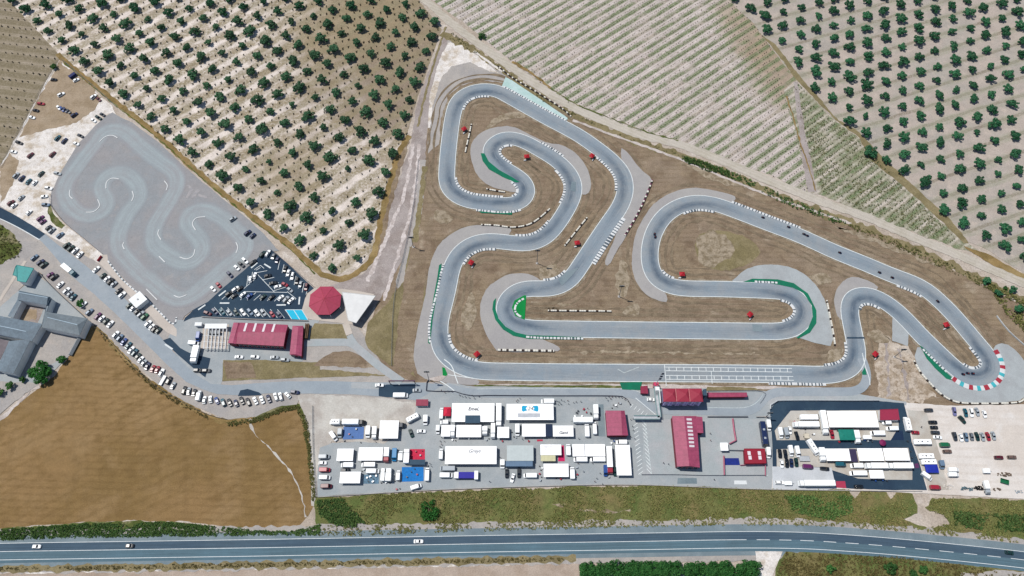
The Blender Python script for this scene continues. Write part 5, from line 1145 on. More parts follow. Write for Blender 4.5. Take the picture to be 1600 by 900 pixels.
M_redcl = plain('red_canvas', C(206, 34, 66), .8); M_grcl = plain('green_canvas', C(20, 128, 112), .8); M_navycl = plain('navy_canvas', C(30, 48, 76), .8)
M_darkcl = plain('dark_slate_canvas', C(58, 84, 104), .8); M_plumcl = plain('plum_canvas', C(60, 52, 84), .8)
tent(593, 657, 622.5, 685, 'square white tent in the upper line of the left paddock', h=3.2)
tent(526.5, 701, 552, 720, 'square white tent at the left end of the second line', h=3.0)
tent(560, 699, 598, 719.5, 'long white tent left of the red-cabbed lorry', h=3.0)
tent(531, 737, 563, 755, 'white tent at the bottom left left of the cluttered mat', h=3.0)
e, W2, D2, hh = tent(706, 630, 772.5, 659, 'big white marquee with dark writing and a slate blue porch', h=3.6, rise=.5)
sl_ = math.atan2(.5, D2)
text_on(e, 'EmeL', 0.2, D2*.35, hh+.5*.65+.12, 2.5, M_ink, slope=-sl_, font_shear=.25, bold=.05)
a, w_, d = rect(727, 650, 750, 662, 3.0); e2 = empty('awning', (a.x, a.y, Z0)); props(e2, 'slate blue awning sticking out below the marquee with dark writing', 'awning')
g = MB(); g.prism([(-w_/2, -d/2), (w_/2, -d/2), (w_/2, d/2), (-w_/2, d/2)], 3.55, 3.95); g.obj('canopy', M_darkcl, e2)
for x in (-w_/2+.1, w_/2-.1): g = MB(); g.bar((x, -d/2+.1, 0), (x, -d/2+.1, 3.55), .06); g.obj('leg', M_alu, e2)
tent(693, 636, 704.5, 650, 'small red tent at the left of the top line', M_redcl, h=2.8, rise=.9, group='coloured tents')
e, W2, D2, hh = tent(791.5, 631, 865, 656, 'big white marquee with the cyan emblem on its roof', h=3.6, rise=.5); sl_ = math.atan2(.5, D2)
M_cy2 = plain('cyan_print', C(20, 170, 214), .7)
for s in (-1, 1):
    g = MB(); g.prism([(s*1.4, -.9), (s*3.6, -1.6), (s*4.2, -1.0), (s*4.2, 1.2), (s*3.6, 1.7), (s*1.2, 1.5), (s*2.2, .2)], 0, .02); o = g.obj('emblem_wing', M_cy2, e); o.location = (0, D2*.36, hh+.5*.64+.06); o.rotation_euler = (-sl_, 0, 0)
text_on(e, '24', 0, D2*.36, hh+.5*.64+.1, 2.9, M_ink, slope=-sl_, font_shear=.3)
g = MB(); g.box(-5.6, -1.0, 0, 5.6, 1.0, .03); o = g.obj('roof_panel', plain('pale_grey_panel', C(196, 200, 206), .6), e); o.location = (-.6, -D2*.45, hh+.5*.55+.1); o.rotation_euler = (sl_, 0, 0)
tent(689.5, 664, 703.5, 682, 'narrow white tent at the left end of the third line', h=3.0)
tent(713, 664, 752, 683, 'long white tent below the marquee with dark writing', h=3.0)
tent(777, 667, 795.5, 684, 'small white tent right of the white lorries', h=3.0)
tent(816, 662.5, 852.5, 682, 'long white tent below the marquee with the cyan emblem', h=3.0)
tent(852.8, 662.5, 863.5, 682, 'dark navy awning between two white tents', M_navycl, h=2.7, rise=.05, shape='flat', group='coloured tents', walls=False)
e, W2, D2, hh = tent(864, 665, 896, 682, 'white tent with two lines of red grey script', h=3.0, rise=.6); sl_ = math.atan2(.6, D2)
scribble(e, 0, D2*.42, hh+.6*.6+.09, 4.6, -sl_); text_on(e, 'Gand', 0, -D2*.35, hh+.6*.66+.1, 2.0, M_ink, slope=sl_, font_shear=.3, bold=.03)
e, W2, D2, hh = tent(695.5, 697, 776, 725, 'biggest white marquee with faint grey handwriting', h=3.6, rise=.5); sl_ = math.atan2(.5, D2)
text_on(e, 'Greys', 1.6, D2*.42, hh+.5*.6+.12, 2.5, M_inkm, slope=-sl_, font_shear=.5, bold=.02)
tent(792, 696, 833.5, 720, 'grey-green ribbed awning right of the biggest marquee', ribbed('ribbed_awning', C(196, 206, 206), (1, 0), .7, .05, .3), h=3.4, rise=.1, shape='mono', group='coloured tents')
B('trailer', 790, 720, 833, 729.5, 'grey-blue race trailer along the foot of the ribbed awning', 'R', h=3.0, boxmat=ribbed('blue_grey_trailer', C(96, 124, 152), (1, 0), 1.2, .08, .2))
e, W2, D2, hh = tent(844.5, 694.5, 877, 711, 'white tent with three lines of grey script beside the crimson mat', h=3.1, rise=.4); sl_ = math.atan2(.4, D2)
for k in range(3): scribble(e, -1.2, D2*(.62-.27*k), hh+.4*(.42+.22*k)+.1, 5.2, -sl_)
tent(845, 711.5, 868, 720.5, 'yellowish awning below the tent with three lines of script', plain('cream_canvas', C(216, 212, 172), .8), h=2.8, rise=.1, shape='mono', group='coloured tents', walls=False)
tent(894.5, 694, 913.5, 713, 'left half of the double white marquee', h=3.1)
tent(914.3, 694, 945.5, 713, 'right half of the double white marquee', h=3.1)
tent(849.5, 724.5, 888.5, 745, 'white tent at the bottom right of the left paddock', h=3.1)
tent(962.5, 695, 985.5, 742.5, 'tall narrow white marquee running top to bottom', h=3.4)
tent(639, 718, 664, 726, 'slate grey awning between the red and the bright blue mats', M_darkcl, h=2.8, rise=.1, shape='mono', group='coloured tents', walls=False)
tent(1294, 642, 1371, 667.5, 'largest white marquee at the top of the right paddock', h=3.6, rise=.5)
tent(1311, 671, 1336, 687.5, 'green tent with a white corner in the right paddock', M_grcl, h=2.9, rise=.6, group='coloured tents')
e = COL.objects[-1]
tent(1290.5, 701, 1328, 720, 'first long white marquee from the left in the marquee line', h=3.2, group='white marquees in the right paddock')
tent(1328.5, 701.5, 1339, 721.5, 'plum-coloured awning between the first and second marquees', M_plumcl, h=2.8, rise=.05, shape='flat', group='coloured tents', walls=False)
tent(1341, 700.5, 1380, 720, 'second long white marquee from the left in the marquee line', h=3.2, group='white marquees in the right paddock')
tent(1381.5, 700.5, 1420, 719.5, 'third long white marquee, right end of the marquee line', h=3.2, group='white marquees in the right paddock')
tent(1359, 734.5, 1381, 747.5, 'small white marquee left of the bare tan slab', h=3.0, group='white marquees in the right paddock')
tent(1446, 725.5, 1466, 738.5, 'blue tarpaulin shelter beside the lower caravan pair', plain('blue_tarp', C(26, 48, 168), .7, var=.15), h=2.3, rise=.25, group='coloured tents', walls=False)
e = empty('parasol', Vector(G(1376, 693.5, 0)).to_3d()+Vector((0, 0, Z0))); props(e, 'round crimson parasol standing on the dark asphalt', 'parasol')
g = MB(); g.loft([[(math.cos(t*math.pi/4)*r, math.sin(t*math.pi/4)*r, z) for t in range(8)] for r, z in ((1.7, 2.1), (.9, 2.45), (.05, 2.7))]); g.obj('canopy', plain('crimson_canvas', C(126, 24, 84), .7), e); g = MB(); g.bar((0, 0, 0), (0, 0, 2.2), .04); g.obj('pole', M_metal, e)
# ground mats
def mat_on(px, label, col, var=.12, cat='ground mat', stripes=None):
    P = [Vector(G(*p)) for p in px]; c = sum(P, Vector((0, 0)))/len(P); g = MB(); g.prism([(p.x-c.x, p.y-c.y) for p in P], 0, .03)
    o = g.obj('ground_mat', plain('mat_'+label.split()[0], col, .8, var=var, size=1.2)); o.location = (c.x, c.y, Z0); props(o, label, cat); return o
mat_on([(537, 667), (569, 667), (568, 686), (536, 687)], 'pale blue mat laid out in the upper line of the left paddock', C(88, 122, 178))
mat_on([(641, 702), (664, 702), (664, 719), (641, 719)], 'bright red mat right of the grey-white lorry', C(206, 40, 76), .2)
mat_on([(628, 730), (662, 730), (662, 752), (628, 753)], 'bright blue mat with a pale stripe near the bottom edge', C(20, 120, 196), .2)
mat_on([(568.5, 742), (592, 741), (592, 756), (568, 756)], 'cluttered grey-blue mat covered with boxes and tyres', C(96, 128, 150), .4)
mat_on([(873, 697), (881, 696), (882.5, 721), (872, 721)], 'crimson mat right of the tent with three lines of script', C(206, 30, 96), .15)
mat_on([(1389, 674), (1410, 673), (1412, 688), (1391, 688)], 'dark navy square mat in the corner of the right paddock', C(16, 44, 76), .15)
mat_on([(1428, 725), (1434, 724), (1436, 731), (1430, 732)], 'plum patch of carpet on the dark asphalt right of the lorries', C(98, 50, 96), .1)
mat_on([(1381, 737), (1424, 737), (1425, 749), (1382, 749)], 'bare tan slab right of the small white marquee', C(200, 188, 172), .06, 'slab')
mat_on([(1131, 716), (1154, 716), (1156, 727), (1131, 727)], 'blue tarpaulin with round bulges left of the small red hut', C(24, 44, 130), .25, 'tarpaulin')
mat_on([(1306, 752), (1320, 752), (1322, 763), (1305, 762)], 'crimson mat at the tail of the very long white lorry', C(176, 56, 84), .1)
mat_on([(1147, 752-1), (1166, 751), (1167, 757), (1147, 757)], 'white painted rectangle on the lower road', C(226, 230, 230), .06, 'slab')
mat_on([(839, 687), (848, 687), (848, 689.5), (839, 690)], 'narrow red carpet above the tent with three lines of script', C(190, 50, 80), .1)
# small equipment on the mats and between the tents (racks, boxes, tyre stacks)
EQ = [(574, 747, 'box'), (579, 745, 'box'), (584, 749, 'stack'), (588, 744, 'box'), (576, 753, 'stack'), (583, 753, 'box'), (650, 706, 'box'), (657, 712, 'box'), (660, 705, 'stack'), (546, 679, 'box'), (551, 683, 'stack'), (557, 671, 'box'), (643, 738, 'stack'), (636, 746, 'box'), (652, 742, 'box'), (648, 733, 'stack'), (912, 640, 'box'), (923, 647, 'box'), (901, 646, 'box'), (898, 651, 'box'), (962, 634, 'box'), (969, 631, 'box'), (956, 638, 'stack'), (845, 735, 'stack'), (843, 741, 'box'), (846, 746, 'stack'), (901, 731, 'box'), (900, 746, 'stack'), (620, 765, 'box'), (625, 764, 'stack'), (1355, 690, 'box'), (1362, 691, 'stack'), (1350, 688, 'box'), (1367, 752, 'box'), (1378, 751, 'box'), (1417, 690, 'box'), (951, 746, 'box'), (603, 754, 'box'), (609, 755, 'stack'), (624, 752, 'box'), (733, 686, 'box'), (760, 688, 'box')]
EQ += [(x, y, rc.choice(['box', 'stack', 'box'])) for x, y in ((843, 729), (847, 732), (844, 751), (897, 738), (902, 742), (869, 748), (876, 749), (712, 689), (707, 688), (752, 685), (764, 686), (800, 676), (803, 683), (785, 690), (806, 684), (826, 690), (984, 729), (987, 733), (959, 690), (955, 693), (903, 643), (909, 651), (916, 645), (929, 657), (566, 737), (569, 734), (596, 755), (612, 753), (617, 752), (640, 724), (668, 728), (538, 689), (564, 692), (1310, 691), (1345, 694), (1240, 660), (1257, 671), (1271, 679), (1330, 692), (1422, 706), (1424, 716), (1385, 752))]
for x, y, k in EQ:
    a = G(x, y)
    if k == 'stack':
        e = empty('tyre_stack', (a[0], a[1], Z0+.03)); props(e, 'little stack of black kart tyres standing between tents', 'tyre stack', 'stacks of kart tyres in the paddock')
        for q in range(4): g = MB(); g.bar((0, 0, q*.16), (0, 0, q*.16+.15), .28, 0, 12); g.bar((0, 0, q*.16+.14), (0, 0, q*.16+.153), .12, 1, 8); o = g.obj('tyre', [M_tyre, M_rim], e)
    else:
        g = MB(); w_ = rc.uniform(.5, 1.1); g.box(-w_/2, -.35, .12, w_/2, .35, .75); g.box(-w_/2-.03, -.38, .75, w_/2+.03, .38, .82)
        for s in (-1, 1):
            for t_ in (-1, 1): g.box(s*w_*.4-.04, t_*.28-.04, 0, s*w_*.4+.04, t_*.28+.04, .12)
        o = g.obj('equipment_box', PM[rc.choice(['white', 'silver', 'dark grey', 'red', 'blue'])]); o.location = (a[0], a[1], Z0+.03); o.rotation_euler = (0, 0, rc.uniform(0, 3)); props(o, 'small wheeled equipment box between the paddock tents', 'box', 'equipment boxes in the paddock')

# ================================================================== BUILDINGS
M_redS = ribbed('red_roof_sheet', C(166, 70, 100), (1, 0), 2.4, .14, .22); M_redN = ribbed('red_roof_sheet_dark', C(150, 42, 74), (1, 0), 2.4, .14, .22)
M_redNS = ribbed('red_roof_sheet_cross', C(168, 76, 106), (0, 1), 2.4, .14, .22)
M_brick = ribbed('red_roof_tiles', C(176, 56, 72), (0, 1), .45, .1, .25)
M_slate = ribbed('grey_roof_sheet', C(116, 127, 134), (1, .35), .8, .14, .2); M_slateb = ribbed('blue_grey_roof_sheet', C(108, 124, 136), (1, .35), .8, .16, .2)
M_wallw = plain('white_render', C(226, 228, 228, 1.2), .85, var=.06); M_wallg = plain('grey_render', C(150, 156, 160), .85, var=.1); M_wallr = plain('red_metal_wall', C(128, 34, 54), .6)
M_teal = ribbed('teal_roof_sheet', C(40, 150, 148), (1, .2), .7, .12, .2); M_sky = plain('skylight_plastic', C(236, 226, 230), .5, var=.05); M_win = glassm('window_glass', C(40, 56, 72)); M_frame = plain('window_frame', C(190, 190, 190), .5)
M_ridge = plain('ridge_capping', C(176, 196, 210), .6)
LASTW = []
def building(name, label, corners, h, rise=0, ridge=None, roof=None, wall=None, over=.35, cat='building', ridge_cap=False, group=None, thick=.18, skin=None):
    """corners: photo positions of the eaves (NW, NE, SE, SW) at height h; ridge: two photo positions at height h+rise"""
    P = [Vector(G(*c, h)) for c in corners]; ctr = sum(P, Vector((0, 0)))/len(P)
    e = empty(name, (ctr.x, ctr.y, 0)); props(e, label, cat, group); L = [p-ctr for p in P]
    ins = [p*(1-over/max(p.length, .1)) for p in L]
    mb = MB(); mb.prism([(p.x, p.y) for p in reversed(ins)] if False else [(p.x, p.y) for p in ins], 0, h-.02)
    w_ = mb.obj('wall', wall or M_wallw, e); LASTW[:] = ins
    rm = roof or M_redS; mb = MB()
    if ridge:
        R = [Vector(G(*r, h+rise))-ctr for r in ridge]; r0, r1 = [(r.x, r.y, h+rise) for r in R]
        Q = [(p.x, p.y, h) for p in L]
        d01 = (R[0]-(L[0]+L[3])/2).length+(R[1]-(L[1]+L[2])/2).length; d12 = (R[0]-(L[0]+L[1])/2).length+(R[1]-(L[2]+L[3])/2).length
        if d01 < d12: fs = [(Q[0], Q[1], r1, r0), (Q[1], Q[2], r1), (Q[2], Q[3], r0, r1), (Q[3], Q[0], r0)]
        else: fs = [(Q[0], Q[1], r0), (Q[1], Q[2], r1, r0), (Q[2], Q[3], r1), (Q[3], Q[0], r0, r1)]
        for f in fs: mb.poly(f)
        mb.prism([(p.x, p.y) for p in L], h-thick, h-.003)
        o = mb.obj('roof', rm, e)
        if ridge_cap:
            g = MB(); g.bar(r0, r1, .22); g.obj('ridge_cap', M_ridge, o)
    else:
        mb.prism([(p.x, p.y) for p in L], h-thick, h); o = mb.obj('roof', rm, e)
        g = MB(); n = len(L)
        for i in range(n): 
            a, b_ = L[i]*.985, L[(i+1) % n]*.985; g.bar((a.x, a.y, h+.08), (b_.x, b_.y, h+.08), .12, 0, 4)
        g.obj('roof_edge', rm, o)
    return e, ctr, o
def roof_quad(e, ctr, px4, zf, mat, name, lift=.05, thick=.08):
    """panel lying on a roof; zf gives the roof height at each corner"""
    P = [Vector(G(*p, z)) - ctr for p, z in zip(px4, zf)]
    g = MB(); b0 = [(p.x, p.y, z+lift) for p, z in zip(P, zf)]; t0 = [(p.x, p.y, z+lift+thick) for p, z in zip(P, zf)]
    g.loft([b0, t0]); return g.obj(name, mat, e)
def windows(e, a, b_, z0, z1, n, wd, out, mat=None, door=False):
    a = Vector(a); b_ = Vector(b_); d = (b_-a).normalized(); nn = Vector((d.y, -d.x))*out
    ang = math.atan2(d.y, d.x)
    for k in range(n):
        c = a.lerp(b_, (k+.5)/n)+nn*.03
        w_ = MB(); w_.box(-wd/2, -.04, z0, wd/2, .04, z1); o = w_.obj('window', M_frame, e); o.location = (c.x, c.y, 0); o.rotation_euler = (0, 0, ang)
        g = MB(); g.box(-wd/2+.1, -.06, z0+.1, wd/2-.1, .06, z1-.1); q = g.obj('pane', M_win, o)
# long red building with four skylight strips
e, ctr, rf = building('clubhouse', 'long red-roofed building with four pale skylight strips', [(375, 504), (450, 507.5), (443, 541), (369, 537)], 5.0, 1.3, [(371.5, 519), (446.5, 519.5)], M_redS, M_wallr)
for k in range(4):
    x = 385.5+k*14.6
    roof_quad(rf, ctr, [(x-1.6, 504.8+k*.4), (x+1.7, 504.9+k*.4), (x-2.2, 517.8+k*.3), (x-5.6, 517.7+k*.3)], [5.05, 5.05, 6.2, 6.2], M_sky, 'skylight')
windows(e, LASTW[3], LASTW[2], 1, 3.4, 10, 1.6, 1)
building('annexe', 'red-roofed left wing joined to the long building with skylights', [(365, 504), (374.5, 504), (368.5, 537.5), (356, 536)], 4.9, .5, [(372, 505), (364, 536)], M_redNS, M_wallr)
e, ctr, rf = building('store_building', 'narrow red-roofed building right of the long red one', [(457, 509), (474, 509), (471, 556.5), (452.5, 554)], 4.0, .8, [(466, 511), (462, 553)], M_redNS, M_wallr)
windows(e, LASTW[3], LASTW[2], .8, 2.6, 2, 1.4, 1)
# slatted screen beside it
for k in range(3):
    a = G(478+k*2, 512); g = MB(); g.box(-.12, -4.2, 0, .12, 4.2, 2.2); g.box(-.2, -4.3, 2.2, .2, 4.3, 2.3); o = g.obj('wooden_screen', plain('brown_wood', C(110, 84, 62), .8) if k == 0 else bpy.data.materials['brown_wood']); a = G(478+k*2.3, 519.5); o.location = (a[0], a[1], Z0)
    props(o, 'tall thin brown screen beside the narrow red-roofed building', 'screen', 'brown screens by the narrow building')
# pergola
P0 = Vector(G(338, 528, 3)); e = empty('pergola', (P0.x, P0.y, Z0)); props(e, 'white open pergola with slab roof and bare beams left of the red building', 'pergola')
g = MB(); a0 = Vector(G(321, 506, 3))-P0; a1 = Vector(G(354, 513.5, 3))-P0; g.box(a0.x, a1.y, 2.75, a1.x, a0.y, 3.0); g.obj('roof_slab', M_wallw, e)
for k in range(7):
    x = 319+k*5.6; a0 = Vector(G(x+2, 513.5, 3))-P0; a1 = Vector(G(x-.5, 545, 3))-P0
    g = MB(); g.bar((a0.x, a0.y, 2.8), (a1.x, a1.y, 2.8), .26, 0, 4); g.obj('beam', M_wallw, e)
    g = MB(); g.bar((a1.x, a1.y+.1, 0), (a1.x, a1.y+.1, 2.75), .12, 0, 4); g.obj('post', M_wallw, e)
for y in (524, 534, 543):
    a0 = Vector(G(317, y, 3))-P0; a1 = Vector(G(352, y+1.5, 3))-P0; g = MB(); g.bar((a0.x, a0.y, 2.95), (a1.x, a1.y, 2.95), .1, 0, 4); g.obj('cross_beam', M_wallw, e)
sheet('concrete', [(318, 507), (358, 507), (356, 546), (314, 545)], 9, M_beige, .1)
for (x, y, w_, d_, lab) in ((310, 506.5, 3.4, 1.7, 'small white flat-topped kiosk left of the pergola slab'), (337, 519, 4, 1.6, 'dark serving counter under the pergola beams'), (327, 519, 1.6, 1.4, 'short counter at the left under the pergola beams')):
    a = G(x, y, 2.4); g = MB(); g.box(-w_/2, -d_/2, 0, w_/2, d_/2, 2.2); g.box(-w_/2-.15, -d_/2-.15, 2.2, w_/2+.15, d_/2+.15, 2.35); g.box(-w_/2+.3, -d_/2-.03, 1, w_/2-.3, -d_/2, 1.9); o = g.obj('kiosk', M_wallw if x < 315 else M_metal); o.location = (a[0], a[1], Z0); props(o, lab, 'kiosk')
# octagonal pavilion
c0 = Vector(G(508, 469.5, 4.2)); r8 = 9.1; e = empty('pavilion', (c0.x, c0.y, 0)); props(e, 'octagonal pavilion with pointed red roof', 'pavilion')
mb = MB(); ring = [(math.cos(math.pi/8+k*math.pi/4)*r8, math.sin(math.pi/8+k*math.pi/4)*r8) for k in range(8)]
mb.prism(ring, 4.0, 4.2)
for k in range(8): mb.poly([(ring[k][0], ring[k][1], 4.203), (ring[(k+1) % 8][0], ring[(k+1) % 8][1], 4.203), (0, 0, 6.6)])
rf = mb.obj('roof', M_brick if 0 else plain('red_pavilion_roof', C(172, 62, 88), .7, var=.08), e)
for k in range(8): g = MB(); g.bar((ring[k][0], ring[k][1], 4.25), (0, 0, 6.62), .1, 0, 4); g.obj('hip_cap', plain('hip_red', C(188, 78, 92), .7) if 'hip_red' not in bpy.data.materials else bpy.data.materials['hip_red'], rf)
mb = MB(); mb.prism([(x*.84, y*.84) for x, y in ring], 0, 3.98); mb.obj('wall', M_win, e)
for k in range(8): g = MB(); g.bar((ring[k][0]*.95, ring[k][1]*.95, 0), (ring[k][0]*.95, ring[k][1]*.95, 4), .15); g.obj('column', M_wallw, e)
# white terrace canopy
e, ctr, rf = building('terrace_canopy', 'wide flat white canopy right of the octagonal pavilion', [(534, 456), (587, 462), (556.5, 505), (544, 501)], 4.6, roof=plain('white_terrace', C(232, 232, 230), .85, var=.06, size=3), wall=M_wallg, over=3.0, cat='canopy')
# race control building
cs4 = [(1034.5, 607.5), (1097, 607), (1097.5, 626), (1037, 627)]; hC = 8.8
P = [Vector(G(*c, hC)) for c in cs4]; ctr = sum(P, Vector((0, 0)))/4; e = empty('race_control_building', (ctr.x, ctr.y, 0)); props(e, 'tall race control building with three folded red roofs', 'building')
Q = [p-ctr for p in P]; x0, x1, y0, y1 = min(q.x for q in Q)+.4, max(q.x for q in Q)-.4, min(q.y for q in Q), max(q.y for q in Q)
mb = MB(); mb.box(x0, y0+.35, 0, x1, y1-.3, hC-.3); mb.obj('wall', plain('mauve_render', C(150, 140, 170), .8), e)
for k in range(3):
    xa, xb = x0-.3+(x1-x0+.6)*k/3+.08, x0-.3+(x1-x0+.6)*(k+1)/3-.08; g = MB()
    g.prism([(xa, y0-.2), (xb, y0-.2), (xb, y1), (xa, y1)], hC-.3, hC)
    hz = 1.1
    A_, B_, C_, D_ = (xa, y0-.2, hC+.003), (xb, y0-.2, hC+.003), (xb, y1, hC+.003), (xa, y1, hC+.003); M_ = ((xa+xb)/2+1.5, (y0+y1)/2, hC+hz)
    for f in ((A_, B_, M_), (B_, C_, M_), (C_, D_, M_), (D_, A_, M_)): g.poly(f)
    o = g.obj('roof', plain('red_tower_roof', C(160, 48, 70), .7, var=.07) if k == 0 else bpy.data.materials['red_tower_roof'], e)
    if k:
        g = MB(); g.box(xa-.18, y0-.2, hC, xa+.02, y1, hC+.3); g.obj('roof_gutter', plain('pink_gutter', C(226, 150, 150), .7) if k == 1 else bpy.data.materials['pink_gutter'], e)
M_lil = plain('lilac_panel', C(206, 190, 236, 1.1), .5)
for lev in (0, 1):
    for k in range(5):
        xa = x0+.5+(x1-x0-.6)*k/5; z0 = 5.0-lev*3.6
        g = MB(); g.box(xa, y0-.1, z0, xa+(x1-x0)/5-.4, y0+.36, z0+3.0); w_ = g.obj('window', M_lil, e)
        g = MB(); g.box(xa+.7, y0-.14, z0+.8, xa+(x1-x0)/5-1.5, y0-.1, z0+2.2); g.obj('pane', M_win, w_)
# stair tower and balcony on its left
a = G(1029.5, 624); e = empty('outside_staircase', (a[0]-.5, a[1], 0)); props(e, 'white outside staircase on the left wall of race control', 'staircase')
for k in range(10): g = MB(); g.box(-1.6, -3+k*.62, .3+k*.42, .1, -3+k*.62+.6, .45+k*.42); g.obj('step', M_wallg, e)
g = MB(); g.box(.12, -3.4, 0, .4, 3.6, 5.2); g.box(-1.8, 3.2, 4.6, .4, 5.2, 4.8); g.obj('side_wall', M_wallw, e)
# right-hand gantry cabin
e, ctr, rf = building('gantry_tower', 'small glazed steel tower at the right end of race control', [(1098, 609), (1103.5, 608), (1104, 618), (1098.5, 618)], 7.0, roof=M_darkcl, wall=M_win, over=.2, cat='tower')
# small kiosk and finish banner mast
e, ctr, rf = building('starter_hut', 'small red hut with lean-to roof left of race control', [(1001, 603.5), (1012, 602.5), (1013, 615), (1001, 614.5)], 3.0, .5, [(1002, 604), (1011, 604)], M_redN, M_wallr)
e, ctr, rf = building('pit_canopy', 'long low red canopy right of race control', [(1104.5, 613.5), (1167, 613.5), (1168, 620), (1105, 620.5)], 3.2, roof=M_redS, wall=M_wallr, over=.9, cat='canopy')
# garages
e, ctr, rf = building('garage_building', 'big red-roofed garage hall with a row of eight skylights', [(1050, 650), (1088, 650), (1093.5, 730.5), (1058, 729)], 5.2, 1.4, [(1069, 650.5), (1077, 728)], M_redNS, M_wallr)
for k in range(8):
    y = 655.5+k*5.95; x = 1072.5+k*.62
    roof_quad(rf, ctr, [(x, y-1.9), (x+8, y-1.6), (x+8.3, y+1.7), (x+.3, y+1.4)], [6.35, 5.75, 5.75, 6.35], M_sky, 'skylight')
windows(e, LASTW[3], LASTW[2], .3, 3.6, 4, 2.0, 1)
building('garage_wing', 'square red-roofed wing on the right side of the garage hall', [(1087, 650.5), (1097.5, 651.5), (1099, 676.5), (1088, 676.5)], 4.9, .35, [(1087.6, 651), (1088.6, 676)], M_redNS, M_wallr)
building('workshop', 'red-roofed workshop left of the kart parking chevrons', [(946, 641.5), (976, 641.5), (981.5, 680.5), (949, 680.5)], 4.6, .9, [(970, 642), (972.5, 680)], M_redNS, M_wallr)
e, ctr, rf = building('red_hut', 'small square red hut with four skylights beside the right paddock', [(1162.5, 701), (1195, 701), (1197.5, 724), (1164, 724.5)], 3.4, roof=plain('deep_red_roof', C(152, 26, 50), .65, var=.07), wall=M_wallr)
for x, y in ((1170.5, 708), (1172, 715), (1186.5, 708), (1187.5, 715)):
    a = Vector(G(x, y, 3.5))-ctr; g = MB(); g.box(-.75, -.95, 3.42, .75, .95, 3.55); o = g.obj('skylight', M_sky, rf); o.location = (a.x, a.y, 0)
e, ctr, rf = building('snack_bar', 'red-roofed box at the top right of the right paddock', [(1375, 640), (1403, 639), (1405.5, 656), (1375, 656.5)], 3.2, roof=plain('crimson_roof', C(160, 46, 76), .65, var=.07), wall=M_wallw, over=.2)
a = G(1131.5, 698, 2.6); e = empty('kiosk', (a[0], a[1], Z0)); props(e, 'white square kiosk in the middle of the concrete yard', 'kiosk')
g = MB(); g.box(-1.6, -1.7, 0, 1.6, 1.7, 2.3); g.obj('wall', M_wallw, e); g = MB(); g.box(-1.9, -2.0, 2.3, 1.9, 2.0, 2.5); g.obj('roof', M_white, e); g = MB(); g.box(-1.0, -1.74, 1.1, 1.0, -1.7, 1.9); g.obj('window', M_win, e)
# farm
def farm(label, corners, h, rise=0, ridge=None, roof=None, name='farm_building', **kw): return building(name, label, corners, h, rise, ridge, roof or M_slateb, kw.pop('wall', M_wallw), **kw)
farm('teal-roofed shed at the top of the farm yard', [(26, 414), (53, 419), (40.5, 441.5), (27, 439)], 5.5, .3, [(20.5, 430), (47, 430)] if 0 else None, M_teal, 'shed')
farm('low teal lean-to on the left side of the teal shed', [(24, 417), (26, 414.5), (27, 432), (20, 430)], 4.5, roof=M_teal, name='lean_to')
farm('long grey-roofed barn at the top of the farmyard square', [(30, 454), (79, 464), (73, 476.5), (27, 468.5)], 6, 1.3, [(29.5, 457), (74.5, 465)], ridge_cap=True)
farm('narrow left wing of the farmyard square', [(27, 468.5), (34.5, 470), (20.5, 497), (12, 494)], 5, .3, [(30, 469), (15, 495)])
farm('narrow right wing of the farmyard square', [(73.5, 474), (81, 466), (68, 500), (66, 506)], 5, roof=M_slateb)
farm('wide grey-roofed barn below the farmyard square', [(-30, 488), (66, 506), (50, 533), (-30, 517)], 6, 1.4, [(-30, 503), (41, 518)], M_slateb, ridge_cap=True)
farm('long blue-grey wing running down the left edge', [(14, 533), (48, 530), (21, 584), (-6, 578)], 6, 1.2, [(32, 531), (8, 581)], M_slateb)
farm('dark brown-roofed wing at the left edge of the photo', [(-30, 524), (15, 533), (-8, 577), (-40, 570)], 5, .7, [(-5, 528), (-25, 575)], plain('brown_roof', C(120, 112, 116), .8, var=.2, size=2))
farm('grey-roofed barn with white ridge near the stubble field', [(70, 487), (137, 497.5), (124.5, 524), (65.5, 511.5)], 6, 1.6, [(74.5, 496), (121, 507.5)], M_slate, ridge_cap=True)
g = MB(); A_ = Vector(G(126, 528)); B_ = Vector(G(111, 556)); g.bar((A_.x, A_.y, 1), (B_.x, B_.y, 1), 1.1, 0, 4); 
o = g.obj('yard_wall', M_wallg); props(o, 'thick yard wall between the barn and the stubble field', 'wall')

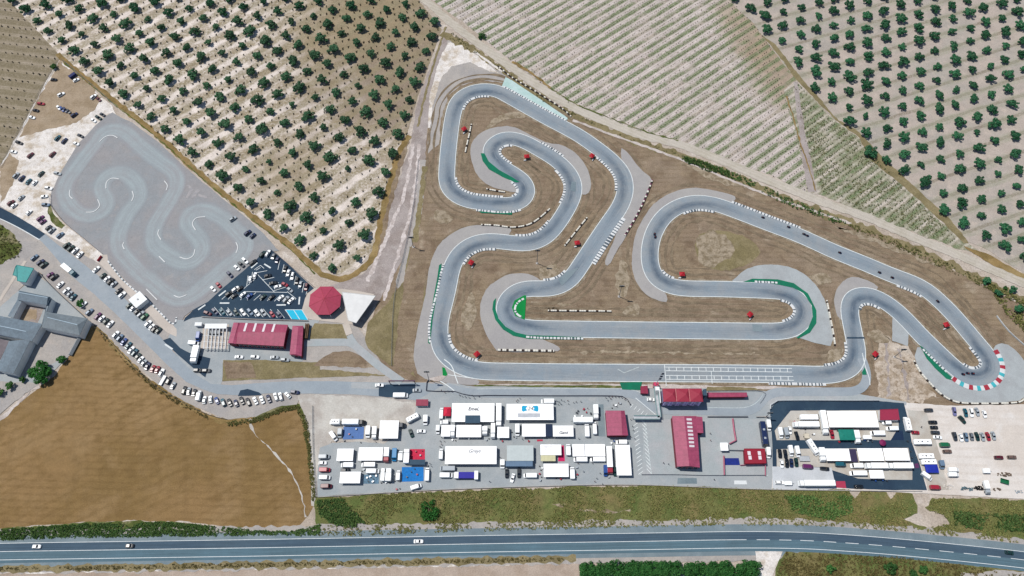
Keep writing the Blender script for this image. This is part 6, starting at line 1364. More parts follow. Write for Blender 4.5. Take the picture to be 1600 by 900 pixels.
# ================================================================== WALLS, FENCES, BARRIERS
M_fence = plain('dark_fence', C(96, 98, 112), .6, .4); M_fencel = plain('pale_fence', C(206, 210, 212), .6, .4); M_wallp = plain('pale_wall', C(206, 200, 194), .85); M_wallpk = plain('pink_wall', C(196, 120, 140), .8)
def fence(px, label, h=1.3, mat=None, solid=False, step=3.0, zb=None, name='fence', cat='fence', w_=.12):
    P = catmull([Vector(G(*p)) for p in px], False, step); mat = mat or M_fence; zb = Z0-.1 if zb is None else zb
    e = empty(name, (P[0].x, P[0].y, zb)); props(e, label, cat); o0 = P[0]
    if solid:
        N_ = normals(P, False); g = MB()
        for i in range(len(P)-1):
            a, b_ = P[i]-o0, P[i+1]-o0; n0, n1 = N_[i]*w_, N_[i+1]*w_
            g.prism([(a.x-n0.x, a.y-n0.y), (b_.x-n1.x, b_.y-n1.y), (b_.x+n1.x, b_.y+n1.y), (a.x+n0.x, a.y+n0.y)], 0, h)
        g.obj('wall_body', mat, e)
        g = MB()
        for i in range(len(P)-1):
            a, b_ = P[i]-o0, P[i+1]-o0; g.bar((a.x, a.y, h+.04), (b_.x, b_.y, h+.04), w_*1.3, 0, 4)
        g.obj('coping', mat, e)
    else:
        g = MB()
        for i in range(len(P)-1):
            a, b_ = P[i]-o0, P[i+1]-o0
            for z in (h*.15, h*.5, h*.75, h): g.bar((a.x, a.y, z), (b_.x, b_.y, z), .035, 0, 4)
        g.obj('rails', mat, e)
        for k, p in enumerate(P[:100]): q = p-o0; g = MB(); g.bar((q.x, q.y, 0), (q.x, q.y, h+.05), .05, 0, 4); g.obj('post', mat, e)
    return e
fence([(710, 612), (722, 616), (740, 619), (760, 618.5), (860, 619), (940, 619), (972, 620), (980, 625), (985, 633)], 'dark pit lane fence with people leaning on it above the left paddock', 1.0, M_fence, True, w_=.07)
fence([(670, 594), (667, 598), (666, 611), (682, 612), (710, 612)], 'low dark wall round the floodlight mast by the pit entry', .9, M_fence, True, w_=.07)
fence([(1105, 652), (1168, 652)], 'dark wall along the top of the concrete yard, left piece', 1.1, M_fence, True, w_=.09)
fence([(1181, 652), (1200, 652)], 'short wall at the top right of the concrete yard', 1.2, M_wallp, True)
fence([(1106, 613), (1105, 611.5), (1180, 611), (1190, 612), (1196, 616), (1192, 624), (1187, 630)], 'curved rail round the end of the pit lane loop', 1.0, M_metal)
fence([(1144, 655), (1146, 672), (1149, 689), (1139, 694)], 'pink wall with a bend in the concrete yard', 1.3, M_wallpk, True, w_=.25)
fence([(1130, 713), (1130.5, 729), (1131, 743)], 'pink and white wall left of the blue tarpaulin', 1.3, M_wallpk, True, w_=.2)
fence([(1137, 704), (1162, 704.5)], 'grey wall between the white kiosk and the small red hut', 1.2, M_wallg, True)
fence([(1156, 727.5), (1195, 727.5), (1195, 744)], 'red wall round the foot of the small red hut', 1.1, M_wallpk, True)
fence([(1002, 742), (1050, 742), (1100, 743), (1195, 743)], 'thin dark rail along the bottom of the concrete yard', 1.0, M_fence)
fence([(1203, 640), (1203, 634), (1214, 627), (1330, 626.5), (1372, 626.5)], 'white wall along the top of the right paddock', 1.2, M_fencel, True, w_=.2)
fence([(1194, 652), (1204, 652)], 'short white rail at the right paddock entrance', 1.1, M_fencel)
fence([(316, 496), (400, 500), (482, 502)], 'low wall between car park and red buildings', .9, M_wallp, True)
fence([(424, 391), (450, 413), (492, 450)], 'dark rail along the upper right side of the car park', 1.1, M_fence)
fence([(97, 94), (125, 117), (160, 147), (182, 168)], 'wire fence between the corner triangle and the orchard verge', 1.5, M_metal)
fence([(90, 98), (70, 132), (45, 180), (20, 226), (2, 262)], 'wire fence left of the sandy parking ground', 1.5, M_metal)
fence([(62, 427), (85, 452), (140, 503)], 'farm boundary wall behind the row of parked cars', 1.2, M_wallg, True)
fence([(80, 305), (80, 320), (100, 347), (130, 372), (160, 397)], 'dark wire fence along the lower left side of the kart lot', 1.3, M_fence)
fence([(140, 504), (172, 533), (215, 579), (250, 608), (290, 631), (325, 648), (356, 656)], 'low rail between the parked cars and the stubble field', .8, M_metal)
fence([(489, 635), (490, 700), (495, 777)], 'wire fence on the left edge of the left paddock', 1.3, M_metal)
fence([(497, 777), (560, 773), (700, 765), (900, 758.5), (1000, 758), (1200, 765), (1440, 768)], 'low kerb wall along the bottom of the paddocks', .5, M_wallp, True)
fence([(654, 250), (645, 330), (632, 395), (616, 470), (612, 572)], 'wire fence along the brown strip left of the circuit', 1.3, M_metal)
fence([(1556, 494), (1575, 518), (1605, 545)], 'white and dark barrier right of the far bend', .9, M_fencel, True)
fence([(153.5, 409), (159.5, 401)], 'short red barrier at the corner of the kart lot', 1.1, plain('red_barrier', C(160, 30, 50), .6), True, w_=.3, name='barrier', cat='barrier')
# steel footbridge
for px, lab in (([(1024, 602), (1026.5, 625), (1030, 652)], 'raised pale steel walkway running down beside race control'), ([(1031, 652.5), (1010, 652.5), (990, 652.5)], 'raised teal steel walkway crossing the pit lane loop')):
    P = [Vector(G(*p, 3.0)) for p in px]; o0 = P[0]; e = empty('footbridge', (o0.x, o0.y, 0)); props(e, lab, 'footbridge')
    g = MB()
    for i in range(len(P)-1):
        a, b_ = P[i]-o0, P[i+1]-o0; n_ = Vector((-(b_-a).y, (b_-a).x)).normalized()*.9; g.prism([(a.x-n_.x, a.y-n_.y), (b_.x-n_.x, b_.y-n_.y), (b_.x+n_.x, b_.y+n_.y), (a.x+n_.x, a.y+n_.y)], 2.8, 3.0)
    g.obj('deck', M_alu, e)
    for s in (-1, 1):
        g = MB()
        for i in range(len(P)-1):
            a, b_ = P[i]-o0, P[i+1]-o0; n_ = Vector((-(b_-a).y, (b_-a).x)).normalized()*.9*s
            for z in (3.0, 3.5, 4.1): g.bar((a.x+n_.x, a.y+n_.y, z), (b_.x+n_.x, b_.y+n_.y, z), .06, 0, 4)
        g.obj('railing', plain('teal_steel', C(120, 160, 160), .5) if 'teal_steel' not in bpy.data.materials else bpy.data.materials['teal_steel'], e)
    for i in range(len(P)):
        a = P[i]-o0; g = MB(); g.bar((a.x, a.y, 0), (a.x, a.y, 2.8), .15); g.obj('column', M_metal, e)
# gate gantry over the entrance road
a = Vector(G(609, 600, 0)); b_ = Vector(G(650, 600, 0)); e = empty('entrance_gantry', (a.x, a.y, 0)); props(e, 'dark beam gantry with two posts over the road at the gate', 'gantry'); d = b_-a
g = MB(); g.box(0, -.25, 4.6, d.x, .25, 5.2); g.obj('beam', plain('plum_beam', C(86, 48, 80), .6), e)
for x in (.3, d.x-.3): g = MB(); g.bar((x, 0, 0), (x, 0, 4.6), .2); g.obj('post', M_under, e)
a, w_, d = rect(650, 624, 669, 634, 2.4); e = empty('ticket_booth', (a.x, a.y, Z0)); props(e, 'small flat red booth at the paddock gate', 'booth')
g = MB(); g.box(-w_/2+.2, -d/2+.2, 0, w_/2-.2, d/2-.2, 2.0); g.obj('wall', M_wallw, e); g = MB(); g.box(-w_/2, -d/2, 2.0, w_/2, d/2, 2.2); g.obj('roof', M_redN, e); g = MB(); g.box(-w_/2+.6, -d/2+.16, .9, w_/2-.6, -d/2+.2, 1.6); g.obj('window', M_win, e)
a, w_, d = rect(206, 459, 227, 477, 4.0); c0 = Vector(G(215.5, 468, 4)); dd = Vector(G(224, 476, 0))-Vector(G(190, 440, 0)); ang = math.atan2(dd.y, dd.x); e = empty('timing_hut', (c0.x, c0.y, Z0), ang); props(e, 'white square hut on the beige strip beside the kart lot', 'hut')
g = MB(); g.box(-3.4, -3.4, 0, 3.4, 3.4, 3.7); g.obj('wall', M_wallw, e); g = MB(); g.box(-3.6, -3.6, 3.7, 3.6, 3.6, 3.85); g.obj('roof', M_wallw, e); g = MB(); g.box(-.4, -.4, 3.85, .4, .4, 4.1); g.obj('roof_vent', M_metal, e); g = MB(); g.box(-2, -3.46, 1.2, 2, -3.4, 2.6); g.obj('window', M_win, e)
# floodlight masts
def mast(px, py, h, label):
    a = G(px, py); e = empty('floodlight_mast', (a[0], a[1], 0)); props(e, label, 'floodlight', 'floodlight masts round the circuit')
    g = MB(); g.bar((0, 0, 0), (0, 0, h), .22, 0, 8, .1); g.obj('pole', M_metal, e); g = MB(); g.box(-1.3, -.12, h-.6, 1.3, .12, h-.3); g.box(-1.3, -.12, h-1.5, 1.3, .12, h-1.2); g.obj('crossbar', M_metal, e)
    for x in (-1.1, -.35, .35, 1.1):
        for z in (h-.45, h-1.35): g = MB(); g.box(x-.25, -.35, z-.22, x+.25, -.12, z+.22); g.obj('lamp', M_under, e)
    g = MB(); g.box(-.6, -.6, 0, .6, .6, .35); g.obj('footing', M_wallp, e)
for m_ in ((670.5, 594, 14, 'tall floodlight mast at the pit entry by the gate'), (839, 411.5, 16, 'tall floodlight mast in the grass above the green apex'), (967, 463.5, 14, 'tall floodlight mast in the grass above the inner straight'), (646, 386, 12, 'floodlight mast on the pale dirt tracks left of the circuit'), (1397, 558, 12, 'floodlight mast between the two right-hand hairpins'), (1196, 652, 9, 'shorter floodlight mast by the navy coach')): mast(*m_)
a = G(1023.5, 603.5); e = empty('banner_mast', (a[0], a[1], 0)); props(e, 'tall mast with dark flags beside race control', 'mast')
g = MB(); g.bar((0, 0, 0), (0, 0, 20), .2, 0, 8, .1); g.obj('pole', M_fencel, e)
for z in (10.5, 14, 18): g = MB(); g.box(.1, -.1, z, 1.3, .1, z+2.0); g.obj('flag', M_navycl, e)
g = MB(); g.box(-1.2, -1, 0, 1.2, 1, 3.5); g.obj('base_box', plain('pink_box', C(206, 60, 100), .7), e)
# marshal posts
mp = None
for x, y, lab in ((725, 201, 'inside the top left bend of the circuit'), (823, 244, 'between the two nested loops at the top'), (925, 243, 'left of the diagonal leading to the upper right bend'), (902, 379, 'beside the white and dark tyre barrier at centre'), (736, 410, 'inside the bend at the middle left'), (1066, 428, 'inside the bottom left corner of the big loop'), (1172, 491, 'in the grass strip above the inner straight'), (1368, 553, 'below the upper right hairpin, left of the pale dirt'), (1479, 507, 'in the narrow grass wedge before the far hairpin'), (745, 553, 'inside the lower left corner of the circuit')):
    a = G(x, y, 2.2)
    e = empty('marshal_post', (a[0], a[1], zl(3)), rc.uniform(0, 1.5)); props(e, 'little red marshal shelter '+lab, 'marshal post', 'red marshal shelters')
    g = MB(); g.loft([[(-1.5, -1.3, 2.1), (1.5, -1.3, 2.1), (1.5, 1.3, 2.1), (-1.5, 1.3, 2.1)], [(-.15, -.15, 2.8), (.15, -.15, 2.8), (.15, .15, 2.8), (-.15, .15, 2.8)]]); g.obj('canopy', plain('red_shelter', C(176, 24, 40), .7) if 'red_shelter' not in bpy.data.materials else bpy.data.materials['red_shelter'], e)
    for sx in (-1, 1):
        for sy in (-1, 1): g = MB(); g.bar((sx*1.4, sy*1.2, 0), (sx*1.4, sy*1.2, 2.1), .05, 0, 4); g.obj('leg', M_alu, e)
    g = MB(); g.box(-2.0, -1.9, 0, -.6, -1.5, .9); g.obj('white_board', M_wallw, e)
# tyre barriers
M_tw = plain('white_tyre_cover', C(232, 228, 216), .8); M_td = plain('dark_tyre_pack', C(60, 50, 48), .9); M_tr = plain('plum_tyre_cover', C(120, 60, 90), .8)
def tyres(px, label, seq=(0, 1, 0, 0), wd=.75, blk=1.15, h=.8):
    P = catmull([Vector(G(*p)) for p in px], False, blk); o0 = P[0]; g = MB(); 
    for i in range(len(P)-1):
        a, b_ = P[i]-o0, P[i+1]-o0; d_ = (b_-a); n_ = Vector((-d_.y, d_.x)).normalized()*wd/2; b2 = a+d_*.9; mi = seq[i % len(seq)]
        g.prism([(a.x-n_.x, a.y-n_.y), (b2.x-n_.x, b2.y-n_.y), (b2.x+n_.x, b2.y+n_.y), (a.x+n_.x, a.y+n_.y)], 0, h*(1 if mi == 0 else .85), mi)
    o = g.obj('tyre_barrier', [M_tw, M_td, M_tr]); o.location = (o0.x, o0.y, zl(8)); props(o, label, 'tyre barrier', 'tyre barriers round the circuit')
tyres([(736.5, 195), (733, 212), (730, 225), (727, 239)], 'short tyre barrier inside the top left bend')
tyres([(760, 296), (775, 299), (789, 301)], 'short tyre barrier below the nested loops')
tyres([(752, 352), (775, 353), (800, 356), (825, 352), (842, 342), (859, 327)], 'long curved tyre barrier between the two loops at upper left')
tyres([(917, 341), (900, 362), (882, 385)], 'straight tyre barrier above the centre marshal shelter')
tyres([(1019, 282), (1010, 305), (996, 335), (976, 369)], 'long plum, white and dark tyre barrier on the grey run-off tongue', (2, 0, 1), .9)
tyres([(856, 486), (905, 486.5), (955, 487)], 'straight tyre barrier in the grass above the inner straight')
tyres([(778, 547.5), (866, 549)], 'straight tyre barrier below the green painted corner', (0, 0, 1), 1.1)
tyres([(1291, 470), (1296, 495), (1301, 520), (1304, 541)], 'tyre barrier right of the green painted hairpin')
tyres([(1427, 564), (1437, 582), (1450, 597), (1470, 617), (1495, 629), (1540, 631), (1590, 629), (1604, 620)], 'long curved tyre barrier below the far hairpin')
tyres([(778, 104), (800, 122), (840, 146), (880, 172), (892, 183)], 'dark tyre barrier behind the mint painted strip', (1, 1, 0), .8)
# heaps and odds at the right edge
def heap(px, py, rx, ry, h, mat, label, name, cat, n=26, cw=False):
    a = G(px, py); g = MB(); r2 = random.Random(int(px))
    for k in range(n):
        t = r2.uniform(0, 6.28); rr = math.sqrt(r2.random()); x, y = math.cos(t)*rr*rx, math.sin(t)*rr*ry; z = h*(1-rr)*.9; s = r2.uniform(.25, .6)
        P_ = [(x+math.cos(q*1.257+t)*s*r2.uniform(.7, 1.3), y+math.sin(q*1.257+t)*s*r2.uniform(.7, 1.3)) for q in range(5)]
        g.prism(P_, 0, z+r2.uniform(.15, .45), 0, [(x+(p[0]-x)*.5, y+(p[1]-y)*.5) for p in P_])
    o = g.obj(name, mat); o.location = (a[0], a[1], Z0); props(o, label, cat)
heap(1569, 742, 3.6, 1.1, 1.2, plain('rubble_brown', C(120, 104, 92), .9, var=.3), 'brown heap of rubble on the pale gravel lot', 'rubble_heap', 'heap')
heap(1510, 764, 3.2, 1.0, 1.0, plain('junk_teal', C(96, 120, 130), .8, var=.35), 'grey-blue junk heap at the bottom edge of the gravel lot', 'junk_heap', 'heap')
heap(1528, 763, 2.4, 1.2, 1.5, M_tyre, 'dark heap of old tyres at the bottom edge of the gravel lot', 'tyre_heap', 'heap')
heap(1557, 765, 1.8, .7, .7, plain('junk_brown', C(110, 96, 84), .9, var=.3), 'small brown pile at the bottom edge of the gravel lot', 'debris_pile', 'heap', 12)
heap(1480, 760, 2.6, 1.2, .5, M_sand, 'whitish spoil pile right of the red van', 'spoil_pile', 'heap', 18)
heap(1592, 768, 2.2, .8, .9, PM['silver'], 'silvery scrap pile at the bottom right corner', 'scrap_pile', 'heap', 14)
a = G(1569.5, 752, 1.2); e = empty('waste_skip', (a[0], a[1], Z0), -.3); props(e, 'green waste skip below the brown heap of rubble', 'skip')
g = MB(); g.prism([(-1.5, -.9), (1.5, -.9), (1.5, .9), (-1.5, .9)], 0, .15, 0, None)
for s in (-1, 1): g.prism([(-1.5, s*.9-.05), (1.5, s*.9-.05), (1.5, s*.9+.05), (-1.5, s*.9+.05)], .15, 1.2, 0, [(-2.0, s*1.05-.05), (2.0, s*1.05-.05), (2.0, s*1.05+.05), (-2.0, s*1.05+.05)])
for s in (-1, 1): g.prism([(s*1.5-.05, -.85), (s*1.5+.05, -.85), (s*1.5+.05, .85), (s*1.5-.05, .85)], .15, 1.2, 0, [(s*2-.05, -1), (s*2+.05, -1), (s*2+.05, 1), (s*2-.05, 1)])
g.obj('bin_body', PM['green'], e)
e = make_truck(6.2, 2.2, 2.6, cab=2.0, cabmat=PM['silver']); e.name = 'lorry'; place(e, 1542, 761.5, 75, None, 2); props(e, 'small silver lorry beside the heap of old tyres', 'lorry')

# ================================================================== TREES AND PLANTS
M_olive = leafm('olive_leaves', C(34, 78, 52), C(58, 104, 68), C(100, 134, 98))
M_oliver = leafm('grove_leaves', C(28, 86, 56), C(46, 108, 70), C(86, 136, 94))
M_bush = leafm('bush_leaves', C(34, 84, 36), C(58, 104, 44), C(92, 128, 66))
M_hedge = leafm('hedge_leaves', C(28, 84, 34), C(46, 108, 44), C(84, 136, 66))
M_pine = leafm('big_tree_leaves', C(26, 84, 30), C(46, 110, 40), C(72, 136, 56))
M_bark = plain('bark', C(96, 84, 70), .95)
def leaf_cloud(rnd, lobes, n, size, flat=.75):
    """many small bent leaf tufts spread through a set of lobes (x,y,z,r)"""
    mb = MB(); tot = sum(l[3]**2 for l in lobes)
    for (lx, ly, lz, r) in lobes:
        for _ in range(int(n*r*r/tot)):
            u = Vector((rnd.gauss(0, 1), rnd.gauss(0, 1), rnd.gauss(0, 1)*flat)).normalized(); rr = r*(.55+.5*rnd.random()**.6)
            c = Vector((lx, ly, lz))+Vector((u.x*rr, u.y*rr, u.z*rr*.8))
            if c.z < .5: continue
            nrm = (u+Vector((rnd.uniform(-.7, .7), rnd.uniform(-.7, .7), rnd.uniform(.0, .9)))).normalized()
            t = nrm.orthogonal().normalized(); b_ = nrm.cross(t); a = rnd.uniform(0, 6.28); t, b_ = t*math.cos(a)+b_*math.sin(a), b_*math.cos(a)-t*math.sin(a)
            s = size*rnd.uniform(.6, 1.4)
            mb.poly([c+t*s, c+b_*s*.55+nrm*s*.12, c-t*s*.8, c-b_*s*.6-nrm*s*.1])
    return mb
def tree_meshes(seed, R, Hh, mat, n=620, lob=7, size=.42, name='crown'):
    rnd = random.Random(seed); L = [(0, 0, Hh*.62, R*.62)]
    for k in range(lob):
        a = k*6.283/lob+rnd.uniform(-.35, .35); q = R*rnd.uniform(.4, .88); L.append((math.cos(a)*q, math.sin(a)*q, Hh*rnd.uniform(.38, .74), R*rnd.uniform(.18, .42)))
    cm = leaf_cloud(rnd, L, n, size).mesh(name, [mat], fix=False)
    tb = MB(); tb.bar((0, 0, -.1), (.05, .05, Hh*.32), R*.1, 0, 7, R*.075)
    for k in range(4):
        a = k*1.57+rnd.uniform(-.4, .4); tb.bar((.05, .05, Hh*.28), (math.cos(a)*R*.5, math.sin(a)*R*.5, Hh*.6), R*.06, 0, 5, R*.025)
    return cm, tb.mesh('trunk', [M_bark])
def inpoly(x, y, P):
    c = False; n = len(P)
    for i in range(n):
        x1, y1 = P[i]; x2, y2 = P[i-1]
        if (y1 > y) != (y2 > y) and x < (x2-x1)*(y-y1)/(y2-y1)+x1: c = not c
    return c
def Pj(X, Y, z=0.0):
    dz = z-H; yc = Y*CT+dz*ST; zc = -Y*ST+dz*CT
    return (800+F*X/-zc, 450-F*yc/-zc)
def solve(A, B):      # tiny least squares (normal equations)
    n = len(A[0]); M = [[sum(r[i]*r[j] for r in A) for j in range(n)]+[sum(r[i]*b[k] for r, b in zip(A, B)) for k in (0, 1)] for i in range(n)]
    for i in range(n):
        p = max(range(i, n), key=lambda r: abs(M[r][i])); M[i], M[p] = M[p], M[i]
        M[i] = [v/M[i][i] for v in M[i]]
        for r in range(n):
            if r != i: f = M[r][i]; M[r] = [a-f*b for a, b in zip(M[r], M[i])]
    return [M[i][n:] for i in range(n)]
OBS = [(i, 0, x/4, y/4) for i, (x, y) in enumerate([(155, 70), (235, 120), (305, 185), (370, 247), (445, 307), (520, 372), (600, 443), (683, 510), (770, 580), (855, 650), (945, 728), (1035, 805), (1135, 885)])]
OBS += [(i, 1, x/4, y/4) for i, (x, y) in enumerate([(285, 30), (365, 90), (433, 152), (507, 215), (585, 275), (665, 335), (752, 397), (825, 465), (915, 532), (1003, 612), (1097, 687), (1187, 762), (1280, 845)])]
OBS += [(22, 0, 516, 419), (22, 1, 557, 406), (21, 0, 490, 394), (20, 0, 460, 372), (21, 2, 571, 369), (17, 6, 610, 236), (16, 7, 620, 210), (15, 8, 631, 182), (11, 12, 666, 79)]
def basis(i, j): return [1, i, j, i*i, i*j, j*j]
XL = solve([basis(i, j) for i, j, x, y in OBS], [G(x, y, 2.4) for i, j, x, y in OBS])
def latL(i, j): b = basis(i, j); return tuple(sum(b[k]*XL[k][c] for k in range(6)) for c in (0, 1))
def latR(i, j): return (221.08-2.470*i+11.981*j, 369.35-12.049*i+4.244*j)
rt = random.Random(11)
TL = [tree_meshes(40+k, 3.1, 4.3, M_olive, 900) for k in range(6)]; TR = [tree_meshes(60+k, 3.3, 4.6, M_oliver, 900, lob=6) for k in range(7)]
def put_tree(name, ms, x, y, sc, label, cat, group, z=.03, gaps=None):
    e = empty(name, (x, y, z), rt.uniform(0, 6.28)); e.scale = (sc*rt.uniform(.88, 1.12), sc*rt.uniform(.88, 1.12), sc)
    link('crown', ms[0], e); link('trunk', ms[1], e); props(e, label, cat, group); return e
def inset_ok(px, py, poly, m=6):
    return inpoly(px, py, poly) and -m < px < 1600+m and -m < py < 900
cand = []
for i in range(-6, 30):
    for j in range(-4, 24):
        x, y = latL(i, j); x += rt.uniform(-.8, .8); y += rt.uniform(-.8, .8)
        px, py = Pj(x, y, 2.4)
        if inset_ok(px, py, POLY_ORCHL) and rt.random() > .012:
            cand.append((x, y, px, py, 'L'))
for i in range(-6, 24):
    for j in range(-8, 14):
        x, y = latR(i, j); x += rt.uniform(-.9, .9); y += rt.uniform(-.9, .9); px, py = Pj(x, y, 2.4)
        if inset_ok(px, py, POLY_ORCHR) and inset_ok(px-6, py+7, POLY_ORCHR, 14): cand.append((x, y, px, py, 'R'))
cand.sort(key=lambda c: -c[3])
print('orchard trees', len([c for c in cand if c[4] == 'L']), len([c for c in cand if c[4] == 'R']))
far_mb = []
for n, (x, y, px, py, s) in enumerate(cand):
    sc = rt.uniform(.84, 1.24)*(.74 if rt.random() < .1 else 1)*(1.04 if s == 'L' else .97)
    if n < 330:
        if s == 'L': put_tree('olive_tree', rt.choice(TL), x, y, sc, 'round dark olive tree on the whitish banded soil left of the circuit', 'olive tree', 'olive trees of the left orchard')
        else: put_tree('olive_tree', rt.choice(TR), x, y, sc, 'lobed green olive tree on the grey-brown soil at the upper right', 'olive tree', 'olive trees of the right orchard')
    else: far_mb.append((x, y, sc, s))
if far_mb:
    mb = MB()
    for x, y, sc, s in far_mb:
        m_ = rt.choice(TL if s == 'L' else TR)[0]; b0 = len(mb.v); a = rt.uniform(0, 6.28)
        for v in m_.vertices: mb.v.append((x+(v.co.x*math.cos(a)-v.co.y*math.sin(a))*sc, y+(v.co.x*math.sin(a)+v.co.y*math.cos(a))*sc, v.co.z*sc))
        for p in m_.polygons: mb.f.append(tuple(b0+i for i in p.vertices)); mb.m.append(0)
        b1 = len(mb.v); 
        mb.bar((x, y, 0), (x, y, 1.5*sc), .3)
    o = mb.obj('olive_trees', M_oliver, fix=False); props(o, 'the farthest olive trees along the top edge of the photo', 'olive trees', None, 'stuff')
# single trees and bushes
def tree(px, py, R, Hh, label, mat, n=700, name='tree', cat='tree', lob=7, size=.42, z=.1):
    ms = tree_meshes(int(px*7+py), R, Hh, mat, n, lob, size); x, y = G(px, py, Hh*.55); return put_tree(name, ms, x, y, 1, label, cat, None, z)
tree(62, 581, 6.0, 7.5, 'big spreading green tree between farm yard and stubble field', M_pine, 2600, lob=11, size=.5)
tree(96, 561, 2.4, 4.4, 'small round light green tree above the big farm tree', M_pine, 600)
tree(35.5, 592.5, 1.7, 3.4, 'small round tree left of the big farm tree', M_bush, 400)
tree(15.5, 602, 2.2, 3.8, 'round tree at the left end of the farm path', M_bush, 450)
tree(0, 613, 1.9, 3.4, 'round tree cut by the left edge of the photo', M_bush, 400)
tree(124, 474, 2.4, 3.6, 'low palm-like tree among the cars by the farm wall', M_pine, 500)
tree(84, 104, 2.2, 3.2, 'dark bush at the tip of the sandy corner triangle', M_bush, 450)
tree(1360, 237, 4.3, 5.0, 'large dark round tree on the border of the right orchard', M_oliver, 1300, lob=9)
tree(1542, 438, 2.6, 3.6, 'green tree below the dirt road near the right edge', M_oliver, 600)
tree(1561, 458, 2.3, 3.4, 'dark tree at the right edge, upper of a group below the road', M_oliver, 500)
tree(1583, 453, 2.3, 3.4, 'dark tree near the right edge, right of the group below the road', M_oliver, 500)
tree(1593, 482, 2.8, 4.0, 'dark tree at the right edge, lowest of the group below the road', M_oliver, 700)
tree(1297, 888, 2.3, 3.0, 'round green bush below the highway, left of four', M_bush, 500, 'bush', 'bush')
tree(1391, 888, 3.0, 3.0, 'wide dark bush below the highway, second of four', M_bush, 700, 'bush', 'bush')
tree(1428, 897, 2.0, 2.6, 'bush below the highway at the bottom edge, third of four', M_bush, 400, 'bush', 'bush')
tree(1443, 890, 2.0, 2.6, 'bush below the highway, rightmost of four', M_bush, 400, 'bush', 'bush')
tree(753, 56, 2.6, 2.6, 'dark scrubby bush beside the dirt road near the top', M_bush, 500, 'bush', 'bush')
tree(670, 798, 5.2, 2.2, 'bright green rounded bush in the middle of the roadside verge', M_pine, 1500, 'bush', 'bush', 10)
tree(1571, 450, 1.5, 2.2, 'tiny bush between the two upper trees at the right edge', M_bush, 250, 'bush', 'bush')
# hedge row below the highway
rh = random.Random(5); x0, y0 = G(908, 892, 2); x1, y1 = G(1186, 890, 2)
e = empty('hedge', ((x0+x1)/2, (y0+y1)/2, .1)); props(e, 'thick dark green hedge along the lower side of the highway', 'hedge')
lobes = [(rh.uniform(x0, x1)-(x0+x1)/2, rh.uniform(-3.1, 3.1), rh.uniform(1.6, 3.4), rh.uniform(1.0, 1.9)) for _ in range(330)]
leaf_cloud(rh, lobes, 30000, .45).obj('foliage', M_hedge, e, fix=False)
g = MB()
for k in range(34): xx = (k-16.5)/34*(x1-x0); g.bar((xx, 0, -.1), (xx, rh.uniform(-.5, .5), 2.2), .14, 0, 5)
g.obj('stems', M_bark, e)
# scrub and grass too many to count
def scatter(name, px, n, size, hgt, mat, label, seed=1, dens=None, z=.15, cat='scrub', leaves=7):
    P = [G(*p) for p in px]; X0, X1, Y0, Y1 = min(p[0] for p in P), max(p[0] for p in P), min(p[1] for p in P), max(p[1] for p in P); r = random.Random(seed); mb = MB(); k = 0; tries = 0
    while k < n and tries < n*30:
        tries += 1; x, y = r.uniform(X0, X1), r.uniform(Y0, Y1)
        if not inpoly(x, y, P): continue
        if mnoise.noise(Vector((x*.09, y*.09, seed))) < r.uniform(-.45, .35) - (dens or 0): continue
        k += 1; s = size*r.uniform(.5, 1.5)
        for _ in range(leaves):
            a = r.uniform(0, 6.28); el = r.uniform(.3, 1.2); d = Vector((math.cos(a)*math.cos(el), math.sin(a)*math.cos(el), math.sin(el))); c = Vector((x, y, z)); q = Vector((-d.y, d.x, 0)).normalized()*s*.3
            mb.poly([c-q, c+d*s*.7+q*.9+Vector((0, 0, hgt*.2)), c+d*s+Vector((0, 0, hgt*.35)), c+d*s*.6-q])
    o = mb.obj(name, mat, fix=False); props(o, label, cat, None, 'stuff'); return o
M_tuft = leafm('scrub_leaves', C(128, 132, 76), C(148, 138, 88), C(104, 122, 66)); M_tuftg = leafm('green_scrub_leaves', C(74, 114, 58), C(98, 128, 68), C(124, 142, 86)); M_dry = leafm('dry_scrub_leaves', C(120, 108, 64), C(104, 100, 56), C(146, 130, 88))
scatter('scrub', VERGE, 9000, .6, .5, M_tuft, 'olive green scrub covering the bank between paddock and highway', 2)
scatter('scrub', [(497, 782), (535, 780), (552, 800), (570, 815), (550, 826), (520, 818), (500, 806)], 500, .9, .8, M_tuftg, 'brighter green scrub at the left end of the bank', 3, .4)
scatter('scrub', [(1225, 775), (1330, 775), (1330, 800), (1300, 812), (1240, 800)], 500, .9, .9, M_tuftg, 'greener scrub patch on the bank below the long white lorry', 4, .2)
scatter('scrub', [(1490, 800), (1600, 805), (1600, 830), (1540, 828), (1490, 820)], 400, .9, .9, M_tuftg, 'greener scrub patch at the right end of the bank', 5, .2)
scatter('scrub', [(0, 828), (140, 818), (262, 816), (400, 829), (460, 830), (500, 820), (500, 836), (400, 836), (250, 838), (100, 840), (0, 844)], 2600, .7, .7, M_tuftg, 'dark green scrub strip between stubble field and highway', 6, .3)
scatter('scrub', [(0, 887), (400, 880), (900, 871), (900, 876), (400, 886), (0, 893)], 700, .5, .4, M_dry, 'scrub strip along the lower shoulder of the highway', 7, .3)
scatter('scrub', [(1228, 864), (1400, 870), (1600, 895), (1600, 905), (1210, 905)], 1200, .7, .5, M_dry, 'dry scrub in the lower right corner below the highway', 8, .2)
scatter('scrub', [(354, 660), (400, 653), (440, 638), (466, 633), (480, 655), (486, 700), (494, 782), (488, 784), (480, 700), (472, 660), (462, 640), (440, 644), (400, 660), (356, 666)], 700, .6, .5, M_tuft, 'green weeds along the edge of the stubble field', 9, .3)
scatter('scrub', [(150, 508), (172, 532), (215, 577), (250, 606), (290, 630), (325, 648), (325, 656), (290, 640), (245, 612), (210, 582), (165, 534)], 260, .5, .4, M_dry, 'weeds between the parked cars and the stubble field', 10, .2)
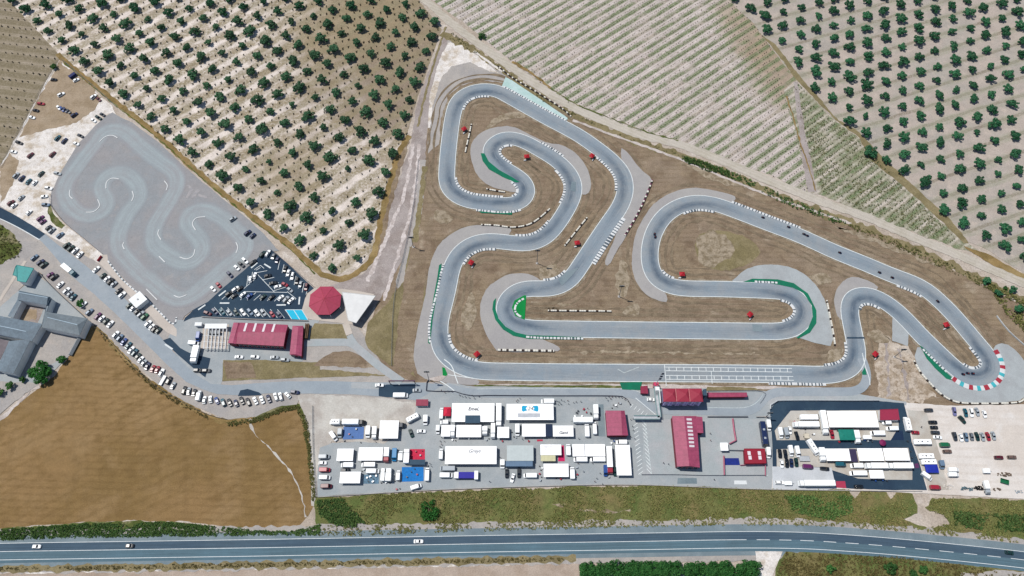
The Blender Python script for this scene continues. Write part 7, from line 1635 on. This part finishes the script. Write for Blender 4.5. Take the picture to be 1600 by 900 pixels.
scatter('scrub', [(700, 60), (740, 82), (790, 116), (850, 160), (900, 184), (980, 218), (1060, 245), (1060, 240), (980, 213), (900, 178), (850, 152), (790, 108), (740, 74), (705, 50)], 240, .5, .5, M_tuft, 'low scrub along the dirt road above the circuit', 11, .2)
scatter('scrub', [(1065, 243), (1130, 264), (1160, 276), (1250, 318), (1300, 335), (1320, 348), (1300, 348), (1240, 325), (1150, 282), (1090, 258), (1065, 250)], 330, .8, .8, M_tuftg, 'dense green scrub along the middle of the dirt road', 12, .3)
scatter('scrub', [(1068, 246), (1095, 252), (1140, 268), (1138, 276), (1100, 266), (1068, 252)], 200, .9, .9, M_tuftg, 'thick dark green scrub clump on the road verge above the big loop', 22, .5)
scatter('scrub', [(1320, 346), (1430, 388), (1510, 425), (1600, 470), (1600, 480), (1500, 432), (1420, 396), (1330, 358)], 420, .6, .6, M_tuft, 'olive scrub along the lower part of the dirt road', 13, .2)
scatter('scrub', [(0, 350), (20, 364), (36, 384), (30, 402), (0, 415)], 130, .7, .6, M_tuft, 'green thicket at the left edge below the access road', 14, .3)
scatter('scrub', [(1540, 440), (1600, 470), (1600, 520), (1570, 490)], 260, .8, .7, M_tuft, 'scrub at the right edge between road and far bend', 15, .1)
scatter('weeds', [(1240, 135), (1300, 190), (1345, 222), (1412, 296), (1478, 356), (1500, 385), (1425, 360), (1350, 330), (1285, 300), (1260, 230)], 1500, .4, .3, M_tuft, 'green weeds growing in the young vineyard by the right orchard', 16, 0)
# vines: one small plant beside another in long rows
def vines(name, px, origin, a, b_, na, nb, mat, label, s=.45, keep=.8, seed=1):
    P = [G(*p) for p in px]; r = random.Random(seed); mb = MB()
    for i in range(-na, na):
        for j in range(-nb, nb):
            if r.random() > keep: continue
            x = origin[0]+a[0]*i+b_[0]*j+r.uniform(-.25, .25); y = origin[1]+a[1]*i+b_[1]*j+r.uniform(-.25, .25)
            if not inpoly(x, y, P): continue
            for _ in range(4):
                t = r.uniform(0, 6.28); q = s*r.uniform(.6, 1.3); mb.poly([(x-q*.5*math.sin(t), y+q*.5*math.cos(t), .1), (x+q*.5*math.sin(t), y-q*.5*math.cos(t), .1), (x+q*math.cos(t), y+q*math.sin(t), .35+q*.8), (x+q*.2*math.cos(t), y+q*.6, .7*q+.2)])
            mb.bar((x, y, 0), (x, y, .6), .05, 0, 3)
    o = mb.obj(name, mat, fix=False); props(o, label, 'vines', None, 'stuff')
M_vl = leafm('vine_leaves', C(64, 78, 50), C(90, 92, 64), C(58, 70, 46)); M_vd = leafm('vine_wood', C(80, 72, 56), C(100, 88, 66), C(66, 76, 50))
VP = [(690, 0), (725, 36), (800, 98), (850, 133), (892, 163), (950, 186), (1000, 205), (1062, 219), (1125, 244), (1200, 273), (1262, 302), (1250, 225), (1230, 150), (1205, 75), (1178, 37), (1138, -6), (690, -6)]
nv = Vector((-DV[1], DV[0])); M_vrow = leafm('vine_row_leaves', C(84, 104, 60), C(110, 116, 80), C(72, 98, 54)); vines('vines', VP, G(950, 100), (DV[0]*1.9, DV[1]*1.9), (nv.x*2.92, nv.y*2.92), 130, 80, M_vd, 'rows of tiny vines on the pale vineyard soil', .42, .7, 3)
vines('vines', [(1245, 130), (1300, 190), (1345, 222), (1412, 296), (1478, 356), (1505, 385), (1425, 360), (1350, 330), (1285, 300), (1262, 230)], G(1350, 280), (DV[0]*1.5, DV[1]*1.5), (nv.x*2.92, nv.y*2.92), 60, 40, M_vrow, 'green rows of the young vineyard beside the right orchard', .5, .6, 5)
nt_ = Vector((-DT[1], DT[0])); vines('vines', [(-10, -6), (14, -6), (14, 2), (90, 88), (66, 130), (40, 180), (14, 228), (-10, 262)], G(40, 100), (DT[0]*4.2, DT[1]*4.2), (nt_.x*7, nt_.y*7), 40, 40, M_vd, 'young vines in rows in the upper left ploughed field', .75, .92, 4)
# young plants between the olive trees of the left orchard
mb = MB(); r = random.Random(8)
for i in range(-6, 30):
    for j in range(-4, 24):
        for (di, dj) in ((0, .35), (0, .68), (.5, .02), (.5, .35), (.5, .68)):
            x, y = latL(i+di, j+dj); px, py = Pj(x, y)
            if r.random() < .85 and inpoly(px, py, POLY_ORCHL) and -5 < px < 1605 and py > -5:
                x += r.uniform(-.5, .5); y += r.uniform(-.5, .5)
                for _ in range(6):
                    t = r.uniform(0, 6.28); q = r.uniform(.55, 1.2); mb.poly([(x-q*.4*math.sin(t), y+q*.4*math.cos(t), .1), (x+q*.4*math.sin(t), y-q*.4*math.cos(t), .1), (x+q*math.cos(t), y+q*math.sin(t), .3+q*.7), (x, y, .5+q*.6)])
                mb.bar((x, y, 0), (x, y, .8), .06, 0, 3)
props(mb.obj('young_vines', M_vd, fix=False), 'small brown vines planted between the trees of the left orchard', 'vines', None, 'stuff')
